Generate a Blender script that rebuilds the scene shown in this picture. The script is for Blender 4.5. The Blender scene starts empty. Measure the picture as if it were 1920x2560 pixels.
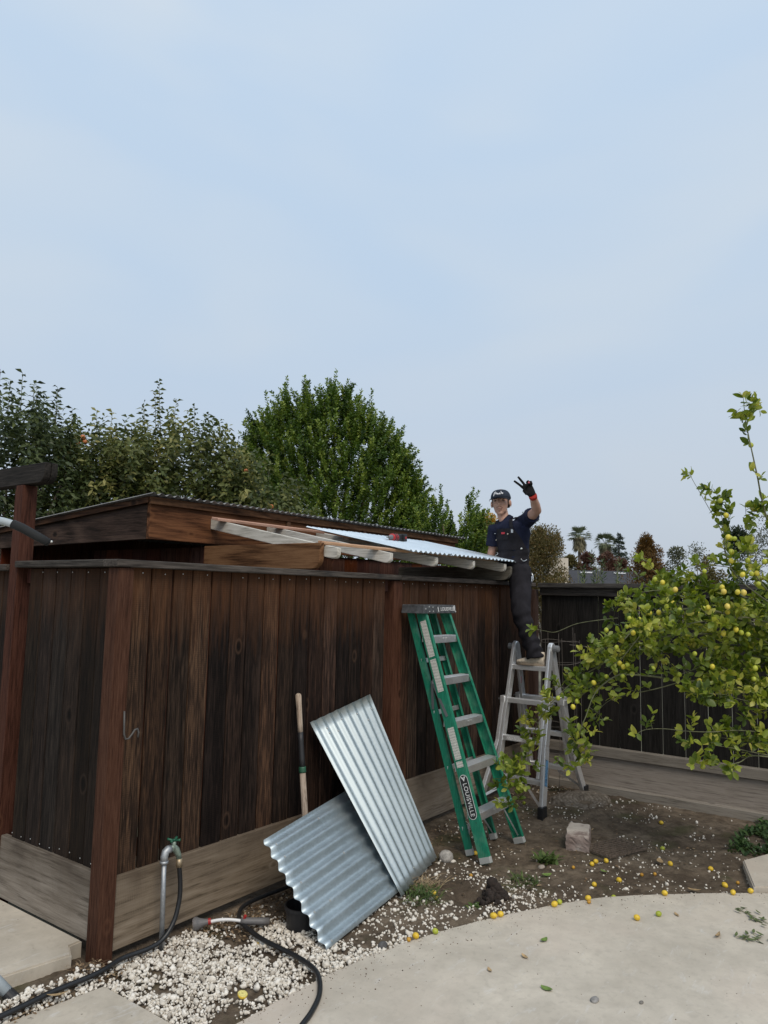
import bpy, bmesh, math, random
import numpy as np
from mathutils import Vector, Matrix
random.seed(7); RNG = np.random.default_rng(11)
S = bpy.context.scene
COL = S.collection
# ---------------------------------------------------------------- camera (x runs along the long fence, y into the shed, z up)
cam = bpy.data.cameras.new('camera'); cam_o = bpy.data.objects.new('camera', cam); COL.objects.link(cam_o)
FW = Vector((0.80063, 0.58908, 0.10943)); RT = Vector((0.59071, -0.80663, 0.02036)); UP = Vector((-0.10026, -0.04834, 0.99379))
EYE = Vector((-2.2514, -3.3022, 1.7769))
cam_o.matrix_world = Matrix(((RT.x, UP.x, -FW.x, EYE.x), (RT.y, UP.y, -FW.y, EYE.y), (RT.z, UP.z, -FW.z, EYE.z), (0, 0, 0, 1)))
cam.sensor_fit = 'VERTICAL'; cam.sensor_height = 24.0; cam.lens = 24.0 * 1869.2 / 2560
cam.clip_start = 0.05; cam.clip_end = 1500
S.camera = cam_o
# ---------------------------------------------------------------- sky and sun (thin even overcast)
SUN_EL, SUN_AZ = math.radians(48), math.radians(215)      # azimuth clockwise from +y
w = bpy.data.worlds.new('World'); S.world = w; w.use_nodes = True
nt = w.node_tree; nt.nodes.clear()
out = nt.nodes.new('ShaderNodeOutputWorld'); bg = nt.nodes.new('ShaderNodeBackground')
sky = nt.nodes.new('ShaderNodeTexSky'); sky.sky_type = 'NISHITA'; sky.sun_disc = False
sky.sun_elevation = SUN_EL; sky.sun_rotation = SUN_AZ; sky.air_density = 1.0; sky.dust_density = 4.0; sky.ozone_density = 1.5
mixw = nt.nodes.new('ShaderNodeMix'); mixw.data_type = 'RGBA'
tcw = nt.nodes.new('ShaderNodeTexCoord'); mpw = nt.nodes.new('ShaderNodeMapping'); mpw.inputs['Scale'].default_value = (1, 1, 2.6)
nzw = nt.nodes.new('ShaderNodeTexNoise'); nzw.inputs['Scale'].default_value = 2.2; nzw.inputs['Detail'].default_value = 2.5; nzw.inputs['Distortion'].default_value = 0.6
nt.links.new(tcw.outputs['Generated'], mpw.inputs['Vector']); nt.links.new(mpw.outputs['Vector'], nzw.inputs['Vector'])
rpw = nt.nodes.new('ShaderNodeValToRGB')
rpw.color_ramp.elements[0].position = 0.34; rpw.color_ramp.elements[0].color = (4.80, 5.95, 7.30, 1)
rpw.color_ramp.elements[1].position = 0.66; rpw.color_ramp.elements[1].color = (5.45, 6.28, 7.15, 1)
nt.links.new(nzw.outputs['Fac'], rpw.inputs['Fac'])
mixw.inputs['Factor'].default_value = 0.86
# an overcast sky is a little brighter overhead than near the horizon
sxw = nt.nodes.new('ShaderNodeSeparateXYZ'); nt.links.new(tcw.outputs['Generated'], sxw.inputs[0])
mrw = nt.nodes.new('ShaderNodeMapRange'); mrw.inputs['From Min'].default_value = 0.0; mrw.inputs['From Max'].default_value = 0.8; mrw.inputs['To Min'].default_value = 0.93; mrw.inputs['To Max'].default_value = 1.14
nt.links.new(sxw.outputs['Z'], mrw.inputs['Value'])
vmw = nt.nodes.new('ShaderNodeVectorMath'); vmw.operation = 'SCALE'; # thicker, greyer air low down
hzw = nt.nodes.new('ShaderNodeMapRange'); hzw.interpolation_type = 'SMOOTHSTEP'; hzw.inputs['From Min'].default_value = 0.0; hzw.inputs['From Max'].default_value = 0.42; hzw.inputs['To Min'].default_value = 0.85; hzw.inputs['To Max'].default_value = 0.0
nt.links.new(sxw.outputs['Z'], hzw.inputs['Value'])
mxh = nt.nodes.new('ShaderNodeMix'); mxh.data_type = 'RGBA'; nt.links.new(hzw.outputs['Result'], mxh.inputs['Factor']); nt.links.new(rpw.outputs['Color'], mxh.inputs['A']); mxh.inputs['B'].default_value = (5.30, 5.85, 6.65, 1)
nt.links.new(mxh.outputs['Result'], vmw.inputs[0]); nt.links.new(mrw.outputs['Result'], vmw.inputs['Scale'])
nt.links.new(sky.outputs['Color'], mixw.inputs['A']); nt.links.new(vmw.outputs['Vector'], mixw.inputs['B'])
nt.links.new(mixw.outputs['Result'], bg.inputs['Color']); bg.inputs['Strength'].default_value = 0.1
nt.links.new(bg.outputs['Background'], out.inputs['Surface'])
sun = bpy.data.lights.new('sun', 'SUN'); sun.energy = 1.5; sun.angle = math.radians(25); sun.color = (1.0, 0.89, 0.74)
sun_o = bpy.data.objects.new('sun', sun); COL.objects.link(sun_o)
sd = Vector((math.sin(SUN_AZ) * math.cos(SUN_EL), math.cos(SUN_AZ) * math.cos(SUN_EL), math.sin(SUN_EL)))
sun_o.rotation_euler = sd.to_track_quat('Z', 'Y').to_euler()
S.view_settings.view_transform = 'Standard'; S.view_settings.look = 'None'; S.view_settings.exposure = 0.22; S.view_settings.gamma = 1.0
S.view_settings.use_curve_mapping = False
try:
    S.cycles.max_bounces = 6; S.cycles.transparent_max_bounces = 4; S.cycles.use_denoising = True
except Exception: pass
# ---------------------------------------------------------------- helpers: objects
def tag(o, label=None, cat=None, group=None, kind=None):
    if label: o['label'] = label
    if cat: o['category'] = cat
    if group: o['group'] = group
    if kind: o['kind'] = kind
    return o
def thing(name, loc, label, cat, group=None, rz=0.0):
    o = bpy.data.objects.new(name, None); COL.objects.link(o); o.location = loc; o.rotation_euler = (0, 0, rz)
    o.empty_display_size = 0.05
    return tag(o, label, cat, group)
def put(name, me, parent=None, loc=(0, 0, 0), rot=None, scale=None):
    o = bpy.data.objects.new(name, me); COL.objects.link(o)
    o.parent = parent; o.location = loc
    if rot is not None: o.rotation_euler = rot
    if scale is not None: o.scale = scale
    return o
class MB:
    def __init__(s): s.v = []; s.f = []
    def add(s, vs, fs):
        b = len(s.v); s.v += [tuple(p) for p in vs]; s.f += [tuple(b + i for i in f) for f in fs]; return s
    def box(s, x0, x1, y0, y1, z0, z1, M=None):
        vs = [Vector(p) for p in ((x0,y0,z0),(x1,y0,z0),(x1,y1,z0),(x0,y1,z0),(x0,y0,z1),(x1,y0,z1),(x1,y1,z1),(x0,y1,z1))]
        if M is not None: vs = [M @ p for p in vs]
        return s.add(vs, ((0,3,2,1),(4,5,6,7),(0,1,5,4),(1,2,6,5),(2,3,7,6),(3,0,4,7)))
    def bar(s, p, q, wx, wy, up=(0, 0, 1)):
        # box beam from p to q, wx across, wy along "up"
        p = Vector(p); q = Vector(q); d = (q - p).normalized(); u = Vector(up); u = (u - d * u.dot(d)).normalized(); r = d.cross(u)
        vs = []
        for e in (p, q):
            for a, b in ((-1,-1),(1,-1),(1,1),(-1,1)): vs.append(e + r * a * wx / 2 + u * b * wy / 2)
        return s.add(vs, ((0,3,2,1),(4,5,6,7),(0,1,5,4),(1,2,6,5),(2,3,7,6),(3,0,4,7)))
    def prism(s, poly, p, q, ax, ay):
        # 2D poly (a,b) -> p + ax*a + ay*b, swept to q
        p = Vector(p); q = Vector(q); ax = Vector(ax); ay = Vector(ay); n = len(poly)
        vs = [p + ax * a + ay * b for a, b in poly] + [q + ax * a + ay * b for a, b in poly]
        fs = [tuple(range(n))[::-1], tuple(range(n, 2 * n))] + [(i, (i + 1) % n, n + (i + 1) % n, n + i) for i in range(n)]
        return s.add(vs, fs)
    def tube(s, pts, r, n=8, cap=True):
        pts = [Vector(p) for p in pts]; m = len(pts)
        rs = r if isinstance(r, (list, tuple)) else [r] * m
        vs = []; fs = []; pu = None
        for i, p in enumerate(pts):
            d = (pts[min(i + 1, m - 1)] - pts[max(i - 1, 0)])
            d = d.normalized() if d.length > 1e-9 else Vector((0, 0, 1))
            if pu is None:
                pu = Vector((0, 0, 1)) if abs(d.z) < 0.9 else Vector((1, 0, 0))
            u = pu - d * pu.dot(d); u = u.normalized() if u.length > 1e-6 else d.orthogonal().normalized()
            pu = u; v = d.cross(u)
            for k in range(n):
                a = 2 * math.pi * k / n; vs.append(p + (u * math.cos(a) + v * math.sin(a)) * rs[i])
        for i in range(m - 1):
            for k in range(n):
                k2 = (k + 1) % n; fs.append((i * n + k, i * n + k2, (i + 1) * n + k2, (i + 1) * n + k))
        if cap: fs += [tuple(range(n))[::-1], tuple(range((m - 1) * n, m * n))]
        return s.add(vs, fs)
    def lathe(s, prof, n=16, M=None):
        # profile list of (r, z)
        vs = []; fs = []; m = len(prof)
        for r, z in prof:
            for k in range(n):
                a = 2 * math.pi * k / n; p = Vector((r * math.cos(a), r * math.sin(a), z)); vs.append(M @ p if M is not None else p)
        for i in range(m - 1):
            for k in range(n):
                k2 = (k + 1) % n; fs.append((i * n + k, i * n + k2, (i + 1) * n + k2, (i + 1) * n + k))
        fs += [tuple(range(n))[::-1], tuple(range((m - 1) * n, m * n))]
        return s.add(vs, fs)
    def ball(s, c, r, sub=2, sc=(1, 1, 1), M=None):
        bm = bmesh.new(); bmesh.ops.create_icosphere(bm, subdivisions=sub, radius=1.0)
        c = Vector(c); bm.verts.index_update()
        vs = []
        for v in bm.verts:
            p = Vector((v.co.x * r * sc[0], v.co.y * r * sc[1], v.co.z * r * sc[2]))
            vs.append((M @ p if M is not None else p) + c)
        fs = [[v.index for v in f.verts] for f in bm.faces]; bm.free()
        return s.add(vs, fs)
    def mesh(s, name, mat=None, origin=(0, 0, 0), bevel=0.0, smooth=False, seg=1):
        me = bpy.data.meshes.new(name); o = Vector(origin)
        me.from_pydata([tuple(Vector(p) - o) for p in s.v], [], s.f)
        bm = bmesh.new(); bm.from_mesh(me); bmesh.ops.recalc_face_normals(bm, faces=bm.faces)
        if bevel > 0: bmesh.ops.bevel(bm, geom=list(bm.edges), offset=bevel, segments=seg, affect='EDGES', profile=0.7, clamp_overlap=True)
        bm.to_mesh(me); bm.free()
        if smooth: me.polygons.foreach_set('use_smooth', [True] * len(me.polygons))
        if mat: me.materials.append(mat)
        me.update(); return me
    def build(s, name, mat, parent=None, origin=(0, 0, 0), bevel=0.0, smooth=False, seg=1):
        # coordinates are absolute; origin is the object's own origin; parents are never rotated or scaled here
        me = s.mesh(name, mat, origin, bevel, smooth, seg)
        pl = parent_loc(parent)
        return put(name, me, parent, Vector(origin) - pl)
def parent_loc(p):
    v = Vector((0, 0, 0))
    while p is not None: v += p.location; p = p.parent
    return v
def np_mesh(name, V, Fq, mat, attr=None, smooth=False):
    # V (n,3); Fq (m,k) faces all with k corners
    me = bpy.data.meshes.new(name); n = len(V); m, k = Fq.shape
    me.vertices.add(n); me.vertices.foreach_set('co', np.ascontiguousarray(V, dtype=np.float32).ravel())
    me.loops.add(m * k); me.loops.foreach_set('vertex_index', np.ascontiguousarray(Fq, dtype=np.int32).ravel())
    me.polygons.add(m); me.polygons.foreach_set('loop_start', np.arange(0, m * k, k, dtype=np.int32))
    try: me.polygons.foreach_set('loop_total', np.full(m, k, dtype=np.int32))
    except Exception: pass
    if smooth: me.polygons.foreach_set('use_smooth', np.ones(m, dtype=bool))
    if attr is not None:
        a = me.attributes.new('rnd', 'FLOAT', 'POINT'); a.data.foreach_set('value', np.ascontiguousarray(attr, dtype=np.float32))
    me.update(calc_edges=True); me.validate()
    if mat: me.materials.append(mat)
    return me
def vnoise(x, y, seed=0):
    # smooth 2D value noise on numpy arrays
    xi = np.floor(x).astype(np.int64); yi = np.floor(y).astype(np.int64); xf = x - xi; yf = y - yi
    def h(a, b):
        n = (a * 374761393 + b * 668265263 + seed * 974634777) & 0x7fffffff
        n = ((n ^ (n >> 13)) * 1274126177) & 0x7fffffff
        return ((n ^ (n >> 16)) & 0xffff) / 65535.0
    u = xf * xf * (3 - 2 * xf); v = yf * yf * (3 - 2 * yf)
    return (h(xi, yi) * (1 - u) + h(xi + 1, yi) * u) * (1 - v) + (h(xi, yi + 1) * (1 - u) + h(xi + 1, yi + 1) * u) * v
def fbm(x, y, oct=4, seed=0):
    t = 0; a = 0.5; s = 0
    for i in range(oct):
        t = t + a * vnoise(x * 2 ** i, y * 2 ** i, seed + i); s += a; a *= 0.5
    return t / s
# ---------------------------------------------------------------- helpers: materials
class MT:
    def __init__(s, name, rough=0.7, metal=0.0, spec=0.5):
        s.m = bpy.data.materials.new(name); s.m.use_nodes = True; s.nt = s.m.node_tree
        s.b = s.nt.nodes['Principled BSDF']
        s.b.inputs['Roughness'].default_value = rough; s.b.inputs['Metallic'].default_value = metal
        s.b.inputs['Specular IOR Level'].default_value = spec
    def n(s, t, i=None, **kw):
        nd = s.nt.nodes.new('ShaderNode' + t)
        for k, v in kw.items(): setattr(nd, k, v)
        for k, v in (i or {}).items(): s.set(nd.inputs[k], v)
        return nd
    def set(s, sock, v):
        if hasattr(v, 'is_linked') or isinstance(v, bpy.types.NodeSocket): s.nt.links.new(v, sock)
        else: sock.default_value = v
    def ramp(s, fac, stops, interp='LINEAR'):
        nd = s.nt.nodes.new('ShaderNodeValToRGB'); cr = nd.color_ramp; cr.interpolation = interp
        while len(cr.elements) < len(stops): cr.elements.new(0.5)
        for e, (p, c) in zip(cr.elements, stops):
            e.position = p; e.color = (c[0], c[1], c[2], 1) if hasattr(c, '__len__') else (c, c, c, 1)
        s.nt.links.new(fac, nd.inputs['Fac']); return nd.outputs['Color']
    def mix(s, fac, a, b, blend='MIX'):
        nd = s.nt.nodes.new('ShaderNodeMix'); nd.data_type = 'RGBA'; nd.blend_type = blend
        for k, v in (('Factor', fac), ('A', a), ('B', b)):
            sock = [x for x in nd.inputs if x.name == k and (x.type == 'RGBA' if k != 'Factor' else x.type == 'VALUE')][0]
            if isinstance(v, tuple) and len(v) == 3: v = (*v, 1)
            s.set(sock, v)
        return [x for x in nd.outputs if x.type == 'RGBA'][0]
    def math(s, op, a, b=0.0, clamp=False):
        nd = s.nt.nodes.new('ShaderNodeMath'); nd.operation = op; nd.use_clamp = clamp
        s.set(nd.inputs[0], a); s.set(nd.inputs[1], b); return nd.outputs[0]
    def noise(s, vec, scale, detail=4.0, dist=0.0, rough=0.55):
        return s.n('TexNoise', {'Vector': vec, 'Scale': scale, 'Detail': detail, 'Distortion': dist, 'Roughness': rough}).outputs['Fac']
    def coord(s, kind='Object', scale=(1, 1, 1), rand=True):
        tc = s.n('TexCoord').outputs[kind]
        v = tc
        if rand:
            r = s.n('ObjectInfo').outputs['Random']
            cmb = s.n('CombineXYZ', {'X': s.math('MULTIPLY', r, 31.7), 'Y': s.math('MULTIPLY', r, 57.3), 'Z': s.math('MULTIPLY', r, 13.1)}).outputs[0]
            v = s.n('VectorMath', {0: tc, 1: cmb}, operation='ADD').outputs[0]
        return s.n('Mapping', {'Vector': v, 'Scale': scale}).outputs[0]
    def bump(s, h, strength=0.3, dist=0.01):
        b = s.n('Bump', {'Height': h, 'Strength': strength, 'Distance': dist}); s.nt.links.new(b.outputs[0], s.b.inputs['Normal'])
    def col(s, v):
        if isinstance(v, tuple) and len(v) == 3: v = (*v, 1)
        s.set(s.b.inputs['Base Color'], v); return s
    def hsv(s, c, h=0.5, sat=1.0, val=1.0):
        return s.n('HueSaturation', {'Color': c, 'Hue': h, 'Saturation': sat, 'Value': val}).outputs[0]
    def rand(s): return s.n('ObjectInfo').outputs['Random']
    def maprange(s, v, a, b, c, d):
        return s.n('MapRange', {'Value': v, 'From Min': a, 'From Max': b, 'To Min': c, 'To Max': d}).outputs[0]
# ---------------------------------------------------------------- materials
def wood(name, axis, dark, mid, light, vary=0.35, rings=0.0, rough=0.78, fine=1.0, spec=0.12, topred=None, stain=None, knots=True, sat=(.70, 1.20)):
    m = MT(name, rough, 0, spec)
    al = {'x': 0, 'y': 1, 'z': 2}[axis]
    sc = [1.0, 1.0, 1.0]; sc[al] = 0.055
    v = m.coord('Object', tuple(sc))
    g1 = m.noise(v, 95 * fine, 8, 0.35, 0.68)
    sc2 = [1.0, 1.0, 1.0]; sc2[al] = 0.22
    v2 = m.coord('Object', tuple(sc2)); g2 = m.noise(v2, 7, 4, 0.8)
    g0 = m.noise(v, 24 * fine, 4, 0.6)
    f = m.math('ADD', m.math('ADD', m.math('MULTIPLY', g1, 0.66), m.math('MULTIPLY', g0, 0.20)), m.math('MULTIPLY', g2, 0.14))
    if rings > 0:
        sc3 = [1.0, 1.0, 1.0]; sc3[al] = 0.16
        nn = m.noise(m.coord('Object', tuple(sc3)), 2.6, 1.5, 0.2)       # contour lines of a smooth field read as cathedral grain
        wv = m.math('ADD', m.math('MULTIPLY', m.math('SINE', m.math('MULTIPLY', nn, 95.0)), 0.5), 0.5)
        wv = m.math('ADD', m.math('MULTIPLY', wv, 0.6), m.math('MULTIPLY', g1, 0.5))
        f = m.math('ADD', m.math('MULTIPLY', f, 1 - rings), m.math('MULTIPLY', wv, rings))
    c = m.ramp(f, [(0.36, tuple(x * .6 for x in dark)), (0.48, mid), (0.62, light)])
    r = m.rand()
    c = m.hsv(c, m.maprange(r, 0, 1, 0.488, 0.508), m.maprange(m.math('FRACT', m.math('MULTIPLY', r, 7.31)), 0, 1, sat[0], sat[1]), m.maprange(m.math('FRACT', m.math('MULTIPLY', r, 3.77)), 0, 1, 1 - vary, 1 + vary))
    if knots:
        sk = [1.0, 1.0, 1.0]; sk[al] = 0.62
        vk = m.coord('Object', tuple(sk))
        vo = m.n('TexVoronoi', {'Vector': vk, 'Scale': 3.5, 'Randomness': 1.0}).outputs['Distance']
        k = m.ramp(vo, [(0.04, 1.0), (0.085, 0.0)])
        rg_ = m.ramp(vo, [(0.075, 0.0), (0.10, 0.55), (0.13, 0.0)])
        c = m.mix(rg_, c, light)
        c = m.mix(m.math('MULTIPLY', k, 0.85), c, (dark[0] * 0.4, dark[1] * 0.4, dark[2] * 0.4))
    tc = m.n('TexCoord').outputs['Object']; z = m.n('SeparateXYZ', {0: tc}).outputs['Z']
    if topred:      # unweathered stain kept dry under the cap rail, ragged lower edge
        zz, amt, colr = topred
        nz = m.noise(m.coord('Object', (1, 1, 0.10)), 42, 5)
        k = m.maprange(m.math('ADD', z, m.math('MULTIPLY', m.math('SUBTRACT', nz, 0.5), 0.7)), zz - 0.42, zz + .05, 0, amt)
        c = m.mix(k, c, m.mix(0.65, c, colr), 'MIX')
    if stain:       # water stains with an uneven edge
        z0, z1, colr, amt = stain
        nz = m.noise(m.coord('Object', (0.8, 0.8, 1.0)), 3.2, 5, 1.0)
        k = m.maprange(m.math('ADD', z, m.math('MULTIPLY', m.math('SUBTRACT', nz, 0.5), 0.55)), z0, z1, 0, amt)
        c = m.mix(k, c, colr)
    sw = m.n('TexWave', {'Vector': m.coord('Object'), 'Scale': 30.0, 'Distortion': 2.2, 'Detail': 2.0, 'Detail Scale': 1.5}, wave_type='BANDS', bands_direction=axis.upper()).outputs['Fac']
    swm = m.ramp(m.noise(m.coord('Object'), 5.0, 3), [(0.42, 0.0), (0.62, 0.34)])
    c = m.mix(m.math('MULTIPLY', sw, swm), c, mid)
    m.col(c)
    h = m.math('ADD', m.math('MULTIPLY', g1, 0.8), m.math('MULTIPLY', m.noise(m.coord('Object', (1, 1, 1)), 60, 3), 0.2))
    m.bump(h, 0.45, 0.004)
    return m.m
W_PLANK = wood('fence_wood', 'z', (.0055, .0036, .0028), (.0195, .0118, .0086), (.076, .044, .028), 0.68, topred=(1.50, 0.85, (.13, .055, .024)), fine=1.1)
W_PLANKC = wood('side_fence_wood', 'z', (.0045, .0034, .0028), (.0145, .0102, .0080), (.038, .026, .019), 0.45, topred=(1.52, 0.6, (.11, .048, .022)), fine=1.1)
W_BLACK = wood('dark_fence_wood', 'z', (.006, .0055, .005), (.0135, .012, .011), (.028, .025, .0225), 0.3)
W_POST = wood('post_wood', 'z', (.026, .0105, .0060), (.062, .0255, .0142), (.105, .048, .028), 0.12, fine=1.3, sat=(.95, 1.05))
W_POSTD = wood('far_post_wood', 'z', (.025, .012, .009), (.055, .026, .019), (.09, .045, .032), 0.15, fine=1.3)
W_CAPX = wood('cap_wood_x', 'x', (.022, .0185, .016), (.055, .047, .041), (.11, .095, .082), 0.15)
W_CAPY = wood('cap_wood_y', 'y', (.019, .017, .015), (.048, .042, .037), (.10, .086, .075), 0.15)
W_KICKX = wood('kickboard_wood_x', 'x', (.15, .118, .086), (.225, .182, .137), (.30, .25, .195), 0.10, rings=0.16, stain=(0.10, 0.42, (.075, .055, .040), 0.85))
W_KICKY = wood('kickboard_wood_y', 'y', (.13, .102, .075), (.20, .163, .125), (.275, .23, .182), 0.10, rings=0.18, stain=(0.14, 0.46, (.06, .046, .035), 0.8))
W_KICKB = wood('grey_kickboard_wood', 'y', (.19, .165, .14), (.25, .222, .192), (.31, .28, .245), 0.08, stain=(0.05, 0.7, (.11, .096, .082), 0.6))
W_FASC_X = wood('shed_wood_x', 'x', (.030, .013, .007), (.095, .040, .018), (.17, .075, .033), 0.2, rings=0.22)
W_FASC_Y = wood('shed_wood_y', 'y', (.014, .009, .006), (.040, .022, .014), (.085, .048, .030), 0.2, rings=0.2)
W_SHED = wood('shed_plank_wood', 'z', (.030, .009, .005), (.080, .026, .014), (.13, .050, .026), 0.3)
W_BEAM = wood('beam_wood', 'y', (.045, .020, .009), (.115, .054, .025), (.20, .105, .052), 0.1, rings=0.28)
W_BEAMG = wood('grey_beam_wood', 'y', (.06, .055, .046), (.13, .118, .10), (.2, .185, .16), 0.1)
W_WHITE = wood('white_rafter_paint', 'y', (.34, .315, .275), (.52, .49, .435), (.64, .61, .56), 0.08, knots=False, rough=0.6)
W_ORANGE = wood('new_batten_wood', 'x', (.30, .125, .060), (.46, .215, .115), (.58, .31, .18), 0.1, knots=False)
W_TAN = wood('pale_batten_wood', 'x', (.24, .13, .075), (.42, .27, .17), (.55, .40, .28), 0.1, knots=False)
W_ARBOR = wood('arbor_beam_wood', 'y', (.010, .009, .008), (.022, .020, .018), (.045, .040, .036), 0.1)
W_HANDLE = wood('tool_handle_wood', 'z', (.16, .11, .07), (.36, .28, .20), (.52, .44, .34), 0.1, knots=False)
def plain(name, c, rough=0.6, metal=0.0, spec=0.5, nscale=0, namt=0.15, bump=0):
    m = MT(name, rough, metal, spec)
    if nscale:
        v = m.coord('Object'); f = m.noise(v, nscale, 5)
        lo = tuple(x * (1 - namt) for x in c); hi = tuple(min(1, x * (1 + namt)) for x in c)
        m.col(m.ramp(f, [(0.3, lo), (0.7, hi)]))
        if bump: m.bump(f, bump, 0.004)
    else: m.col(c)
    return m.m
def galv(name, c, rough, scratch=0.25, metal=0.85):
    m = MT(name, rough, metal, 0.5)
    v = m.coord('Object'); vo = m.n('TexVoronoi', {'Vector': v, 'Scale': 90.0}).outputs['Color']
    sp = m.n('SeparateColor', {0: vo}).outputs[0]
    big = m.noise(v, 3.0, 4)
    f = m.math('ADD', m.math('MULTIPLY', sp, 0.22), m.math('MULTIPLY', big, 0.78))
    m.col(m.ramp(f, [(0.25, tuple(x * (1 - scratch) for x in c)), (0.75, tuple(min(1, x * (1 + scratch * .4)) for x in c))]))
    m.set(m.b.inputs['Roughness'], m.maprange(f, 0.2, 0.8, rough * 0.85, rough * 1.25))
    return m.m
GALV = galv('galvanised_steel', (.50, .565, .585), 0.46, 0.14)
GALV2 = galv('galvanised_steel_dull', (.52, .60, .645), 0.50, 0.16)
GALVR = galv('roof_sheet_steel', (.72, .80, .86), 0.46, 0.12)
OLDROOF = galv('old_roof_steel', (.20, .20, .20), 0.5, 0.35, 0.7)
ALU = galv('aluminium', (.86, .865, .87), 0.32, 0.12, 0.70)
ALU2 = galv('step_aluminium', (.80, .80, .81), 0.42, 0.18, 0.85)
PIPEG = galv('pipe_steel', (.42, .44, .46), 0.5, 0.3, 0.8)
TUBEG = plain('grey_powder_coat', (.36, .41, .44), 0.45)
BLACKP = plain('black_plastic', (.018, .018, .02), 0.5)
DARKR = plain('dark_rubber', (.012, .013, .015), 0.42, nscale=40, namt=0.3)
FOAM = plain('black_foam', (.011, .012, .013), 0.85)
def fibreglass():
    m = MT('green_fibreglass', 0.5, 0, 0.4)
    v = m.coord('Object', (1, 1, 0.1)); f = m.noise(v, 120, 4)
    d = m.noise(m.coord('Object'), 9, 5)
    c = m.ramp(f, [(0.3, (.006, .130, .074)), (0.7, (.016, .215, .130))])
    c = m.mix(m.ramp(d, [(0.50, 0.0), (0.75, 0.5)]), c, (.15, .30, .21))
    c = m.mix(m.ramp(m.noise(m.coord('Object'), 38, 6, .3), [(0.62, 0.0), (0.72, 0.6)]), c, (.03, .055, .04))
    m.col(c); m.bump(f, 0.15, 0.002); return m.m
GREENF = fibreglass()
def concrete(name, base, dark, pink=None):
    m = MT(name, 0.86, 0, 0.25)
    tc = m.n('TexCoord').outputs['Object']; v = m.n('Mapping', {'Vector': tc}).outputs[0]
    a = m.noise(v, 1.5, 6, 0.6, 0.62); b = m.noise(v, 9, 6, 0.2); f = m.noise(v, 140, 3)
    c = m.ramp(a, [(0.34, dark), (0.50, base), (0.66, tuple(x * 1.14 for x in base))])
    c = m.mix(m.ramp(b, [(0.35, 0.36), (0.60, 0.0)]), c, tuple(x * 0.70 for x in base))
    b2 = m.noise(v, 30, 5, 0.4)
    c = m.mix(m.ramp(b2, [(0.30, 0.30), (0.48, 0.0)]), c, tuple(x * 0.62 for x in base))
    if pink: c = m.mix(m.ramp(m.noise(v, 0.8, 3, 0.3), [(0.5, 0.0), (0.66, 0.55)]), c, pink)
    # pale lime scuffs and fine dark flecks
    sc = m.noise(m.n('Mapping', {'Vector': tc, 'Rotation': (0, 0, 0.6), 'Scale': (1, 3.2, 1)}).outputs[0], 5.0, 8, 1.2, 0.7)
    c = m.mix(m.ramp(sc, [(0.58, 0.0), (0.72, 0.55)]), c, (.66, .66, .66))
    sp = m.n('TexVoronoi', {'Vector': v, 'Scale': 13.0}).outputs['Distance']
    c = m.mix(m.ramp(sp, [(0.035, 0.7), (0.075, 0.0)]), c, (.10, .08, .06))
    c = m.mix(m.math('MULTIPLY', f, 0.22), c, tuple(x * 0.6 for x in base))
    m.col(c); m.bump(m.math('ADD', m.math('MULTIPLY', f, 0.4), b), 0.18, 0.004); return m.m
CONC = concrete('patio_concrete', (.55, .497, .418), (.46, .412, .342), (.57, .485, .408))
CONC2 = concrete('slab_concrete', (.51, .455, .375), (.38, .335, .27))
def soil():
    m = MT('garden_soil', 0.95, 0, 0.15)
    tc = m.n('TexCoord').outputs['Object']; v = m.n('Mapping', {'Vector': tc}).outputs[0]
    a = m.noise(v, 1.6, 6, 0.5, 0.6); b = m.noise(v, 16, 7, 0.3, 0.65); d = m.noise(v, 90, 4)
    c = m.ramp(a, [(0.30, (.068, .051, .037)), (0.5, (.140, .108, .078)), (0.70, (.23, .185, .138))])
    c = m.mix(m.ramp(b, [(0.34, 0.75), (0.6, 0.0)]), c, (.046, .034, .024))
    c = m.mix(m.ramp(m.noise(v, 2.3, 4, 0.4), [(0.56, 0.0), (0.68, 0.6)]), c, (.066, .068, .030))
    sp = m.n('TexVoronoi', {'Vector': v, 'Scale': 55.0}).outputs['Distance']
    c = m.mix(m.ramp(sp, [(0.05, 0.6), (0.12, 0.0)]), c, (.30, .26, .20))
    m.col(c); m.bump(m.math('ADD', b, m.math('MULTIPLY', d, 0.5)), 0.9, 0.012); return m.m
SOIL = soil()
def attr_col(m, stops): return m.ramp(m.n('Attribute', attribute_name='rnd').outputs['Fac'], stops)
def pebble():
    m = MT('white_pebble', 0.75, 0, 0.3)
    c = attr_col(m, [(0.0, (.13, .11, .09)), (0.18, (.34, .30, .25)), (0.5, (.63, .58, .50)), (1.0, (.82, .78, .71))])
    n = m.noise(m.coord('Object', rand=False), 130, 4)
    m.col(m.mix(m.ramp(n, [(0.45, 0.0), (0.75, 0.4)]), c, (.38, .33, .27))); m.bump(n, 0.3, 0.003); return m.m
PEB = pebble()
def foliage(name, stops, rough=0.55, trans=0.25, spec=0.35, vein=False):
    m = MT(name, rough, 0, spec)
    c = attr_col(m, stops)
    m.col(c)
    # a leaf lets part of the light through
    tr = m.n('BsdfTranslucent', {'Color': m.hsv(c, 0.49, 1.1, 1.35)})
    mx = m.n('MixShader', {0: trans, 1: m.b.outputs[0], 2: tr.outputs[0]})
    out = [x for x in m.nt.nodes if x.type == 'OUTPUT_MATERIAL'][0]
    m.nt.links.new(mx.outputs[0], out.inputs['Surface']); return m.m
BARK = plain('bark', (.11, .085, .065), 0.9, nscale=30, namt=0.5, bump=0.6)
BARKG = plain('green_bark', (.13, .135, .07), 0.8, nscale=30, namt=0.35)
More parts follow.
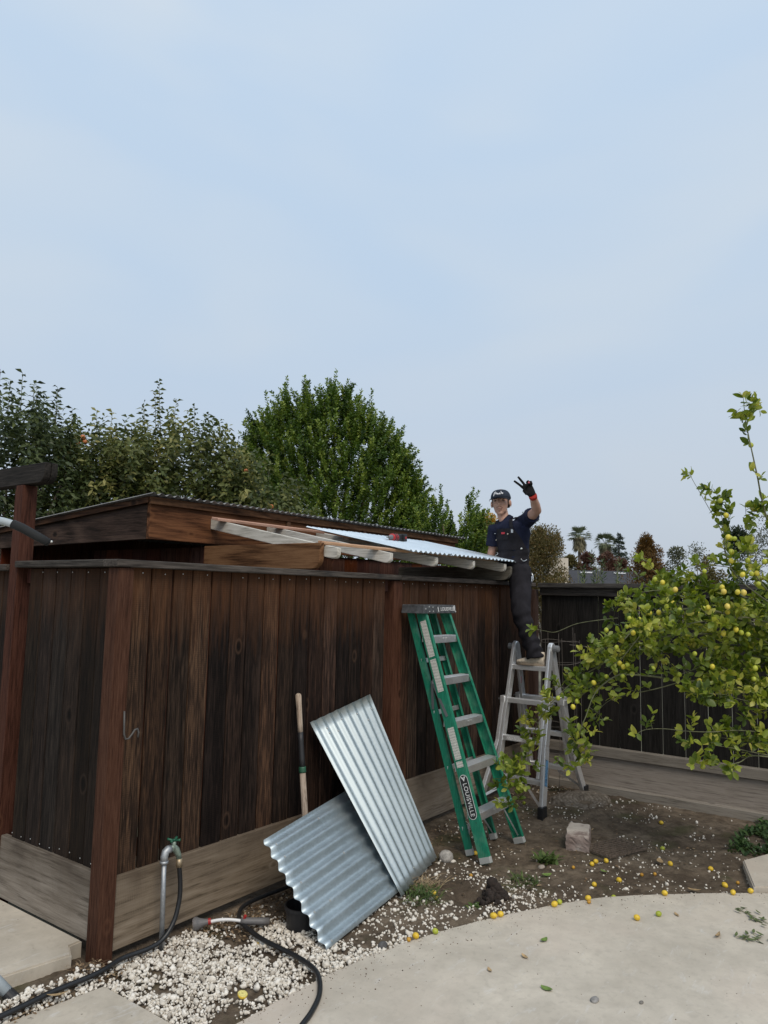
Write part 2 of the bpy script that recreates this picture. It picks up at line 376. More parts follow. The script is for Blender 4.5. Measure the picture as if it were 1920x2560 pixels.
# ---------------------------------------------------------------- the ground
LF = 4.84            # length of the long fence; the dark fence runs off its far end
def grid_sheet(name, x0, x1, y0, y1, step, zf, mat):
    nx = int((x1 - x0) / step) + 1; ny = int((y1 - y0) / step) + 1
    X, Y = np.meshgrid(np.linspace(x0, x1, nx), np.linspace(y0, y1, ny), indexing='ij')
    Z = zf(X, Y); V = np.stack([X.ravel(), Y.ravel(), Z.ravel()], 1)
    i = np.arange(nx - 1)[:, None] * ny + np.arange(ny - 1)[None, :]
    Fq = np.stack([i, i + ny, i + ny + 1, i + 1], -1).reshape(-1, 4)
    return put(name, np_mesh(name, V, Fq, mat, smooth=True))
def soil_z(X, Y):
    z = -0.030 + 0.022 * (fbm(X * 1.3, Y * 1.3, 3, 3) - 0.5) + 0.030 * (fbm(X * 9, Y * 9, 4, 8) - 0.5) + 0.017 * (fbm(X * 34, Y * 34, 3, 5) - 0.5)
    z += 0.055 * np.exp(-(((X - 4.25) / 0.42) ** 2 + ((Y + 0.72) / 0.34) ** 2))          # swelling round the old stump
    z -= 0.055 * np.exp(-(((X - 1.93) / 0.13) ** 2 + ((Y + 0.92) / 0.10) ** 2))          # the dug hole
    z += 0.040 / (1 + np.exp((X + 0.02) / 0.035)) / (1 + np.exp(-(Y + 0.105) / 0.018))       # banked up against the side slab
    return z
tag(grid_sheet('soil', -1.2, 5.2, -4.2, 0.4, 0.02, soil_z, SOIL), kind='structure')
gm = MB(); gm.box(-400, 400, -400, 400, -0.5, -0.10)
tag(gm.build('ground', plain('far_ground', (.13, .12, .085), 0.95, nscale=0.6, namt=0.4)), kind='structure')
# patio with a curved edge
EDGE = [(-0.9, -0.905), (-0.4, -0.893), (.073, -.887), (.318, -.900), (.57, -.918), (.822, -.951), (1.08, -1.010), (1.329, -1.094), (1.58, -1.194), (1.832, -1.314), (2.08, -1.447), (2.319, -1.600), (2.51, -1.775), (2.686, -1.963), (2.87, -2.165), (3.047, -2.385), (3.32, -2.75), (3.6, -3.2), (3.8, -3.9)]
def slab(name, poly, z0, z1, mat, label=None):
    m = MB(); m.prism(poly, (0, 0, z0), (0, 0, z1), (1, 0, 0), (0, 1, 0)); o = m.build(name, mat)
    bm = bmesh.new(); bm.from_mesh(o.data)
    top = [e for e in bm.edges if all(abs(v.co.z - z1) < 1e-5 for v in e.verts)]
    bmesh.ops.bevel(bm, geom=top, offset=0.008, segments=2, affect='EDGES'); bm.to_mesh(o.data); bm.free()
    return tag(o, kind='structure')
def rough_edge(P, amp, seed):
    rr = random.Random(seed); out = []
    for (ax_, ay_), (bx_, by_) in zip(P[:-1], P[1:]):
        n_ = max(1, int(math.hypot(bx_ - ax_, by_ - ay_) / .03))
        for q in range(n_): t = q / n_; out.append((ax_ + (bx_ - ax_) * t + rr.uniform(-amp, amp), ay_ + (by_ - ay_) * t + rr.uniform(-amp, amp)))
    return out + [P[-1]]
slab('patio', rough_edge(EDGE, .0025, 4) + [(3.9, -9), (-9, -9), (-9, -1.6), (-1.6, -0.95)], -0.09, 0.006, CONC)
slab('path', [(-0.085, -0.20), (-0.085, -0.875), (-1.6, -0.94), (-3.5, -0.9), (-3.5, 0.12), (-1.2, -0.06)], -0.08, 0.002, CONC2)
slab('side_slab', [(-0.095, 0.055), (-0.62, 0.145), (-3.5, 0.55), (-3.5, 4), (0.016, 4), (0.016, 0.15), (-0.05, 0.145)], -0.05, 0.064, CONC2)
slab('stepping_slab', [(3.50, -2.16), (3.03, -2.31), (3.22, -2.58), (3.5, -2.95), (4.2, -2.75), (3.95, -2.35)], -0.09, 0.03, CONC)
# white pebbles: nobody could count them
def edge_y(x): return np.interp(x, [p[0] for p in EDGE], [p[1] for p in EDGE])
def scatter_pebbles():
    def dens(X, Y):
        ok = (Y < -0.035) & (Y > edge_y(X) + 0.004) & (X < 4.7)
        path = (X < -0.078) & (Y < -0.19 - (X + 0.085) * 0.12)
        slabm = (X < 0.0) & (Y > 0.0)
        strip = (X < 0.0) & (Y < -0.02) & (Y > -0.18 + np.where(X < -.1, -0.12 * (X + .1) * 0, 0))
        n = fbm(X * 2.6, Y * 2.6, 3, 21); n2 = fbm(X * 7, Y * 7, 3, 33)
        d = np.where(X < 0.95, 1.0, np.where(X < 1.95, 0.75, 0.13))
        d = np.where((X > 0.9) & (X < 2.45) & (Y > -0.75), 0.62, d)
        d = np.where((X > 1.3) & (X < 2.3) & (Y < -0.75), 0.95, d)
        d = np.where((X > 2.3) & (Y < -1.15), 0.17, d)
        d = np.where((X < 0.35) & (Y < -0.66), d * np.clip((n2 - .42) * 5, 0, 1) * 0.5, d)
        d = np.where((X > 0.55) & (X < 1.3) & (Y > -0.33), 0.12, d)     # mulch along the foot of the fence
        d = d * np.where(X < .95, np.clip((n2 - 0.24) * 6, 0.12, 1), np.clip((n - 0.34) * 4.2, 0.05, 1))
        hole = ((X - 1.93) / 0.15) ** 2 + ((Y + 0.94) / 0.13) ** 2 < 1
        d = np.where(hole, 0.02, d)
        d = np.where(strip, np.where(n2 > 0.40, 0.85, 0.45), d)
        return np.where(ok & ~path & ~slabm, d, 0)
    N = 30000
    X = RNG.uniform(-0.75, 4.7, N * 4); Y = RNG.uniform(-2.4, -0.03, N * 4)
    # more candidates close by, where the stones lie two deep
    Xn = RNG.uniform(-0.75, 1.3, N); Yn = RNG.uniform(-1.0, -0.03, N)
    Xa = np.concatenate([Xn, X[:N]]); Ya = np.concatenate([Yn, Y[:N]])
    keep = RNG.random(len(Xa)) < dens(Xa, Ya) * np.where(np.arange(len(Xa)) < N, 0.74, 1.0) * 0.72
    X = Xa[keep]; Y = Ya[keep]; n = len(X)
    bm = bmesh.new(); bmesh.ops.create_icosphere(bm, subdivisions=2, radius=1.0); bm.verts.ensure_lookup_table()
    T2 = np.array([v.co for v in bm.verts]); F2 = np.array([[v.index for v in f.verts] for f in bm.faces]); bm.free()
    bm = bmesh.new(); bmesh.ops.create_icosphere(bm, subdivisions=1, radius=1.0); bm.verts.ensure_lookup_table()
    T1 = np.array([v.co for v in bm.verts]); F1 = np.array([[v.index for v in f.verts] for f in bm.faces]); bm.free()
    near = X < 0.9
    obs = []
    for T, Fc, sel, nm in ((T2[:, :], F2, near & (RNG.random(n) < 2), 'a'), (T1, F1, ~near, 'b')):
        if nm == 'a': T, Fc = T1s, F1s
        idx = np.nonzero(sel)[0]; k = len(idx); x = X[idx]; y = Y[idx]
        big = np.where(x < .95, 1.0, np.where(x < 2.2, 1.12, .95))
        r = (0.0040 + 0.0080 * RNG.random(k) ** 1.9) * big * np.where(RNG.random(k) < .06, 1.7, 1.0)
        # random rotation and uneven lumps
        ax = RNG.normal(size=(k, 3)); ax /= np.linalg.norm(ax, axis=1)[:, None]; th = RNG.uniform(0, 6.28, k)
        K = np.zeros((k, 3, 3)); K[:, 0, 1] = -ax[:, 2]; K[:, 0, 2] = ax[:, 1]; K[:, 1, 0] = ax[:, 2]; K[:, 1, 2] = -ax[:, 0]; K[:, 2, 0] = -ax[:, 1]; K[:, 2, 1] = ax[:, 0]
        R = np.eye(3)[None] + np.sin(th)[:, None, None] * K + (1 - np.cos(th))[:, None, None] * (K @ K)
        sc = np.stack([RNG.uniform(.95, 1.6, k), RNG.uniform(.8, 1.2, k), RNG.uniform(.5, .85, k)], 1)
        Vv = T[None] * sc[:, None, :] * (1 + RNG.normal(0, 0.028, (k, len(T), 1)))
        for q in range(8):      # a few flat facets per stone
            pl = RNG.normal(size=(k, 3)); pl /= np.linalg.norm(pl, axis=1)[:, None]; dcut = RNG.uniform(.50, .86, k); dt = np.einsum('kvj,kj->kv', Vv, pl); ex = np.clip(dt - dcut[:, None], 0, None); Vv = Vv - ex[:, :, None] * pl[:, None, :]
        Vv = np.einsum('kij,kvj->kvi', R, Vv) * r[:, None, None]
        lay = np.where((x < .95) & (RNG.random(k) < .45), 0.011, 0.0)
        zc = soil_z(x, y) + r * 0.35 + lay + np.where(x < .95, 0.012, 0.0)
        Vv = Vv + np.stack([x, y, zc], 1)[:, None, :]
        Fv = (Fc[None] + (np.arange(k) * len(T))[:, None, None]).reshape(-1, 3)
        col = np.repeat(np.clip(RNG.beta(2.8, 1.3, k), 0, 1), len(T))
        obs.append((Vv.reshape(-1, 3), Fv, col))
    V = np.concatenate([obs[0][0], obs[1][0]]); Fq = np.concatenate([obs[0][1], obs[1][1] + len(obs[0][0])]); A = np.concatenate([obs[0][2], obs[1][2]])
    o = put('gravel', np_mesh('gravel', V, Fq, PEB, A, smooth=False))
    tag(o, 'white landscaping pebbles strewn over the soil along the fence', 'gravel', kind='stuff')
def ico(sub):
    bm = bmesh.new(); bmesh.ops.create_icosphere(bm, subdivisions=sub, radius=1.0); bm.verts.ensure_lookup_table()
    T = np.array([v.co for v in bm.verts]); Fc = np.array([[v.index for v in f.verts] for f in bm.faces]); bm.free(); return T, Fc
T1s, F1s = ico(2)
scatter_pebbles()
# ---------------------------------------------------------------- fences
def board_mesh(name, w, t, h, mat, bev=0.004):
    m = MB(); m.box(-w / 2, w / 2, -t / 2, t / 2, 0, h); return m.mesh(name, mat, bevel=bev)
def nail_mesh():
    m = MB(); m.lathe([(0.0035, 0), (0.0035, 0.0015), (0.0015, 0.0025)], 8, Matrix.Rotation(math.pi / 2, 4, 'X')); return m
ZINC = plain('zinc_nail', (.62, .62, .60), 0.4, 0.8)
fa = thing('fence', (0, 0, 0), 'long dark brown plank fence with grey kickboard, in front of the open shed', 'fence')
PW = 0.1415
pm = [board_mesh('plank', PW - 0.004 - 0.002 * (i % 3), 0.018, 1.530, W_PLANK) for i in range(4)]
x = 0.092; i = 0
while x < LF - 0.06:
    if 2.37 < x + PW / 2 < 2.52: x = 2.518; continue
    wv = 1.0 + random.uniform(-.05, .04)
    ww = PW * wv
    if x < 2.37 < x + ww: ww = 2.372 - x
    if x + ww > LF - 0.03: ww = LF - 0.03 - x
    if ww < 0.02: x += 0.02; continue
    put('plank', pm[i % 4], fa, (x + ww / 2, 0.052 + random.uniform(-.004, .004), 0.362), (random.uniform(-.002, .002), random.uniform(-.0015, .0015), random.uniform(-.012, .012)), (ww / PW * .965, 1, 1))
    x += ww; i += 1
def post(name, x0, y0, h, parent, mat, z0=-0.06, s=0.089):
    m = MB(); m.box(x0, x0 + s, y0, y0 + s, z0, h); return m.build(name, mat, parent, (x0 + s / 2, y0 + s / 2, 0), bevel=0.005, seg=2)
post('post', 0.0, 0.0, 1.884, fa, W_POST)
post('post', 2.395, 0.008, 1.880, fa, W_POST, s=0.112)
tag(post('post', LF - 0.035, -0.03, 1.86, fa, W_POSTD), 'weathered corner post')
for a, b in ((0.093, 2.392), (2.51, LF - 0.04)):
    m = MB(); m.box(a, b, 0.020, 0.058, 0.015, 0.366); m.build('kickboard', W_KICKX, fa, ((a + b) / 2, 0.04, 0.0), bevel=0.004)
for a, b in ((-0.022, 2.46), (2.463, LF + 0.02)):
    m = MB(); m.box(a, b, -0.018, 0.11, 1.888, 1.926); m.build('cap_rail', W_CAPX, fa, ((a + b) / 2, 0.05, 1.9), bevel=0.004)
m = MB(); m.box(0.09, LF - .04, 0.064, 0.10, 1.80, 1.886); m.build('rail', W_SHED, fa, (2, .08, 1.8))
m = MB(); m.box(0.09, LF - .04, 0.064, 0.10, 0.42, 0.50); m.build('rail', W_SHED, fa, (2, .08, .45))
nl = nail_mesh()
nlm = nl.mesh('nail', ZINC)
for k in range(30):
    xx = 0.16 + k * 0.1415 + random.uniform(-.02, .02)
    if xx < LF - .1 and not 2.36 < xx < 2.53: put('nail', nlm, fa, (xx, 0.040, 1.862 + random.uniform(-.006, .006)))
# rusty screw hook on the corner post
HOOKM = plain('grey_iron', (.10, .095, .09), 0.6, 0.5)
hk = MB(); hk.tube([(0.075, -0.004, 1.17), (0.073, -0.012, 1.10), (0.072, -0.016, 1.06), (0.080, -0.018, 1.035), (0.098, -0.02, 1.035), (0.115, -0.022, 1.055), (0.128, -0.024, 1.075), (0.142, -0.025, 1.078), (0.150, -0.026, 1.06), (0.146, -0.026, 1.035)], 0.0052, 7)
o = hk.build('utility_hook', HOOKM, None, (0.075, -0.004, 1.10), smooth=True); tag(o, 'bent grey iron hook screwed into the reddish corner post', 'hook')
# short side fence, left of the corner post
fc = thing('side_fence', (0.05, 0.5, 0), 'short dark side fence between the corner post and the tall arbor post', 'fence')
pmc = [board_mesh('plank', 0.136 - .002 * j, 0.018, 1.50, W_PLANKC) for j in range(3)]
y = 0.092
i = 0
while y < 3.1:
    if 0.985 < y + .07 < 1.085: y = 1.088; continue
    ww = 0.1395 * random.uniform(.96, 1.03)
    if y < .99 < y + ww: ww = .992 - y
    if ww < .02: y += .02; continue
    put('plank', pmc[i % 3], fc, (0.052 + random.uniform(-.003, .003) - .05, y + ww / 2 - .5, 0.385), (0, 0, math.pi / 2 + random.uniform(-.01, .01)), (ww / .1395, 1, 1)); y += ww; i += 1
for a, b in ((0.093, 0.990), (1.09, 3.1)):
    m = MB(); m.box(0.018, 0.056, a, b, 0.066, 0.392); m.build('kickboard', W_KICKY, fc, (0.04, (a + b) / 2, 0.02), bevel=0.004)
m = MB(); m.box(-0.018, 0.11, 0.112, 0.990, 1.888, 1.926); m.build('cap_rail', W_CAPY, fc, (0.05, .5, 1.9), bevel=0.004)
m = MB(); m.box(-0.018, 0.11, 1.09, 3.1, 1.870, 1.908); m.build('cap_rail', W_CAPY, fc, (0.05, 1.5, 1.9), bevel=0.004)
m = MB(); m.box(0.063, 0.10, 0.092, 0.99, 1.80, 1.885); m.build('rail', W_SHED, fc, (0.08, .5, 1.8))
for k in range(5): put('nail', nlm, fc, (0.0407 - .05, 0.18 + k * .15 - .5, 1.862), (0, 0, -math.pi / 2))
for k in range(9): put('nail', nlm, fc, (0.0407 - .05, 0.15 + k * .095 - .5, 0.42 + random.uniform(-.01, .01)), (0, 0, -math.pi / 2))
# arbor: tall post with a beam
ab = thing('garden_arbor', (0.045, 1.035, 0), 'tall reddish arbor post carrying a dark beam with rounded end', 'arbor')
post('post', 0.0, 0.99, 2.375, ab, W_POST)
def round_tail(L0, L1, z0, z1, r, n=6, bottom=True):
    # side outline of a beam (a along, b up) with its lower outer corner rounded
    pts = [(L1, z0), (L0 + r, z0)] if bottom else []
    for k in range(1, n + 1):
        a = math.pi / 2 * k / n; pts.append((L0 + r - r * math.sin(a), z0 + r - r * math.cos(a)))
    pts += [(L0, z1), (L1, z1)]
    return pts
m = MB(); m.prism(round_tail(0.775, 3.2, 2.377, 2.492, 0.06), (0.005, 0, 0), (0.043, 0, 0), (0, 1, 0), (0, 0, 1)); m.build('beam', W_ARBOR, ab, (0.02, 1.5, 2.4), bevel=0.003)
m = MB(); m.prism(round_tail(0.775, 3.2, 2.377, 2.492, 0.06), (0.047, 0, 0), (0.085, 0, 0), (0, 1, 0), (0, 0, 1)); m.build('beam', W_ARBOR, ab, (0.07, 1.5, 2.4), bevel=0.003)
# dark fence at the far right
fb = thing('dark_fence', (LF + .06, -2, 0), 'nearly black plank fence behind the lemon tree, light showing through its gaps', 'fence')
pb = [board_mesh('plank', 0.190 - .001 * j, 0.018, 1.50, W_BLACK) for j in range(3)]
i = 0; y = -0.062
while y > -6.0:
    gap = 0.0045 if -2.2 < y < -0.65 else 0.002
    put('plank', pb[i % 3], fb, (random.uniform(-.003, .003), y - .0985 + 2 , 0.385), (random.uniform(-.002, .002), 0, math.pi / 2 + random.uniform(-.006, .006)), ((0.197 - gap) / 0.190, 1, 1))
    y -= 0.197; i += 1
m = MB(); m.box(LF - .035, LF + .015, -6.0, -0.06, 1.880, 1.924); m.build('cap_rail', W_CAPY, fb, (LF, -3, 1.9), bevel=0.004)
m = MB(); m.box(LF + .012, LF + .050, -6.0, -0.06, 1.800, 1.878); m.build('rail', W_CAPY, fb, (LF, -3, 1.83), bevel=0.004)
m = MB(); m.box(LF - .030, LF + .046, -6.0, -0.06, 0.300, 0.388); m.build('rail', W_KICKB, fb, (LF, -3, -0.2), bevel=0.004)
m = MB(); m.box(LF + .000, LF + .038, -6.0, -0.06, 0.03, 0.296); m.build('kickboard', W_KICKB, fb, (LF, -3, 0.1), bevel=0.004)
m = MB(); m.box(LF - .075, LF - .002, -6.0, -0.06, -0.08, 0.045); m.build('kickboard', W_KICKB, fb, (LF, -3, 0.3), bevel=0.004)
post('post', LF + .02, -2.45, 1.87, fb, W_POSTD)
# ---------------------------------------------------------------- the shed
def corr_mesh(name, width, length, mat, pitch=0.0677, amp=0.0085, th=0.0012, per=10, rows=2, x0=0.0, wob=0.0, phase=0.0):
    # sheet in the xy plane, waves across x, ridges along y
    nx = int(width / pitch * per) + 1
    X = np.linspace(0, width, nx); Zw = amp * np.sin(2 * np.pi * X / pitch + phase)
    Ys = np.linspace(0, length, rows); V = []; 
    for s in (0, 1):
        for yy in Ys:
            b = wob * np.sin(X * 3.1 + yy * 2.3) * np.sin(yy / max(length, .01) * np.pi)
            V.append(np.stack([X + x0, np.full(nx, yy), Zw + b - s * th], 1))
    V = np.concatenate(V); Fq = []
    def idx(s, r): return s * rows * nx + r * nx + np.arange(nx)
    for r in range(rows - 1):
        a, b = idx(0, r), idx(0, r + 1); Fq.append(np.stack([a[:-1], a[1:], b[1:], b[:-1]], 1))
        a, b = idx(1, r), idx(1, r + 1); Fq.append(np.stack([a[:-1], b[:-1], b[1:], a[1:]], 1))
    for r in (0, rows - 1):
        a, b = idx(0, r), idx(1, r); Fq.append(np.stack([a[:-1], b[:-1], b[1:], a[1:]], 1))
    return np_mesh(name, V, np.concatenate(Fq), mat, smooth=True)
sh = thing('shed', (3.0, 2.0, 0), 'low brown wooden shed behind the fence, its front roof half stripped to rafters', 'shed')
shl = Vector((3.0, 2.0, 0)); LY = 1.10
# front wall boards under the ledger, side wall, back wall
pws = [board_mesh('wall_plank', 0.183, 0.02, 2.11, W_SHED) for j in range(3)]
for k in range(19):
    put('wall_plank', pws[k % 3], sh, Vector((1.60 + k * 0.186, LY + 0.045, 0.0)) - shl, (0, 0, random.uniform(-.01, .01)))
for k in range(8):
    put('wall_plank', pws[k % 3], sh, Vector((1.55, LY + 0.15 + k * 0.186, 0.0)) - shl, (0, 0, math.pi / 2))
for k in range(22):
    put('wall_plank', pws[k % 3], sh, Vector((1.10 + k * 0.186, 3.20, 0.0)) - shl, None, (1, 1, 1.075))
# ledger and eave boards
m = MB(); m.box(0.972, 5.12, LY - .002, LY + .034, 2.128, 2.402); m.build('fascia', W_FASC_X, sh, (3, LY, 2.2), bevel=0.003)
m = MB(); m.box(0.955, 5.14, LY - .028, LY - .005, 2.372, 2.424); m.build('eave_board', W_FASC_X, sh, (3, LY, 2.2), bevel=0.002)
m = MB(); m.prism([(LY + .037, 2.128), (3.35, 2.10), (3.35, 2.235), (LY + .037, 2.402)], (0.972, 0, 0), (1.008, 0, 0), (0, 1, 0), (0, 0, 1)); m.build('fascia', W_FASC_Y, sh, (0.99, 2, 2.2), bevel=0.003)
m = MB(); m.prism([(LY - .002, 2.380), (3.4, 2.21), (3.4, 2.25), (LY - .002, 2.426)], (0.945, 0, 0), (0.968, 0, 0), (0, 1, 0), (0, 0, 1)); m.build('eave_board', W_FASC_Y, sh, (0.99, 2, 2.2), bevel=0.002)
for xx in (2.33, 3.38, 4.4):
    m = MB(); m.box(xx, xx + .04, LY - .026, LY - .004, 2.30, 2.37); m.build('cleat', W_FASC_X, sh, (xx, LY, 2.3), bevel=0.003)
# old upper roof, sheets running back
sl = -0.078
for k in range(7):
    me = corr_mesh('roof_sheet', 0.64, 2.45, OLDROOF, amp=0.0095, phase=k * 0.7)
    x0 = 0.925 + k * 0.61
    put('roof_sheet', me, sh, Vector((x0, LY - 0.075, 2.440 + 0.0016 * (k % 2))) - shl, (math.atan(sl), 0, 0))
# rafters of the stripped roof
def raft_z(yy): return 2.075 + (yy + 0.15) * 0.196
for xx in (1.515, 2.105, 2.715, 3.305, 3.885):
    yb, yt = LY - 0.004, -0.16
    n = 5; poly = []
    h = 0.078; r = 0.045
    # outline in the (y, z) plane, sloped, lower outer corner rounded
    poly.append((yb, raft_z(yb))); poly.append((yt, raft_z(yt)))
    for q in range(0, n + 1):
        a = math.pi / 2 * q / n
        yy = yt + r - r * math.cos(a); poly.append((yy, raft_z(yy) - (h - r) - r * math.sin(a)))
    poly.append((yb, raft_z(yb) - h))
    m = MB(); m.prism(poly, (xx, 0, 0), (xx + .038, 0, 0), (0, 1, 0), (0, 0, 1)); m.build('rafter', W_WHITE, sh, (xx, .5, 2.2), bevel=0.003)
# end beams
m = MB(); m.prism(round_tail(-0.055, LY - .005, 1.934, 2.108, 0.075), (1.462, 0, 0), (1.505, 0, 0), (0, 1, 0), (0, 0, 1)); m.build('end_beam', W_BEAM, sh, (1.48, .5, 2.0), bevel=0.004)
m = MB(); m.prism(round_tail(-0.165, LY - .005, 1.929, 2.055, 0.085), (3.99, 0, 0), (4.032, 0, 0), (0, 1, 0), (0, 0, 1)); tag(m.build('end_beam', W_BEAMG, sh, (4.0, .5, 2.0), bevel=0.004), 'weathered grey end beam with a rounded tail')
# battens
m = MB(); m.bar((1.43, 0.955, raft_z(.955) + .013), (2.60, 0.93, raft_z(.93) + .011), 0.075, 0.020, (0, -.19, 1)); m.build('batten', W_ORANGE, sh, (2, .95, 2.3), bevel=0.002)
m = MB(); m.bar((1.50, -0.03, raft_z(-.03) + .012), (2.50, -0.02, raft_z(-.02) + .011), 0.062, 0.019, (0, -.19, 1)); m.build('batten', W_TAN, sh, (2, -.02, 2.1), bevel=0.002)
m = MB(); m.bar((2.40, 0.50, raft_z(.5) + .011), (4.02, 0.50, raft_z(.5) + .011), 0.06, 0.018, (0, -.19, 1)); m.build('batten', W_TAN, sh, (3, .5, 2.2), bevel=0.002)
m = MB(); m.bar((2.42, 0.0, raft_z(0) + .011), (4.02, 0.0, raft_z(0) + .011), 0.06, 0.018, (0, -.19, 1)); m.build('batten', W_TAN, sh, (3, 0, 2.2), bevel=0.002)
# new roof sheets on the right half
for k in range(3):
    me = corr_mesh('new_roof_sheet', 0.63, 1.06, GALVR, amp=0.0085)
    put('new_roof_sheet', me, sh, Vector((2.315 + k * 0.575, -0.185, raft_z(-.185) + .036 + 0.0016 * (k % 2))) - shl, (math.atan(0.205), 0, 0))
# dust and screws are too small to see; a few washers show
# ---------------------------------------------------------------- helpers for things built in place
def baked(o, name):
    # evaluate one object on its own, in a scratch scene, and return the mesh
    ts = bpy.data.scenes.new('scratch'); ts.collection.objects.link(o)
    with bpy.context.temp_override(scene=ts, view_layer=ts.view_layers[0]):
        dg = bpy.context.evaluated_depsgraph_get(); me = bpy.data.meshes.new_from_object(o.evaluated_get(dg))
    me.name = name
    bpy.data.objects.remove(o); bpy.data.scenes.remove(ts); return me
def V3(*a): return Vector(a)
def frame_mesh_on(points4, me_w, me_l): pass
def lerp(a, b, t): return Vector(a) * (1 - t) + Vector(b) * t
# ---------------------------------------------------------------- green fibreglass stepladder leaning shut against the fence
gl = thing('stepladder', (2.72, -0.5, 0), 'green fibreglass stepladder with aluminium steps leaning on the fence', 'ladder')
FLb, FRb = V3(2.435, -0.765, -0.02), V3(3.005, -0.752, -0.02)        # feet of the step side
FLt, FRt = V3(2.515, -0.155, 1.660), V3(2.875, -0.155, 1.660)
RLb, RRb = V3(2.505, -0.600, -0.02), V3(2.960, -0.560, -0.02)        # feet of the rear side
RLt, RRt = V3(2.530, -0.045, 1.655), V3(2.862, -0.045, 1.655)
def channel(p, q, web_n, depth, flange, t, web_side):
    # C section: web plane normal web_n (outward), depth along the other cross axis
    d = (q - p).normalized(); n = (web_n - d * web_n.dot(d)).normalized(); s = d.cross(n)
    h = depth / 2; f = flange
    poly = [(0, -h), (0, h), (-f, h), (-f, h - t), (-t, h - t), (-t, -h + t), (-f, -h + t), (-f, -h)]
    m = MB(); m.prism(poly, p, q, n, s); return m
for p, q, nx, dep, fl, nm in ((FLb, FLt, -1, .082, .028, 'front_rail'), (FRb, FRt, 1, .082, .028, 'front_rail'), (RLb, RLt, -1, .050, .026, 'rear_rail'), (RRb, RRt, 1, .050, .026, 'rear_rail')):
    channel(p, q, V3(nx, 0, 0), dep, fl, 0.004, 1).build(nm, GREENF, gl, p)
# moulded top
m = MB(); hw = [(-.238, 0), (.238, 0), (.226, .058), (.218, .064), (-.218, .064), (-.226, .058)]
m.prism(hw, (2.695, -0.222, 1.640), (2.695, -0.020, 1.640), (1, 0, 0), (0, 0, 1)); top = m.build('top_cap', plain('worn_black_plastic', (.070, .073, .078), 0.55, nscale=26, namt=0.6), gl, (2.695, -.12, 1.64), bevel=0.006, seg=2)
WHITEP = plain('white_print', (.72, .72, .72), 0.6)
def text_mesh(name, body, size, mat, M, shear=0.0, ext=0.0006, align='CENTER', sx=1.0):
    cu = bpy.data.curves.new(name, 'FONT'); cu.body = body; cu.size = size; cu.align_x = align; cu.align_y = 'CENTER'; cu.extrude = ext; cu.shear = shear; cu.space_character = 1.05
    to = bpy.data.objects.new(name, cu); me = baked(to, name)
    me.transform(M @ Matrix.Diagonal((sx, 1, 1, 1))); me.materials.clear(); me.materials.append(mat); return me
def basis(x, y, z, o): return Matrix(((x[0], y[0], z[0], o[0]), (x[1], y[1], z[1], o[1]), (x[2], y[2], z[2], o[2]), (0, 0, 0, 1)))
def put_abs(name, me, parent): return put(name, me, parent, -parent_loc(parent))
put_abs('lettering', text_mesh('lettering', 'LOUISVILLE', 0.040, WHITEP, basis((1, 0, 0), (0, 0, 1), (0, -1, 0), (2.80, -0.2238, 1.672)), sx=1.0), top)
for a, b in (((2.655, -0.2236, 1.690), (2.668, -0.2236, 1.652)), ((2.885, -0.2236, 1.697), (2.892, -0.2236, 1.660)), ((2.900, -0.2236, 1.700), (2.908, -0.2236, 1.655)), ((2.90, -0.2236, 1.665), (2.925, -0.2236, 1.650))):
    sc = MB(); sc.bar(a, b, 0.008, 0.0015, (0, 1, 0)); sc.build('paint_scuff', WHITEP, top, a)
rv = MB()
for rx, rz in ((2.487, 1.675), (2.533, 1.690), (2.540, 1.655), (2.585, 1.686), (2.592, 1.656)): rv.lathe([(.006, 0), (.006, .002), (.003, .004)], 8, Matrix.Translation((rx, -0.2225, rz)) @ Matrix.Rotation(math.pi / 2, 4, 'X'))
rv.build('rivet', ZINC, top, (2.5, -.22, 1.67))
# steps
L = (FLt - FLb).length; dn = (FLt - FLb).normalized()
for k in range(5):
    t = (0.300 * (k + 1) + 0.01) / 1.70
    a = lerp(FLb, FLt, t) + V3(.004, 0, 0); b = lerp(FRb, FRt, t) + V3(-.004, 0, 0)
    m = MB(); poly = [(-.042, -.052), (-.042, 0), (.045, 0), (.045, -.045), (.041, -.045), (.041, -.004), (-.038, -.004), (-.038, -.052)]
    m.prism(poly, a, b, (0, 1, 0), (0, 0, 1)); st = m.build('step', ALU2, gl, (a + b) / 2, bevel=0.0012)
    rb = MB()
    for q in range(6): rb.box(a.x + .004, b.x - .004, a.y - .036 + q * .0145, a.y - .031 + q * .0145, a.z, a.z + .0016)
    rb.build('tread_ribs', ALU2, st, (a + b) / 2)
    if k in (0, 2, 4):
        rv = MB()
        for dx in (-.02, .02): rv.lathe([(.006, 0), (.006, .002), (.003, .004)], 8, Matrix.Translation(((a.x + b.x) / 2 + dx, a.y - .0425, a.z - .018)) @ Matrix.Rotation(math.pi / 2, 4, 'X'))
        rv.build('rivet', ZINC, st, (a + b) / 2)
# rear cross bars
for t in (0.10, 0.335, 0.56, 0.78):
    a = lerp(RLb, RLt, t); b = lerp(RRb, RRt, t); m = MB(); m.bar(a, b, 0.012, 0.034, (0, .2, 1)); m.build('rear_bar', ALU2, gl, (a + b) / 2, bevel=0.002)
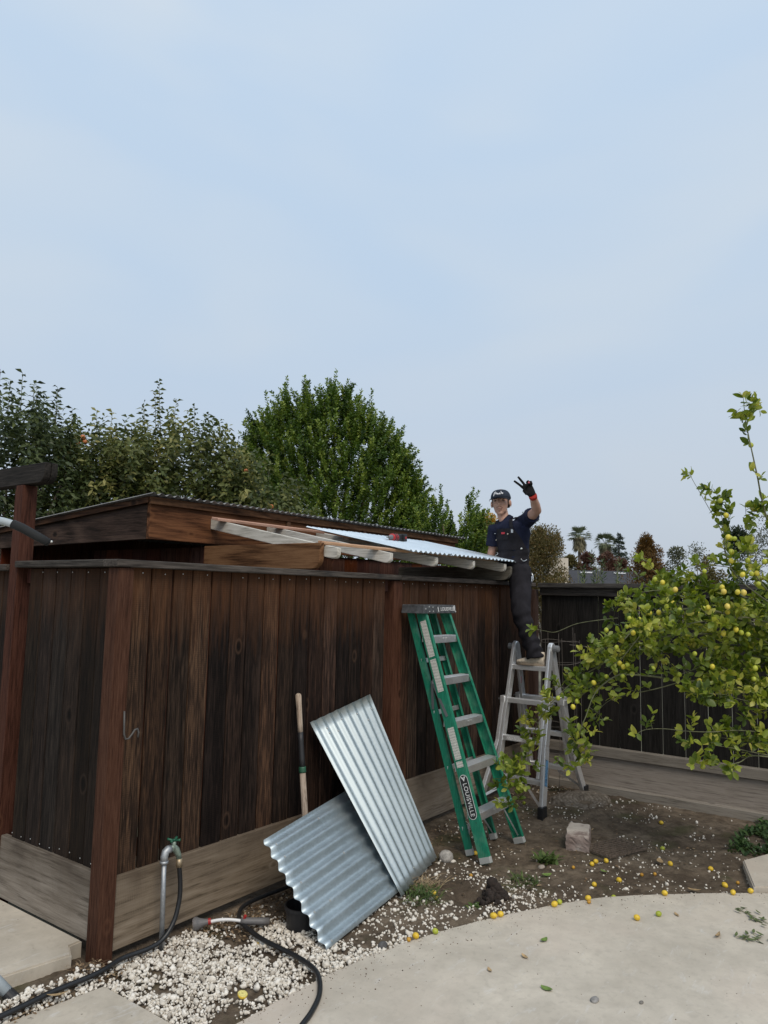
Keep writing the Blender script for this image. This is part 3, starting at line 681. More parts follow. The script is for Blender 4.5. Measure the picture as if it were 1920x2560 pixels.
# knee braces, spreaders, feet
for p, q in ((lerp(FLb, FLt, .175) + V3(.10, 0, -.01), lerp(FLb, FLt, .03) + V3(.012, 0, 0)), (lerp(FRb, FRt, .175) + V3(-.10, 0, -.01), lerp(FRb, FRt, .03) + V3(-.012, 0, 0)),
             (lerp(RLb, RLt, .10) + V3(.09, 0, 0), lerp(RLb, RLt, .02) + V3(.006, 0, 0)), (lerp(RRb, RRt, .10) + V3(-.09, 0, 0), lerp(RRb, RRt, .02) + V3(-.006, 0, 0))):
    m = MB(); m.bar(p, q, 0.012, 0.004, (0, 1, 0)); m.build('knee_brace', ALU2, gl, p)
SPR = plain('dull_steel', (.20, .205, .21), 0.45, 0.7)
for sx, F0, F1, R0, R1 in ((-1, FLb, FLt, RLb, RLt), (1, FRb, FRt, RRb, RRt)):
    e = V3(sx * .006, 0, 0)
    apex = (lerp(F0, F1, .695) + lerp(R0, R1, .70)) / 2 + e
    for q in (lerp(F0, F1, .555) + e, lerp(R0, R1, .575) + e):
        m = MB(); m.bar(apex, q, 0.003, 0.020, (0, 1, 0)); m.build('spreader', SPR, gl, apex)
for p, q, dep in ((FLb, FLt, .086), (FRb, FRt, .086), (RLb, RLt, .054), (RRb, RRt, .054)):
    d = (q - p).normalized(); nx = V3(-1 if p.x < 2.7 else 1, 0, 0); n = (nx - d * nx.dot(d)).normalized(); s = d.cross(n)
    m = MB(); m.prism([(.002, -dep / 2), (.002, dep / 2), (-.032, dep / 2), (-.032, -dep / 2)], p, p + d * .042, n, s); m.build('foot', plain('grey_foot', (.36, .37, .36), .6), gl, p, bevel=0.003)
# stickers on the outer face of the left rail
wn = V3(-1, 0, 0); n = (wn - dn * wn.dot(dn)).normalized(); sdir = dn.cross(n)          # sdir runs across the rail
def lines_mat(name, freq, dark):
    m = MT(name, 0.5, 0, 0.4); tc = m.n('TexCoord').outputs['Object']
    xyz = m.n('SeparateXYZ', {0: tc}); z = xyz.outputs['Z']
    a = m.math('FRACT', m.math('MULTIPLY', z, freq)); ln = m.math('GREATER_THAN', a, 0.55)
    nz = m.noise(m.n('Mapping', {'Vector': tc, 'Scale': (120, 120, 260)}).outputs[0], 1.0, 2)
    ln = m.math('MULTIPLY', ln, m.math('GREATER_THAN', nz, 0.40))
    m.col(m.mix(m.math('MULTIPLY', ln, dark), (.66, .66, .60), (.10, .10, .10))); return m.m
STK = lines_mat('warning_print', 95.0, 0.75)
for t0, t1, wd in ((.800, .955, .052), (.655, .790, .052), (.385, .510, .054), (.355, .378, .054)):
    a = lerp(FLb, FLt, t0) + n * .0012; b = lerp(FLb, FLt, t1) + n * .0012
    m = MB(); m.prism([(0, -wd / 2), (0, wd / 2), (.0006, wd / 2), (.0006, -wd / 2)], a, b, n, sdir); m.build('warning_sticker', STK, gl, a)
def pill(c, ux, uy, nn, hl, hw, th, k=8):
    m = MB(); poly = []
    for s, base in ((1, -math.pi / 2), (-1, math.pi / 2)):
        for i in range(k + 1):
            a = base + math.pi * i / k; poly.append((s * (hl - hw) + hw * math.cos(a), hw * math.sin(a)))
    m.prism(poly, c, c + nn * th, ux, uy); return m
c = lerp(FLb, FLt, .243) + n * .0012
pill(c, dn, sdir, n, .150, .034, .0006).build('badge_border', WHITEP, gl, c)
pill(c + n * .0007, dn, sdir, n, .146, .0305, .0006).build('badge', plain('badge_black', (.012, .013, .013), .4), gl, c)
# the word reads down the rail
put_abs('lettering', text_mesh('lettering', 'LOUISVILLE', 0.046, WHITEP, basis(-dn, -dn.cross(n) * -1 if False else n.cross(-dn), n, c + n * .0018 - dn * .018), sx=0.92), gl)
tri = MB(); tc_ = c + n * .0018 + dn * .122
tri.prism([(.014, -.018), (.014, -.006), (-.004, 0), (.014, .006), (.014, .018), (-.018, 0)], tc_, tc_ + n * .0005, dn, sdir); tri.build('emblem', WHITEP, gl, tc_)
# ---------------------------------------------------------------- folding aluminium ladder the man stands on
al = thing('folding_ladder', (4.1, -0.33, 0), 'folding aluminium A-frame ladder under the standing man', 'ladder')
HX, HZ = 4.085, 1.315
def rail(pts, nm, w1=.030, w2=.068):
    for a, b in zip(pts[:-1], pts[1:]):
        m = MB(); m.bar(a, b, w1, w2, (1, 0, .3)); m.build(nm, ALU, al, a, bevel=0.006, seg=2)
RUNG = [0.232, 0.548, 0.862, 1.150]
fr_top, fl_top = V3(HX - .02, -.520, HZ), V3(HX - .02, -.172, HZ)
def front_pt(s, z): # inner (upper) section of the front pair
    t = z / HZ; x = 3.715 + (HX - .02 - 3.715) * t; y = (-.545 + .025 * t) if s < 0 else (-.150 - .022 * t); return V3(x, y, z)
def rear_pt(s, z):
    t = z / HZ; x = 4.505 + (HX + .03 - 4.505) * t; y = (-.545 + .025 * t) if s < 0 else (-.150 - .022 * t); return V3(x, y, z)
for s in (-1, 1):
    rail([front_pt(s, 0.25), front_pt(s, HZ)], 'inner_rail')
    rail([rear_pt(s, 0.25), rear_pt(s, HZ)], 'inner_rail')
    # outer flared sections, down to the ground
    o = V3(0, s * .034, 0)
    y0 = -.625 if s < 0 else -.040
    rail([V3(3.655, y0, -0.005), front_pt(s, 0.52) + o, front_pt(s, 0.885) + o], 'outer_rail', .034, .074)
    rail([V3(4.575, y0 + (.0 if s < 0 else .0), 0.005), rear_pt(s, 0.52) + o, rear_pt(s, 0.885) + o], 'outer_rail', .034, .074)
    for p in (V3(3.655, y0, -0.005), V3(4.575, y0, 0.005)):
        m = MB(); m.box(p.x - .045, p.x + .045, p.y - .024, p.y + .024, -.035, .075); m.build('rubber_foot', DARKR, al, p, bevel=0.008, seg=2)
    # round hinge with its knob
    m = MB(); m.lathe([(.045, -.020), (.052, -.014), (.052, .014), (.045, .020)], 20, Matrix.Translation((HX + .005, -.520 if s < 0 else -.172, HZ + .01)) @ Matrix.Rotation(math.pi / 2, 4, 'X')); hg = m.build('hinge', ALU, al, (HX, -.5, HZ), smooth=False)
    m = MB(); yk = -.520 - .030 if s < 0 else -.172 + .030
    m.lathe([(.020, -.026), (.029, -.020), (.029, .020), (.020, .026)], 14, Matrix.Translation((HX + .005, yk + (-.018 if s < 0 else .018), HZ + .012)) @ Matrix.Rotation(math.pi / 2, 4, 'X')); m.build('knob', plain('grey_plastic', (.16, .165, .17), .55), hg, (HX, yk, HZ))
    m = MB()
    for q in range(7):
        a = 2 * math.pi * q / 7; m.lathe([(.004, 0), (.004, .002)], 6, Matrix.Translation((HX + .005 + .036 * math.cos(a), (-.541 if s < 0 else -.151) , HZ + .01 + .036 * math.sin(a))) @ Matrix.Rotation(math.pi / 2, 4, 'X'))
    m.build('rivet', SPR, hg, (HX, yk, HZ))
for z in RUNG:
    for fn, sg in ((front_pt, -1), (rear_pt, 1)):
        a, b = fn(-1, z), fn(1, z)
        if z < .5: a = a + V3(0, -.03, 0); b = b + V3(0, .03, 0)
        m = MB(); poly = [(-.030, -.020), (-.030, .016), (-.024, .022), (-.004, .022), (.0, .019), (.004, .022), (.024, .022), (.030, .016), (.030, -.020)]
        m.prism(poly, a, b, (1, 0, .0), (0, 0, 1)); rg = m.build('rung', ALU, al, (a + b) / 2, bevel=0.0015)
# locking brackets, diagonal stays, stickers, instruction label
for fn in (front_pt, rear_pt):
    for s in (-1, 1):
        p = fn(s, .862) + V3(0, s * .034, 0); m = MB(); m.box(p.x - .044, p.x + .044, p.y - .023, p.y + .023, p.z - .045, p.z + .035); br = m.build('lock_bracket', ALU, al, p, bevel=0.005)
        m = MB(); m.tube([p + V3(0, s * .02, .0), p + V3(0, s * .055, .0)], [.008, .010], 10); m.build('lock_pin', SPR, br, p)
for a, b in ((front_pt(-1, .20) + V3(0, .12, 0), V3(3.675, -.60, .06)), (front_pt(1, .20) + V3(0, -.12, 0), V3(3.675, -.06, .06)), (rear_pt(-1, .20) + V3(0, .12, 0), V3(4.56, -.60, .06))):
    m = MB(); m.bar(a, b, .022, .004, (1, 0, 0)); m.build('stay', ALU, al, a)
BLUES = lines_mat('blue_sticker_print', 60.0, 0.9)
a = lerp(V3(3.655, -.625, 0), front_pt(-1, .52) + V3(0, -.034, 0), .42); b = lerp(V3(3.655, -.625, 0), front_pt(-1, .52) + V3(0, -.034, 0), .80)
m = MB(); m.bar(a + V3(-.0, -.0185, 0), b + V3(0, -.0185, 0), .0008, .045, (1, 0, .3)); m.build('sticker', plain('blue_sticker', (.10, .22, .36), .5, nscale=60, namt=.8), al, a)
z = .548; a, b = front_pt(-1, z), front_pt(1, z)
m = MB(); m.box(a.x - .0312, a.x - .0304, -.36, -.21, z - .014, z + .014); m.build('sticker', plain('white_sticker', (.60, .60, .60), .5, nscale=90, namt=.5), al, (a.x, -.28, z))
p = rear_pt(1, 1.02); m = MB(); m.box(p.x - .030, p.x - .02, p.y - .0165, p.y - .0158, p.z - .03, p.z + .03); m.build('sticker', plain('pink_sticker', (.55, .22, .24), .5), al, p)
# ---------------------------------------------------------------- two loose roofing sheets
def loose_sheet(name, A0, A1, B0, B1, mat, label, waves, holes, bow):
    # A0 -> A1 across the waves at one end, B0 -> B1 at the other; a thin sheet bends and twists a little
    A0, A1, B0, B1 = [np.array(p, float) for p in (A0, A1, B0, B1)]
    nx, rows = waves * 12 + 1, 16; th = .0012
    def pt(f, t, off=0.0):
        p = (A0 * (1 - f) + A1 * f) * (1 - t) + (B0 * (1 - f) + B1 * f) * t
        du = (A1 - A0) * (1 - t) + (B1 - B0) * t; dv = (B0 - A0) * (1 - f) + (B1 - A1) * f; n_ = np.cross(du, dv); n_ /= np.linalg.norm(n_)
        if n_ @ np.array([-.8, -.59, .3]) < 0: n_ = -n_
        return p + n_ * (.0118 * math.sin(2 * math.pi * waves * f) + bow * math.sin(math.pi * t) * math.sin(math.pi * f) + off)
    org = pt(0, 0); V = np.array([[pt(i / (nx - 1), r / (rows - 1), -s_ * th) for i in range(nx)] for s_ in (0, 1) for r in range(rows)]).reshape(-1, 3) - org
    def idx(s_, r): return s_ * rows * nx + r * nx + np.arange(nx)
    Fq = []
    for r in range(rows - 1):
        a, b = idx(0, r), idx(0, r + 1); Fq.append(np.stack([a[:-1], a[1:], b[1:], b[:-1]], 1))
        a, b = idx(1, r), idx(1, r + 1); Fq.append(np.stack([a[:-1], b[:-1], b[1:], a[1:]], 1))
    for r in (0, rows - 1):
        a, b = idx(0, r), idx(1, r); Fq.append(np.stack([a[:-1], b[:-1], b[1:], a[1:]], 1))
    root = put(name, np_mesh(name, V, np.concatenate(Fq), mat, smooth=True), None, tuple(org))
    for fx, fy in holes:
        f = (round(fx * waves - .25) + .25) / waves; p = pt(f, fy, .0006); q = pt(f, fy, .004); zq = Vector(q - p).to_track_quat('Z', 'Y').to_matrix().to_4x4()
        hm = MB(); hm.lathe([(.0075, 0), (.0075, .0018), (.0035, .0018), (.0035, .0045)], 8, Matrix.Translation(p - org) @ zq); put('washer', hm.mesh('washer', ZINC), root)
    return tag(root, label, 'metal sheet')
loose_sheet('roofing_sheet', (1.598, -.658, -.004), (2.284, -.473, -.002), (1.452, -.022, .948), (2.083, -.022, 1.068), GALV, 'tall silver corrugated sheet propped upright against the fence', 8, [(.13, .93), (.35, .94), (.6, .93), (.85, .92), (.4, .06), (.8, .87), (.13, .90), (.3, .89)], .012)
loose_sheet('roofing_sheet', (.794, -.757, -.002), (.790, -.300, .440), (1.78, -.588, .002), (1.90, -.086, .502), GALV2, 'lower bluish corrugated sheet lying slanted, behind the tall one', 8, [(.94, .05), (.72, .06), (.5, .07), (.28, .05), (.08, .06), (.9, .45), (.3, .2), (.5, .5)], .010)
# ---------------------------------------------------------------- long-handled tool
tl = thing('long_handled_tool', (1.35, -0.12, 0), 'long wooden-handled garden tool with black sleeve leaning on the fence', 'garden tool')
P0_, P1_ = V3(1.350, -.145, -.01), V3(1.372, 0.016, 1.140)
def seg(t0, t1, r0, r1, nm, mat, k=12):
    m = MB(); pts = [lerp(P0_, P1_, t0 + (t1 - t0) * q / 4) for q in range(5)]; m.tube(pts, [r0 + (r1 - r0) * q / 4 for q in range(5)], k); return m.build(nm, mat, tl, pts[0], smooth=True)
seg(0.0, .585, .021, .019, 'lower_handle', W_HANDLE); seg(.58, .61, .023, .023, 'collar', plain('green_paint', (.02, .09, .05), .5)); seg(.605, .79, .019, .0175, 'sleeve', BLACKP)
seg(.788, .985, .0165, .0195, 'upper_handle', W_HANDLE)
m = MB(); m.ball(lerp(P0_, P1_, .985), .0192, 2, (1, 1, .8)); m.build('handle_end', W_HANDLE, tl, P1_, smooth=True)
# ---------------------------------------------------------------- standpipe tap, hoses, spray wand
sp = thing('garden_tap', (.305, -.09, 0), 'galvanised standpipe with a garden tap and green handle', 'tap')
m = MB(); m.tube([(.312, -.085, -.04), (.304, -.088, .22), (.298, -.090, .415)], .0125, 14); m.build('pipe', PIPEG, sp, (.305, -.09, 0), smooth=True)
m = MB(); m.tube([(.298, -.090, .405), (.298, -.090, .435), (.304, -.090, .455), (.318, -.0905, .464), (.334, -.091, .464)], [.019, .0195, .020, .020, .019], 14); m.lathe([(.0215, 0), (.0215, .014)], 14, Matrix.Translation((.298, -.09, .400))); m.build('elbow', PIPEG, sp, (.298, -.09, .44), smooth=True)
BRASS = plain('verdigris_brass', (.24, .30, .25), .55, .5, nscale=50, namt=.45)
m = MB(); m.tube([(.330, -.091, .464), (.350, -.092, .466), (.368, -.0925, .452), (.383, -.093, .425), (.390, -.0935, .398)], [.015, .019, .0175, .0145, .013], 14); m.lathe([(.012, 0), (.012, .028), (.008, .03)], 12, Matrix.Translation((.352, -.092, .466))); bb = m.build('tap_body', BRASS, sp, (.36, -.09, .45), smooth=True)
m = MB(); m.tube([(.390, -.0935, .402), (.3925, -.0938, .360)], .0165, 14); m.build('hose_coupling', plain('brass', (.38, .30, .20), .45, .7), sp, (.39, -.09, .38), smooth=True)
GH = plain('green_handle', (.015, .10, .055), .45)
m = MB()
for q in range(4):
    a = q * math.pi / 2 + .5; m.tube([(.352, -.092, .500), (.352 + .026 * math.cos(a), -.092 + .026 * math.sin(a), .504), (.352 + .034 * math.cos(a), -.092 + .034 * math.sin(a), .505)], [.006, .0055, .0075], 8)
m.lathe([(.008, 0), (.008, .012)], 10, Matrix.Translation((.352, -.092, .495))); m.build('tap_handle', GH, sp, (.352, -.092, .5), smooth=True)
def smooth_path(pts, per=10):
    P = [Vector(p) for p in pts]; P = [P[0] * 2 - P[1]] + P + [P[-1] * 2 - P[-2]]; out = []
    for i in range(1, len(P) - 2):
        for k in range(per):
            t = k / per; t2, t3 = t * t, t * t * t
            out.append(0.5 * ((2 * P[i]) + (-P[i - 1] + P[i + 1]) * t + (2 * P[i - 1] - 5 * P[i] + 4 * P[i + 1] - P[i + 2]) * t2 + (-P[i - 1] + 3 * P[i] - 3 * P[i + 1] + P[i + 2]) * t3))
    out.append(P[-2]); return out
m = MB(); m.tube(smooth_path([(.3925, -.0938, .365), (.402, -.097, .27), (.395, -.102, .19), (.362, -.108, .105), (.300, -.110, .045), (.22, -.105, .026), (.078, -.092, .026), (-.08, -.132, .030), (-.30, -.130, .033), (-.52, -.142, .033), (-1.2, -.16, .030)]), .0118, 12)
tag(m.build('garden_hose', DARKR, None, (.39, -.09, .36), smooth=True), 'black rubber hose running from the tap along the path edge', 'hose')
m = MB(); m.tube(smooth_path([(1.75, -.10, .012), (1.45, -.075, .012), (1.2, -.065, .012), (1.0, -.055, .012), (.87, -.075, .013), (.765, -.16, .013), (.705, -.27, .014), (.655, -.46, .014), (.632, -.703, .014), (.576, -.882, .018), (.454, -1.012, .018), (.313, -1.091, .018), (.15, -1.15, .018), (-.15, -1.28, .018), (-.8, -1.6, .018)]), .0118, 12)
tag(m.build('garden_hose', DARKR, None, (.7, -.3, .0), smooth=True), 'black hose looping out from under the corrugated sheets onto the patio', 'hose')
wd = thing('spray_wand', (.68, -.17, .02), 'watering wand with grey spray head and white tube lying on the pebbles', 'spray wand')
GP = plain('grey_wand_plastic', (.13, .125, .125), .55)
A_, B_ = V3(.545, -.075, .028), V3(.815, -.345, .026)
d_ = (B_ - A_).normalized()
m = MB(); Mx = Matrix.Translation(A_) @ (-d_ + V3(0, 0, -.15)).to_track_quat('Z', 'Y').to_matrix().to_4x4()
m.lathe([(.014, -.060), (.017, -.040), (.026, -.012), (.034, 0), (.034, .014), (.030, .017)], 18, Mx); m.build('spray_head', GP, wd, A_, smooth=False)
m = MB(); m.lathe([(.029, .0172), (.029, .019)], 18, Mx); m.build('spray_face', plain('pale_plastic', (.40, .36, .36), .6), wd, A_)
REDP = plain('red_plastic', (.34, .022, .022), .45)
m = MB(); m.lathe([(.0155, -.072), (.0165, -.058)], 14, Mx); m.build('ring', REDP, wd, A_)
m = MB(); m.tube(smooth_path([A_ + d_ * .060 + V3(0, 0, .006), A_ + d_ * .11 + V3(0, 0, .014), A_ + d_ * .17 + V3(0, 0, .014), A_ + d_ * .24 + V3(0, 0, .004)], 6), .0085, 12); m.build('tube', plain('white_tube', (.70, .70, .70), .35), wd, A_, smooth=True)
m = MB(); m.tube([A_ + d_ * .225 + V3(0, 0, .006), A_ + d_ * .25 + V3(0, 0, .004), A_ + d_ * .33 + V3(0, 0, 0), A_ + d_ * .378 + V3(0, 0, 0)], [.013, .018, .019, .017], 14); hd_ = m.build('grip', GP, wd, A_, smooth=True)
m = MB(); m.tube([A_ + d_ * .245 + V3(0, 0, .018), A_ + d_ * .25 + V3(-.004, -.004, .034)], [.009, .008], 10); m.build('lever', REDP, hd_, A_)
# black nursery pot under the slanted sheet
m = MB(); m.lathe([(.080, 0), (.092, .12), (.099, .12), (.099, .138), (.090, .138), (.082, .03)], 20, Matrix.Translation((.93, -.47, -.03))); tag(m.build('nursery_pot', BLACKP, None, (.905, -.505, 0), smooth=False), 'black plastic pot hidden under the slanted corrugated sheet', 'pot')
# ---------------------------------------------------------------- tubular frame at the left edge
tf = thing('tubular_frame', (-.60, .06, 0), 'grey bent metal tube frame with black foam grip at the left edge', 'tube frame')
m = MB(); m.tube(smooth_path([(-.94, .46, 2.00), (-.80, .27, 2.055), (-.665, .095, 2.075), (-.607, .011, 2.066), (-.570, -.040, 2.050)], 6), .0165, 14); m.tube([(-.94, .46, 2.00), (-.94, .46, .6), (-.80, .40, .45), (-.62, .18, .30), (-.49, .04, .13), (-.432, -.020, .046)], .0240, 14); m.build('tube', TUBEG, tf, (-.6, .06, .5), smooth=True)
m = MB(); m.tube([(-.574, -.035, 2.053), (-.545, -.068, 2.035), (-.500, -.120, 1.998), (-.470, -.156, 1.974)], [.0195, .0200, .0195, .0175], 14); gp_ = m.build('foam_grip', FOAM, tf, (-.5, -.1, 2), smooth=True)
m = MB(); m.ball((-.462, -.166, 1.978), .006, 2); m.build('end_pin', ZINC, gp_, (-.46, -.166, 1.978), smooth=True)
m = MB(); m.tube([(-.438, -.014, .052), (-.418, -.036, .024), (-.411, -.044, .016)], [.0255, .0275, .0265], 16); m.build('end_cap', BLACKP, tf, (-.43, -.02, .03))
# ---------------------------------------------------------------- cordless driver on the roof
dr = thing('cordless_driver', (3.05, .44, 2.24), 'red and black cordless driver lying on the new roof sheet', 'power tool')
def on_roof(x, y, h=0.0): return V3(x, y, raft_z(y) + .052 + h)
D0, D1 = on_roof(2.83, .405, .022), on_roof(3.15, .460, .028); dd = (D1 - D0).normalized()
m = MB(); m.tube([D0, D0 + dd * .035], .0045, 8); m.tube([D0 + dd * .035, D0 + dd * .06, D0 + dd * .095], [.010, .016, .024], 14); m.build('chuck', plain('gun_metal', (.22, .22, .22), .4, .6), dr, D0)
m = MB(); m.tube([D0 + dd * .092, D0 + dd * .10, D0 + dd * .185, D0 + dd * .20], [.026, .032, .034, .030], 14); m.build('motor_body', plain('tool_red', (.42, .018, .022), .45), dr, D0, bevel=0)
m = MB()
for t in (.118, .150, .178): m.tube([D0 + dd * t, D0 + dd * (t + .012)], .0352, 14)
m.build('rubber_band', BLACKP, dr, D0)
side = dd.cross(V3(0, 0, 1)).normalized()
m = MB(); m.bar(D0 + dd * .195 + V3(0, 0, -.002), D0 + dd * .275, .044, .055); m.build('handle', BLACKP, dr, D0, bevel=.010, seg=2)
m = MB(); m.bar(D0 + dd * .270, D0 + dd * .325, .085, .066); bt_ = m.build('battery', BLACKP, dr, D0, bevel=.008, seg=2)
m = MB(); m.bar(D0 + dd * .282 , D0 + dd * .312, .088, .020); m.build('battery_stripe', plain('tool_red_b', (.34, .018, .022), .5), bt_, D0)
# ---------------------------------------------------------------- small things on the ground
_gx = np.linspace(-1.2, 5.2, 641); _gy = np.linspace(-4.2, .4, 461); _GZ = soil_z(*np.meshgrid(_gx, _gy, indexing='ij')).tolist()
def gz(x, y):
    i = min(639, max(0, int((x + 1.2) * 100))); j = min(459, max(0, int((y + 4.2) * 100))); return _GZ[i][j]
# broken block of pink stone
bs = MB()
prof = [(-.135, -.085), (.135, -.08), (.140, .075), (-.02, .088), (-.140, .080)]
bs.prism(prof, (0, 0, 0), (0, 0, .130), (1, 0, 0), (0, 1, 0))
me = bs.mesh('stone_block', None); bm = bmesh.new(); bm.from_mesh(me)
bmesh.ops.subdivide_edges(bm, edges=list(bm.edges), cuts=7, use_grid_fill=True)
bmesh.ops.triangulate(bm, faces=list(bm.faces))
for v in bm.verts:
    q = v.co; d = 0.006 * (random.random() - .5)
    cut = max(0.0, (q.x - .05) * .5) if False else 0
    edge = min(abs(q.z - .165), abs(q.y + .083), abs(q.x - .137), abs(q.x + .137), abs(q.y - .08))
    v.co = q + V3(random.uniform(-1, 1), random.uniform(-1, 1), random.uniform(-1, 1)) * .0035
    if q.z > .118 and q.x < -.06: v.co.z -= (-.06 - q.x) * .35
    if q.z > .10: v.co.x *= .95; v.co.y *= .93
bm.to_mesh(me); bm.free()
mm = MT('pink_stone', .9, 0, .2); vv = mm.coord('Object'); f1 = mm.noise(vv, 11, 6, .4); f2 = mm.noise(vv, 60, 5)
cc = mm.ramp(f1, [(.35, (.225, .175, .155)), (.55, (.31, .255, .23)), (.72, (.44, .41, .375))]); cc = mm.mix(mm.math('MULTIPLY', f2, .35), cc, (.16, .12, .105))
zz = mm.n('SeparateXYZ', {0: mm.n('TexCoord').outputs['Object']}).outputs['Z']
cc = mm.mix(mm.maprange(mm.math('ADD', zz, mm.math('MULTIPLY', mm.math('SUBTRACT', f1, .5), .10)), .102, .125, 0, .75), cc, (.52, .47, .41)); mm.col(cc); mm.bump(mm.math('ADD', f1, f2), .7, .006)
me.materials.append(mm.m)
o = put('stone_block', me, None, (3.24, -1.10, gz(3.24, -1.1) - .012), (0, .02, math.radians(18))); tag(o, 'broken block of pinkish stone with a pale top standing on the soil', 'stone block')
# old stump cut flush
sm = MB(); n = 44; ring = []
for k in range(n):
    a = 2 * math.pi * k / n; ring.append((math.cos(a) * (.27 + .035 * math.sin(3 * a + .5) + .012 * math.sin(11 * a)), math.sin(a) * (.20 + .02 * math.sin(2 * a) + .01 * math.sin(13 * a))))
vs = []; fs = []
lay = [(1.22, -.09), (1.06, -.03), (1.0, -.004), (.97, .004), (.62, .012), (.30, .008), (.04, .006)]
for s_, z_ in lay:
    for k, (a, b) in enumerate(ring): vs.append((a * s_, b * s_, z_ + (.004 * math.sin(k * 2.1 + s_ * 9) if s_ < 1.1 else 0) + (.022 * (b / .2) if s_ <= 1.06 else 0)))
for i in range(len(lay) - 1):
    for k in range(n): fs.append((i * n + k, i * n + (k + 1) % n, (i + 1) * n + (k + 1) % n, (i + 1) * n + k))
fs.append(tuple(range((len(lay) - 1) * n, len(lay) * n))); sm.add(vs, fs)
mm = MT('stump_wood', .95, 0, .15); tc = mm.n('TexCoord').outputs['Object']; vv = mm.n('Mapping', {'Vector': tc, 'Scale': (1, 1.3, .15)}).outputs[0]
wv = mm.n('TexWave', {'Vector': vv, 'Scale': 9.0, 'Distortion': 3.5, 'Detail': 3.0}, wave_type='RINGS', rings_direction='Z').outputs['Fac']; nz = mm.noise(tc, 34, 6)
mm.col(mm.mix(mm.math('MULTIPLY', wv, .5), mm.ramp(nz, [(.3, (.10, .082, .064)), (.7, (.28, .24, .195))]), (.10, .08, .062))); mm.bump(mm.math('ADD', nz, wv), .6, .01)
o = sm.build('tree_stump', mm.m); o.location = (4.24, -.735, .034); o.rotation_euler = (0, 0, math.radians(-32)); tag(o, 'flat weathered tree stump cut level with the soil by the ladder', 'stump')
# rusty grate lying in the soil
gr = thing('drain_grate', (3.30, -1.345, .0), 'rusty flat steel grate half sunk in the soil beside the block', 'grate')
RUST = plain('rust', (.125, .096, .074), .9, .2, nscale=60, namt=.5)
ang = math.radians(-22); ca, sa = math.cos(ang), math.sin(ang)
def gp(a, b, z): return V3(3.30 + a * ca - b * sa, -1.345 + a * sa + b * ca, z)
gzz = gz(3.3, -1.345) + .022
for k in range(9):
    b = -.125 + k * .0312; m = MB(); m.bar(gp(-.19, b, gzz), gp(.19, b, gzz), .009, .014); m.build('bar', RUST, gr, gp(0, b, gzz))
for a in (-.19, 0, .19): m = MB(); m.bar(gp(a, -.13, gzz - .006), gp(a, .13, gzz - .006), .008, .012); m.build('cross_bar', RUST, gr, gp(a, 0, gzz))
# lemons dropped on the soil and the patio
def lemon_mesh(name, r, mat, long=1.12, seed=0):
    prof = []; N = 12
    for k in range(N + 1):
        t = math.pi * k / N; z = -math.cos(t); rr = math.sin(t)
        prof.append((max(rr, .012) * r, z * r * long * (1.0 if abs(z) < .93 else 1.03)))
    m = MB(); m.lathe(prof, 14); return m.mesh(name, mat, smooth=True)
def lemon_mat(name, lo, hi):
    m = MT(name, .42, 0, .5); v = m.coord('Object'); a = m.noise(v, 25, 3); b = m.noise(v, 260, 2)
    m.col(m.ramp(a, [(.3, lo), (.7, hi)])); m.bump(b, .25, .0015); return m.m
LEM_Y = lemon_mat('ripe_lemon', (.62, .40, .022), (.78, .55, .055)); LEM_G = lemon_mat('green_lemon', (.30, .36, .03), (.46, .48, .05)); LEM_M = lemon_mat('yellowing_lemon', (.55, .46, .035), (.68, .58, .07)); LEM_O = lemon_mat('old_lemon', (.36, .17, .02), (.60, .33, .03))
LM = [lemon_mesh('lemon', .0158, LEM_Y), lemon_mesh('lemon', .0165, LEM_Y, 1.2), lemon_mesh('lemon', .0150, LEM_G), lemon_mesh('lemon', .0115, LEM_O, 1.0)]
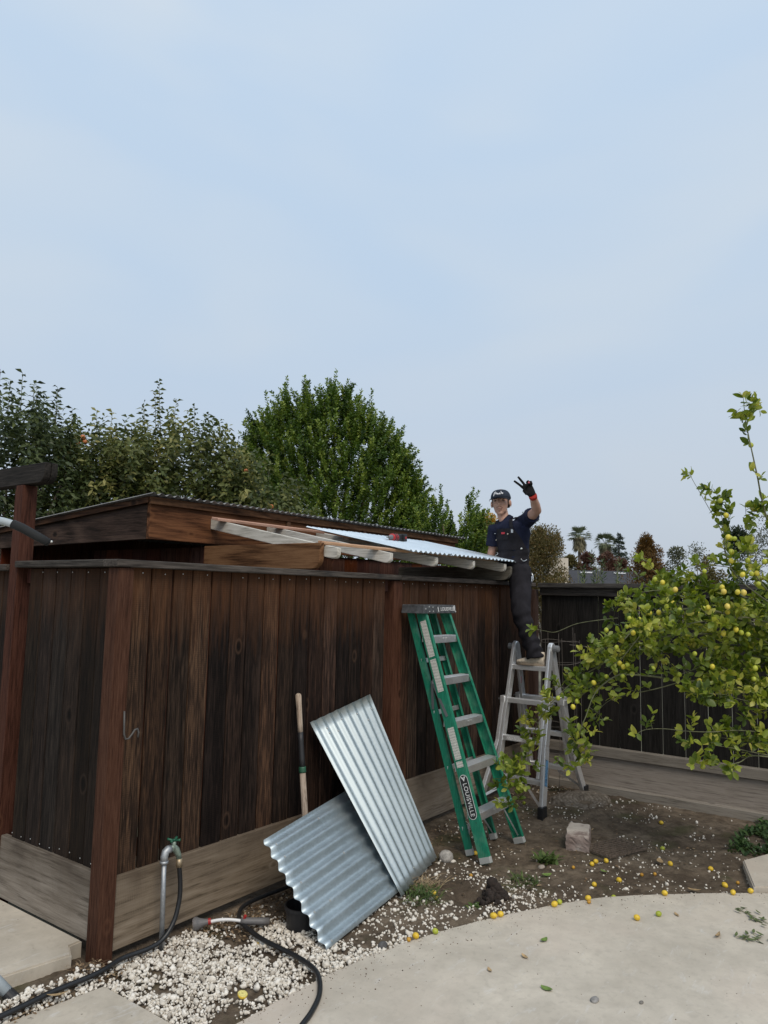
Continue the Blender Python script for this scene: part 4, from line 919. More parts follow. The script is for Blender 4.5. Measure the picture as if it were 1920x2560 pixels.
lem = [(1.79,-.76,0,'beside a tuft of weeds below the tall metal sheet'),(1.75,-.81,3,'small and brownish, by the weeds below the tall metal sheet'),(1.62,-1.21,0,'leftmost of four close together at the patio edge'),(1.645,-1.245,1,'second of four close together at the patio edge'),(1.69,-1.265,0,'rightmost of four close together at the patio edge'),(1.75,-1.215,3,'farthest from the patio of four close together'),(1.88,-1.325,0,'alone at the patio edge right of the dark clod'),(2.01,-1.445,1,'touching a greener one at the patio edge'),(2.06,-1.455,2,'greenish, touching a yellow one at the patio edge'),(2.22,-1.565,0,'lying against another at the middle of the patio edge'),(2.18,-1.585,3,'small, lying against a bigger one at the patio edge'),(2.90,-1.33,0,'nearest the camera of three in front of the stone block'),(2.985,-1.325,1,'middle of three in front of the stone block'),(3.02,-1.385,0,'rightmost of three in front of the stone block'),(2.77,-1.25,3,'small dark one left of the stone block'),(2.57,-1.47,0,'orange-yellow, between the patio and the stone block'),(2.74,-1.57,1,'large, below the rusty grate'),(2.44,-1.64,2,'green-yellow, near the patio edge below the grate'),(3.25,-1.75,1,'large, right of the rusty grate'),(3.34,-1.99,0,'alone in front of the weeds at the right'),(3.05,-2.14,1,'large, left of the stepping slab'),(3.18,-2.19,3,'small, just behind the stepping slab corner'),(2.97,-2.20,3,'small, between two others by the stepping slab'),(2.87,-2.225,0,'at the patio edge left of the stepping slab'),(2.965,-2.305,0,'at the patio edge touching the stepping slab'),(2.59,-1.90,0,'at the patio edge beside a dry leaf'),(4.19,-1.42,0,'far one below the dark fence'),(3.56,-1.61,2,'green, far one right of the grate'),(2.95,-1.65,3,'very small, right of the large one below the grate'),(3.0,-1.72,3,'tiny, between the grate and a dry leaf'),(2.13,-1.88,0,'yellow, lying on the concrete patio'),(2.26,-1.96,2,'green, lying on the concrete patio'),(1.17,-1.045,0,'yellow, at the patio edge below the slanted sheet'),(1.28,-1.095,2,'greenish, at the patio edge right of the slanted sheet'),(2.59,-.60,0,'between the feet of the green ladder'),(2.23,-.77,3,'in the pebbles in front of the green ladder'),(3.48,-.46,2,'greenish, between the two ladders'),(1.12,-1.035,3,'small, tucked behind a yellow one at the patio edge'),(.665,-.405,0,'in the pebbles beside the spray wand'),(3.93,-.33,2,'green, far back under the folding ladder')]
for k, (x, y, kind, where) in enumerate(lem):
    onp = y < edge_y(x) - .0
    z = (.006 if onp else gz(x, y)) + (.0155, .0160, .0148, .0112)[kind] - (0 if onp else .003)
    nm = {0: 'yellow lemon', 1: 'yellow lemon', 2: 'lemon', 3: 'lemon'}[kind]
    o = put('lemon', LM[kind], None, (x, y, z), (random.uniform(1.2, 1.9), random.uniform(-.5, .5), random.uniform(0, 6.28)))
    tag(o, f'fallen {nm}, {where}', 'lemon', 'lemons fallen on the ground')
# half a lemon in the pebbles
hl = thing('cut_lemon', (.228, -.76, .0), 'half of a cut lemon lying in the pebbles at the bottom', 'lemon')
m = MB(); m.lathe([(.004, -.022), (.013, -.019), (.020, -.010), (.0225, 0)], 16, Matrix.Translation((.228, -.76, .018)) @ Matrix.Rotation(.25, 4, 'X')); m.build('rind', LEM_Y, hl, (.228, -.76, .01), smooth=True)
m = MB(); m.lathe([(.0215, .0005), (.020, .0022)], 16, Matrix.Translation((.228, -.76, .018)) @ Matrix.Rotation(.25, 4, 'X')); m.build('flesh', plain('lemon_flesh', (.66, .58, .20), .5, nscale=120, namt=.3), hl, (.228, -.76, .01))
# stones
def stone(name, x, y, r, c, label, sq=(1, 1, .75), zoff=0, seed=1, z=None):
    T, Fc = ico(3); rr = np.random.default_rng(seed)
    d = 1 + .22 * (fbm(T[:, 0] * 1.7 + seed * 3, T[:, 1] * 1.7 + T[:, 2] * 1.3, 3, seed) - .5)
    V = T * d[:, None] * r * np.array(sq)
    o = put(name, np_mesh(name, V, Fc, plain(name + '_rock', c, .9, nscale=45, namt=.4, bump=.5), smooth=True), None, (x, y, (gz(x, y) if z is None else z) + r * sq[2] * .6))
    tag(o, label, 'stone'); return o
stone('cobble', 2.36, -.50, .052, (.33, .31, .285), 'round grey stone beside the foot of the green ladder', (1, .9, .85), seed=4)
stone('cobble', 1.06, -.915, .026, (.085, .085, .085), 'dark grey stone at the patio edge below the slanted sheet', (1.1, .9, .8), seed=6)
stone('pebble_stone', 1.169, -1.999, .020, (.24, .23, .22), 'grey stone lying alone on the patio', (1.3, .9, .55), seed=8, z=.004)
stone('pebble_stone', 1.282, -2.169, .011, (.17, .155, .135), 'small brown stone on the patio right of the grey one', (1.4, .8, .6), seed=9, z=.004)
stone('pebble_stone', 2.66, -1.07, .024, (.30, .26, .22), 'pale flat stone among twigs left of the stone block', (1.4, .9, .5), seed=10)
# dug-out clod beside the hole
T, Fc = ico(2); rc = np.random.default_rng(14); Vs = []; Fs = []; nb_ = 0
for k in range(130):
    a = rc.uniform(0, 6.28); q = rc.random() ** .7; px, py = 2.02 + .135 * q * math.cos(a) - .02, -1.05 + .10 * q * math.sin(a); h = .075 * (1 - q) ** 1.1 * (1.3 if px > 2.0 else .7); r = rc.uniform(.007, .030) * (1.15 - .6 * q)
    dd_ = 1 + .5 * (fbm(T[:, 0] * 2.2 + k, T[:, 1] * 2.2 + T[:, 2] * 2, 3, k) - .5); Vs.append(T * dd_[:, None] * r * rc.uniform(.7, 1.2, 3) + np.array([px, py, gz(px, py) + h * rc.uniform(.4, 1)])); Fs.append(Fc + nb_); nb_ += len(T)
o = put('dug_earth', np_mesh('dug_earth', np.concatenate(Vs), np.concatenate(Fs), plain('wet_soil', (.026, .018, .014), .95, nscale=60, namt=.5, bump=.8))); tag(o, 'heap of dark crumbly dug earth beside a hole in the pebbles', 'dirt heap', kind='stuff')
# leaves on the ground
def leaf_mesh(name, l, w, mat, fold=.25, curl=.15):
    N = 5; vs = []; fs = []
    for i in range(N + 1):
        t = i / N; hw = w / 2 * math.sin(math.pi * min(1, t * .94 + .03)) ** .8; z = curl * l * (t - .5) ** 2
        vs += [(-hw, t * l, z + hw * fold), (0, t * l, z), (hw, t * l, z + hw * fold)]
    for i in range(N):
        b = i * 3; fs += [(b, b + 1, b + 4, b + 3), (b + 1, b + 2, b + 5, b + 4)]
    m = MB(); m.add(vs, fs); return m.mesh(name, mat, smooth=True)
LFG = plain('leaf_green', (.14, .22, .045), .5, nscale=40, namt=.3); LFT = plain('leaf_dry', (.36, .25, .13), .7, nscale=50, namt=.4); LFD = plain('leaf_dull_green', (.10, .13, .045), .6, nscale=40, namt=.3)
for k, (x, y, l, w_, mt, lab) in enumerate([(1.598, -1.581, .062, .030, LFG, 'pale green leaf on the patio near its edge'), (1.121, -1.821, .060, .036, LFG, 'green leaf on the middle of the patio'), (3.205, -1.699, .085, .045, LFT, 'curled tan leaf right of the rusty grate'), (2.828, -1.971, .080, .050, LFT, 'tan leaf on the soil near the patio edge'), (2.241, -2.285, .085, .022, LFT, 'thin dry leaf lying on the patio'), (2.36, -2.02, .05, .02, LFT, 'small dry leaf on the patio beside the green lemon'), (2.823, -1.419, .06, .035, LFG, 'green leaf on the soil below the grate'), (2.546, -1.192, .07, .035, LFG, 'upright green leaf on the soil left of the block'), (1.33, -1.60, .045, .025, LFT, 'brown leaf at the patio centre'), (1.10, -1.52, .04, .02, LFT, 'small brown leaf on the patio'), (-.33, -.145, .09, .028, LFT, 'dry tan leaf beside the hose at the lower left')]):
    onp = y < edge_y(x); z = (.009 if onp else gz(x, y) + .012)
    if x < 0: z = .03
    o = put('fallen_leaf', leaf_mesh('fallen_leaf', l, w_, mt, .2, .5), None, (x, y, z), (random.uniform(-.1, .1), random.uniform(-.15, .15), random.uniform(0, 6.28))); tag(o, lab, 'leaf', 'leaves lying on the ground')
# two snipped sprays on the patio
for sx, sy, lab, seed in ((2.594, -2.372, 'snipped leafy spray on the patio, the farther of two', 1), (2.28, -2.442, 'snipped leafy spray on the patio, the nearer of two', 2)):
    rr = random.Random(seed); t_ = thing('leafy_spray', (sx, sy, .006), lab, 'twig')
    pts = [V3(sx + .10 * math.cos(seed) * (q - 2) / 2, sy + .09 * math.sin(seed + .7) * (q - 2) / 2 + rr.uniform(-.01, .01), .012) for q in range(5)]
    m = MB(); m.tube(pts, .0022, 6); m.build('stem', BARKG, t_, pts[0])
    lm = leaf_mesh('leaf', .045, .016, LFD, .2, .3)
    for q in range(16):
        p = lerp(pts[0], pts[-1], rr.random()) ; put('leaf', lm, t_, p - V3(sx, sy, .006) + V3(rr.uniform(-.05, .05), rr.uniform(-.05, .05), .002), (rr.uniform(-.2, .2), rr.uniform(-.3, .3), rr.uniform(0, 6.28)))
# tufts of weed
def tuft(name, x, y, nb, h, spread, mat, label, broad=False, seed=0):
    rr = np.random.default_rng(seed); V = []; Fq = []; A = []
    for k in range(nb):
        a = rr.uniform(0, 6.28); r0 = spread * rr.random() ** .6 * .6; p = np.array([x + r0 * math.cos(a), y + r0 * math.sin(a), 0]); p[2] = gz(p[0], p[1]) - .005
        ln = h * rr.uniform(.5, 1.1); out = spread * rr.uniform(.2, .7); b = rr.uniform(0, 6.28); dv = np.array([math.cos(b), math.sin(b), 0]); sv = np.array([-math.sin(b), math.cos(b), 0]); w_ = (.011 if broad else .0035) * rr.uniform(.7, 1.3)
        b0 = len(V)
        for t, ww in ((0, .5), (.35, 1), (.7, .9), (1, .05)):
            c_ = p + dv * out * t ** 1.6 + np.array([0, 0, ln * (t - .35 * t * t)]); V += [c_ - sv * w_ * ww, c_ + sv * w_ * ww]; A += [rr.random()] * 0
        for q in range(3): Fq.append((b0 + 2 * q, b0 + 2 * q + 1, b0 + 2 * q + 3, b0 + 2 * q + 2))
        A += [rr.random()] * 8
    o = put(name, np_mesh(name, np.array(V), np.array(Fq), mat, np.array(A))); return tag(o, label, 'weeds', kind=None)
WEED = foliage('weed_leaf', [(0, (.045, .075, .02)), (.6, (.085, .14, .035)), (1, (.15, .19, .06))]); DRYG = foliage('dry_grass', [(0, (.20, .14, .08)), (1, (.40, .31, .19))], trans=.1)
tuft('weed_tuft', 2.32, -1.104, 70, .07, .16, WEED, 'small green weed tuft right of the dark clod', seed=1)
tuft('weed_tuft', 1.70, -.74, 120, .09, .20, WEED, 'green weed tuft at the foot of the tall metal sheet', seed=2)
tuft('dry_tuft', 1.86, -.63, 130, .08, .20, DRYG, 'tuft of dry straw at the right foot of the tall metal sheet', seed=3)
tuft('weed_tuft', 2.79, -1.05, 46, .09, .14, WEED, 'broad-leaved weed left of the stone block', True, seed=4)
tuft('weed_tuft', 1.80, -1.02, 20, .04, .06, WEED, 'tiny green weed in the pebbles left of the hole', True, seed=5)
def patch(name, x0, x1, y0, y1, nb, h, mat, label, cat, seed):
    rr = np.random.default_rng(seed); V = []; Fq = []; A = []
    for k in range(nb):
        px, py = rr.uniform(x0, x1), rr.uniform(y0, y1)
        if math.sin(px * 9 + 2 * math.sin(py * 7)) * math.sin(py * 11 + px * 3) < -.35: continue
        if px < 3.75 + .3 * rr.random() - (py + 2.2) * .3: continue
        p = np.array([px, py, gz(px, py) + rr.random() ** 2 * .03]); b = rr.uniform(0, 6.28); dv = np.array([math.cos(b), math.sin(b), 0]); sv = np.array([-math.sin(b), math.cos(b), 0]); ln = h * rr.uniform(.4, 1.2); w_ = .009 * rr.uniform(.6, 1.5); b0 = len(V)
        for t, ww in ((0, .3), (.4, 1), (.75, .8), (1, .05)):
            c_ = p + dv * ln * .8 * t + np.array([0, 0, ln * (t - .5 * t * t)]); V += [c_ - sv * w_ * ww, c_ + sv * w_ * ww]
        for q in range(3): Fq.append((b0 + 2 * q, b0 + 2 * q + 1, b0 + 2 * q + 3, b0 + 2 * q + 2))
        A += [rr.random()] * 8
    return tag(put(name, np_mesh(name, np.array(V), np.array(Fq), mat, np.array(A))), label, cat, kind='stuff')
patch('ground_cover', 3.6, 4.75, -3.0, -2.0, 4600, .06, foliage('cover_leaf', [(0, (.025, .052, .018)), (.6, (.05, .10, .03)), (1, (.10, .16, .05))]), 'low green weeds growing at the right below the dark fence', 'ground cover', 6)
# dry litter along the foot of the fence: shredded leaves and twigs
def litter():
    rr = np.random.default_rng(5); V = []; Fq = []; A = []
    spots = [(0.1, 1.35, -.16, -.03, 900), (-.14, .02, -.08, .02, 160), (2.3, 3.6, -.35, -.03, 350), (3.9, 4.75, -.45, -.1, 300), (1.9, 4.4, -1.9, -.4, 420), (.6, 1.3, -.34, -.14, 420), (-.5, .1, -.19, -.06, 380)]
    for x0, x1, y0, y1, nb in spots:
        for k in range(nb):
            px, py = rr.uniform(x0, x1), rr.uniform(y0, y1)
            if py < -.9 and py < edge_y(px): continue
            tw = rr.random() < .5; ln = rr.uniform(.015, .06) if tw else rr.uniform(.01, .03); w_ = .0011 if tw else rr.uniform(.003, .008)
            b = rr.uniform(0, 6.28); dv = np.array([math.cos(b), math.sin(b), rr.uniform(-.15, .35)]); sv = np.array([-math.sin(b), math.cos(b), rr.uniform(-.4, .4)])
            p = np.array([px, py, gz(px, py) + .006 + (.018 if px < .95 else 0) * rr.random() + .006 * rr.random()]); b0 = len(V); mid = p + dv * ln * .5 + np.array([0, 0, ln * rr.uniform(0, .2)])
            V += [p - sv * w_ * .5, p + sv * w_ * .5, mid + sv * w_, p + dv * ln + sv * w_ * .3, p + dv * ln - sv * w_ * .3, mid - sv * w_]; Fq += [(b0, b0 + 1, b0 + 2, b0 + 5), (b0 + 5, b0 + 2, b0 + 3, b0 + 4)]; A += [rr.random()] * 6
    m = MT('litter', .9, 0, .15); m.col(attr_col(m, [(0, (.05, .032, .02)), (.5, (.17, .11, .065)), (1, (.36, .27, .17))]))
    tag(put('leaf_litter', np_mesh('leaf_litter', np.array(V), np.array(Fq), m.m, np.array(A))), 'dry twigs and shredded leaves along the foot of the fence', 'leaf litter', kind='stuff')
litter()
# wire tomato cage behind the folding ladder
tcg = thing('tomato_cage', (4.66, -.36, 0), 'thin rusty wire plant cage standing behind the folding ladder', 'plant cage')
WIRE = plain('rusty_wire', (.17, .15, .135), .7, .5)
for zc in (.28, .58, .90, 1.16, 1.36):
    m = MB(); m.tube([(4.66 + .13 * math.cos(a), -.36 + .19 * math.sin(a), zc + .012 * math.sin(a * 2 + zc * 9)) for a in [2 * math.pi * q / 20 for q in range(21)]], .0022, 5); m.build('ring', WIRE, tcg, (4.66, -.36, zc))
for q in range(8):
    a = 2 * math.pi * q / 8 + .2; bx, by = 4.66 + .13 * math.cos(a), -.36 + .19 * math.sin(a); m = MB(); m.tube([(bx, by, -.03), (bx + .01, by - .01, .7), (bx, by, 1.38 + .06 * (q % 3))], .0022, 5); m.build('upright', WIRE, tcg, (bx, by, 0))
m = MB(); m.tube([(4.55, -.50, 1.34), (4.62, -.60, 1.33), (4.7, -.72, 1.32)], .0022, 5); m.build('loose_end', WIRE, tcg, (4.6, -.6, 1.34))

# grit and crumbs of soil on the patio
def grit():
    rr = np.random.default_rng(9); n = 1000; T, Fc = ico(1); X = rr.uniform(.0, 3.2, n); back = np.where(rr.random(n) < .7, rr.random(n) ** 2.5 * .25, rr.random(n) * 1.8); Y = edge_y(X) - .012 - back
    r = (.0008 + .003 * rr.random(n) ** 2.5) * np.where(back > .25, .8, 1.0); V = T[None] * r[:, None, None] * rr.uniform(.6, 1.3, (n, 1, 3)) + np.stack([X, Y, np.full(n, .0068)], 1)[:, None, :]
    m = MT('grit', .95, 0, .1); m.col(attr_col(m, [(0, (.05, .035, .022)), (.6, (.14, .10, .07)), (1, (.40, .36, .30))]))
    tag(put('grit', np_mesh('grit', V.reshape(-1, 3), (Fc[None] + (np.arange(n) * len(T))[:, None, None]).reshape(-1, 3), m.m, np.repeat(rr.random(n), len(T)))), 'crumbs of soil and grit on the patio along its edge', 'grit', kind='stuff')
grit()
# ---------------------------------------------------------------- the man on the ladder
def loft(m, rings, n=20, cap=True):
    # rings: (centre, half-axis vector a, half-axis vector b); superellipse-like section
    vs = []; fs = []
    for c, a, b in rings:
        c, a, b = Vector(c), Vector(a), Vector(b)
        for k in range(n):
            t = 2 * math.pi * k / n; vs.append(c + a * math.cos(t) + b * math.sin(t))
    for i in range(len(rings) - 1):
        for k in range(n):
            k2 = (k + 1) % n; fs.append((i * n + k, i * n + k2, (i + 1) * n + k2, (i + 1) * n + k))
    if cap: fs += [tuple(range(n))[::-1], tuple(range((len(rings) - 1) * n, len(rings) * n))]
    m.add(vs, fs); return m
def remeshed(m, name, vox, smooth=4, fac=.5, disp=None):
    me = m.mesh(name + '_raw'); o = bpy.data.objects.new(name + '_raw', me)
    r = o.modifiers.new('r', 'REMESH'); r.mode = 'VOXEL'; r.voxel_size = vox
    s = o.modifiers.new('s', 'SMOOTH'); s.iterations = smooth; s.factor = fac
    me2 = baked(o, name)
    if disp:
        nv = len(me2.vertices); co = np.empty(nv * 3, dtype=np.float32); no = np.empty(nv * 3, dtype=np.float32)
        me2.vertices.foreach_get('co', co); me2.vertices.foreach_get('normal', no); co = co.reshape(-1, 3); no = no.reshape(-1, 3)
        co = co + no * disp(co)[:, None].astype(np.float32); me2.vertices.foreach_set('co', np.ascontiguousarray(co).ravel())
    me2.polygons.foreach_set('use_smooth', [True] * len(me2.polygons)); me2.materials.clear(); me2.update(); return me2
pn = thing('person', (4.1, -.25, 1.17), 'man in black bib overalls and cap on the ladder, raising two gloved fingers', 'person')
def skin_mat():
    m = MT('skin', .5, 0, .4); v = m.coord('Object', rand=False); a = m.noise(v, 14, 3); m.col(m.ramp(a, [(.3, (.40, .225, .165)), (.7, (.50, .30, .225))]))
    m.b.inputs['Subsurface Weight'].default_value = .08; m.b.inputs['Subsurface Radius'].default_value = (.01, .004, .002); return m.m
SKIN = skin_mat()
def cloth(name, c, sc=9.0, amt=.35):
    m = MT(name, .9, 0, .15); v = m.coord('Object', rand=False); a = m.noise(v, sc, 5, .4); b = m.noise(v, 400, 2)
    m.col(m.ramp(a, [(.3, tuple(x * (1 - amt) for x in c)), (.7, tuple(x * (1 + amt) for x in c))])); m.bump(b, .25, .001); return m.m
NAVY = cloth('navy_shirt', (.014, .017, .036)); BLK = cloth('black_duck_cloth', (.019, .018, .022)); GLV = cloth('black_glove', (.010, .010, .011)); CAPC = cloth('cap_cloth', (.030, .038, .055))
UPZ = V3(0, 0, 1); FWD = V3(-.965, .26, 0).normalized(); LFT = UPZ.cross(FWD)
# joints
PEL = V3(4.195, -.075, 2.070); WST = V3(4.200, -.095, 2.190); CHE = V3(4.205, -.085, 2.365); SHO = V3(4.200, -.055, 2.465); NEK = V3(4.180, -.005, 2.515)
HDC = V3(4.160, .022, 2.672)
HIPL, KNL, ANL = V3(4.165, -.175, 2.015), V3(3.995, -.272, 1.610), V3(4.030, -.398, 1.262)
HIPR, KNR, ANR = V3(4.205, .010, 2.030), V3(4.235, .255, 1.900), V3(4.30, .27, 1.50)
SHL, ELL, WRL = V3(4.205, -.215, 2.490), V3(4.000, -.425, 2.562), V3(3.835, -.462, 2.672)
SHR, ELR, WRR = V3(4.165, .100, 2.415), V3(4.190, .125, 2.235), V3(4.150, .150, 2.075)
def limb(m, pts, rad, n=14): m.tube(pts, rad, n); return m
def mid(a, b, t): return a * (1 - t) + b * t
torso = [(PEL + V3(0, 0, -.06), .085, .120), (PEL, .118, .165), (PEL + V3(0, -.005, .06), .112, .158), (WST, .102, .146), (mid(WST, CHE, .5), .108, .155), (CHE, .120, .175), (mid(CHE, SHO, .6), .112, .185), (SHO, .090, .165), (mid(SHO, NEK, .55), .068, .095), (NEK, .056, .060)]
def torso_rings(off=0.0, i0=0, i1=None):
    return [(c, FWD * (a + off), LFT * (b + off)) for c, a, b in torso[i0:i1]]
bd = MB(); loft(bd, torso_rings())
limb(bd, [HIPL + V3(.03, .04, .03), HIPL, mid(HIPL, KNL, .5), KNL, mid(KNL, ANL, .35), ANL, ANL + V3(0, 0, -.05)], [.085, .088, .075, .056, .054, .038, .036])
limb(bd, [HIPR, mid(HIPR, KNR, .5), KNR, mid(KNR, ANR, .35), ANR], [.088, .078, .058, .055, .04])
limb(bd, [SHL + V3(.05, .08, -.02), SHL, mid(SHL, ELL, .5), ELL, mid(ELL, WRL, .35), WRL], [.06, .056, .050, .043, .043, .030])
limb(bd, [SHR + V3(0, -.06, 0), SHR, mid(SHR, ELR, .5), ELR, mid(ELR, WRR, .35), WRR], [.06, .054, .046, .041, .040, .029])
# head, face towards the camera
hf = V3(-.955, -.30, -.03).normalized(); hx = hf.cross(UPZ).normalized() * -1; hu = (UPZ + V3(0, .06, 0)); hu = (hu - hf * hu.dot(hf)).normalized(); hx = hu.cross(hf) * -1    # hx: towards his left? (image right)
hx = hf.cross(hu)
HS = 1.13; HM = basis(hx * HS, hf * HS, hu * HS, HDC)
def hb(c, r, sc): bd.ball(HM @ Vector(c), r, 3, sc, HM.to_3x3().to_4x4())
hb((0, -.012, .038), 1, (.074, .094, .082)); hb((0, .030, -.015), 1, (.062, .062, .085)); hb((0, .030, -.062), 1, (.052, .052, .042)); hb((0, .062, -.088), 1, (.026, .022, .020))
hb((0, .079, .026), 1, (.050, .014, .010)); hb((.036, .062, -.012), 1, (.022, .022, .018)); hb((-.036, .062, -.012), 1, (.022, .022, .018)); hb((0, .082, -.052), 1, (.026, .014, .016))
bd.tube([HM @ V3(0, .088, .022), HM @ V3(0, .100, .002), HM @ V3(0, .110, -.020), HM @ V3(0, .098, -.030)], [.007, .009, .0125, .010], 10)
for s in (-1, 1): hb((s * .079, -.006, -.008), 1, (.011, .020, .031))
bd.tube([HM @ V3(0, -.018, -.05), mid(HM @ V3(0, -.02, -.09), NEK, .5), NEK + V3(.012, -.005, -.03)], [.054, .055, .062], 14)
# bare right hand resting on the roof
for k in range(4):
    a = V3(-.055, .012 * (k - 1.5) + .012, .010); bd.tube([WRR + V3(0, 0, -.02), WRR + V3(a.z, a.y, a.x), WRR + V3(a.z, a.y, a.x) + V3(-.014, .004 * (k - 1.5), -.045)], [.022, .010, .008], 8)
bd.tube([WRR + V3(-.01, 0, -.02), WRR + V3(-.045, -.01, -.05)], [.014, .009], 8)
bme = remeshed(bd, 'body', .0075, 3, .4); bme.materials.append(SKIN); body = put_abs('body', bme, pn)
# face details
def hp(*a): return HM @ V3(*a)
HAIR = plain('dark_hair', (.022, .014, .010), .7)
for s in (-1, 1):
    m = MB(); m.tube([hp(s * .013, .0935, .030), hp(s * .030, .090, .035), hp(s * .048, .077, .031)], [.0042, .0056, .0035], 8); m.build('eyebrow', HAIR, pn, hp(s * .03, .09, .03), smooth=True)
    m = MB(); m.ball(hp(s * .030, .077, .013), 1, 2, (.013, .008, .0055), HM.to_3x3().to_4x4()); ey = m.build('eye', plain('eye', (.10, .07, .055), .35), pn, hp(s * .03, .08, .013), smooth=True)
    m = MB(); m.tube([hp(s * .017, .0835, .014), hp(s * .030, .0862, .0185), hp(s * .044, .079, .014)], [.0020, .0026, .0018], 8); m.build('eyelid', plain('lash', (.05, .028, .02), .6), ey, hp(s * .03, .08, .02), smooth=True)
m = MB(); m.tube([hp(-.027, .086, -.047), hp(-.012, .0955, -.040), hp(0, .0968, -.0385), hp(.012, .0955, -.040), hp(.027, .086, -.047)], [.0022, .0036, .0030, .0036, .0022], 8); m.build('moustache', plain('moustache', (.20, .105, .075), .8), pn, hp(0, .09, -.04), smooth=True)
m = MB(); m.tube([hp(-.023, .0880, -.056), hp(0, .0968, -.0545), hp(.023, .0880, -.056)], [.0022, .0030, .0022], 8); m.build('mouth', plain('lip', (.24, .085, .07), .5), pn, hp(0, .09, -.055), smooth=True)
m = MB(); m.tube([hp(-.006, .0865, -.075), hp(.006, .0865, -.075)], [.0035, .0035], 8); m.build('chin_hair', plain('stubble', (.24, .13, .10), .8), pn, hp(0, .09, -.07), smooth=True)
m = MB()
HXS, HFS = hx * HS, hf * HS
loft(m, [(hp(0, -.030, -.040), HXS * .068, HFS * .058), (hp(0, -.022, -.010), HXS * .0785, HFS * .074), (hp(0, -.018, .035), HXS * .0800, HFS * .086)], 20); m.build('hair', HAIR, pn, hp(0, -.02, 0), smooth=True)
m = MB(); m.ball(hp(-.082, .008, -.036), .0055, 2); m.build('ear_stud', plain('stud', (.85, .85, .85), .2, .6), pn, hp(.082, .008, -.03), smooth=True)
# cap
cp = MB(); rg = []
for t in range(9):
    a = t / 8 * math.pi / 2; rg.append((hp(0, -.012 + .002 * t, .036 + .078 * math.sin(a)), HXS * max(.004, .0855 * math.cos(a) ** .62), HFS * max(.004, .104 * math.cos(a) ** .62)))
loft(cp, rg, 24); cap_o = cp.build('cap', CAPC, pn, hp(0, 0, .04), smooth=True)
vs = []; fs = []; nb = 14
for lay in (0, 1):
    for k in range(nb + 1):
        a = math.pi * (k / nb); cx_, sy_ = math.cos(a), math.sin(a)
        drop = -.018 * cx_ * cx_
        vs.append(hp(cx_ * .083, .055 + sy_ * .034, .042 + drop * .4 - lay * .004)); vs.append(hp(cx_ * .086, .062 + sy_ * .102, .034 + drop - lay * .004))
for k in range(nb):
    a = 2 * k; b = a + 2 * (nb + 1); fs += [(a, a + 1, a + 3, a + 2), (b, b + 2, b + 3, b + 1), (a + 1, b + 1, b + 3, a + 3), (a, a + 2, b + 2, b)]
m = MB(); m.add(vs, fs); m.build('cap_brim', cloth('brim_cloth', (.012, .014, .020)), cap_o, hp(0, .1, .04), smooth=False)
# white script stitched on the front panel
ln = MB()
def capf(u, v):  # point on the front of the crown
    u = -u
    a = max(0.0, min(1.2, (v - .036) / .078)); a = math.asin(min(.98, a)); R = .104 * math.cos(a) ** .62; Rx = .0855 * math.cos(a) ** .62
    x = max(-.95, min(.95, u / Rx)); return hp(u, -.010 + R * math.sqrt(1 - x * x) + .003, v)
def stroke(pts, r=.0030): ln.tube([capf(*p) for p in smooth_path_2d(pts)], r, 6)
def smooth_path_2d(pts):
    P = smooth_path([(p[0], p[1], 0) for p in pts], 4); return [(p.x, p.y) for p in P]
stroke([(-.046, .052), (-.040, .070), (-.036, .084), (-.026, .088), (-.022, .080), (-.030, .072), (-.036, .070)], .0036)
stroke([(-.022, .066), (-.016, .076), (-.011, .076), (-.012, .066), (-.006, .068)]); stroke([(-.004, .076), (-.004, .067), (.004, .067), (.005, .077), (.006, .067), (.011, .070)])
stroke([(.012, .078), (.012, .067), (.018, .070)]); stroke([(.018, .094), (.022, .080), (.026, .070)], .0034); stroke([(.036, .078), (.029, .077), (.035, .071), (.028, .067)])
ln.build('cap_script', plain('white_thread', (.78, .78, .80), .7), cap_o, hp(0, .09, .07), smooth=True)
# shirt with short sleeves
shm = MB(); loft(shm, [(c, FWD * (a + .012), LFT * (b + .012)) for c, a, b in torso[2:9]] )
limb(shm, [SHL + V3(.05, .08, -.02), SHL, mid(SHL, ELL, .35), mid(SHL, ELL, .60)], [.075, .074, .071, .076]); limb(shm, [SHR + V3(0, -.06, 0), SHR, mid(SHR, ELR, .4), mid(SHR, ELR, .85)], [.072, .068, .064, .068])
shm.tube([mid(SHO, NEK, .4), NEK + V3(0, 0, .004)], [.085, .066], 16)
def fold(s1, s2, amp):
    def f(c):
        x, y, z = c[:, 0], c[:, 1], c[:, 2]
        return amp * np.sin(z * s1 + y * 21 + 3 * np.sin(x * 17 + z * 9)) * np.sin(y * s2 + z * 14 + 2 * np.sin(z * 23))
    return f
sme = remeshed(shm, 'shirt', .0085, 3, .4, fold(22, 48, .0045)); sme.materials.append(NAVY); put_abs('shirt', sme, pn)
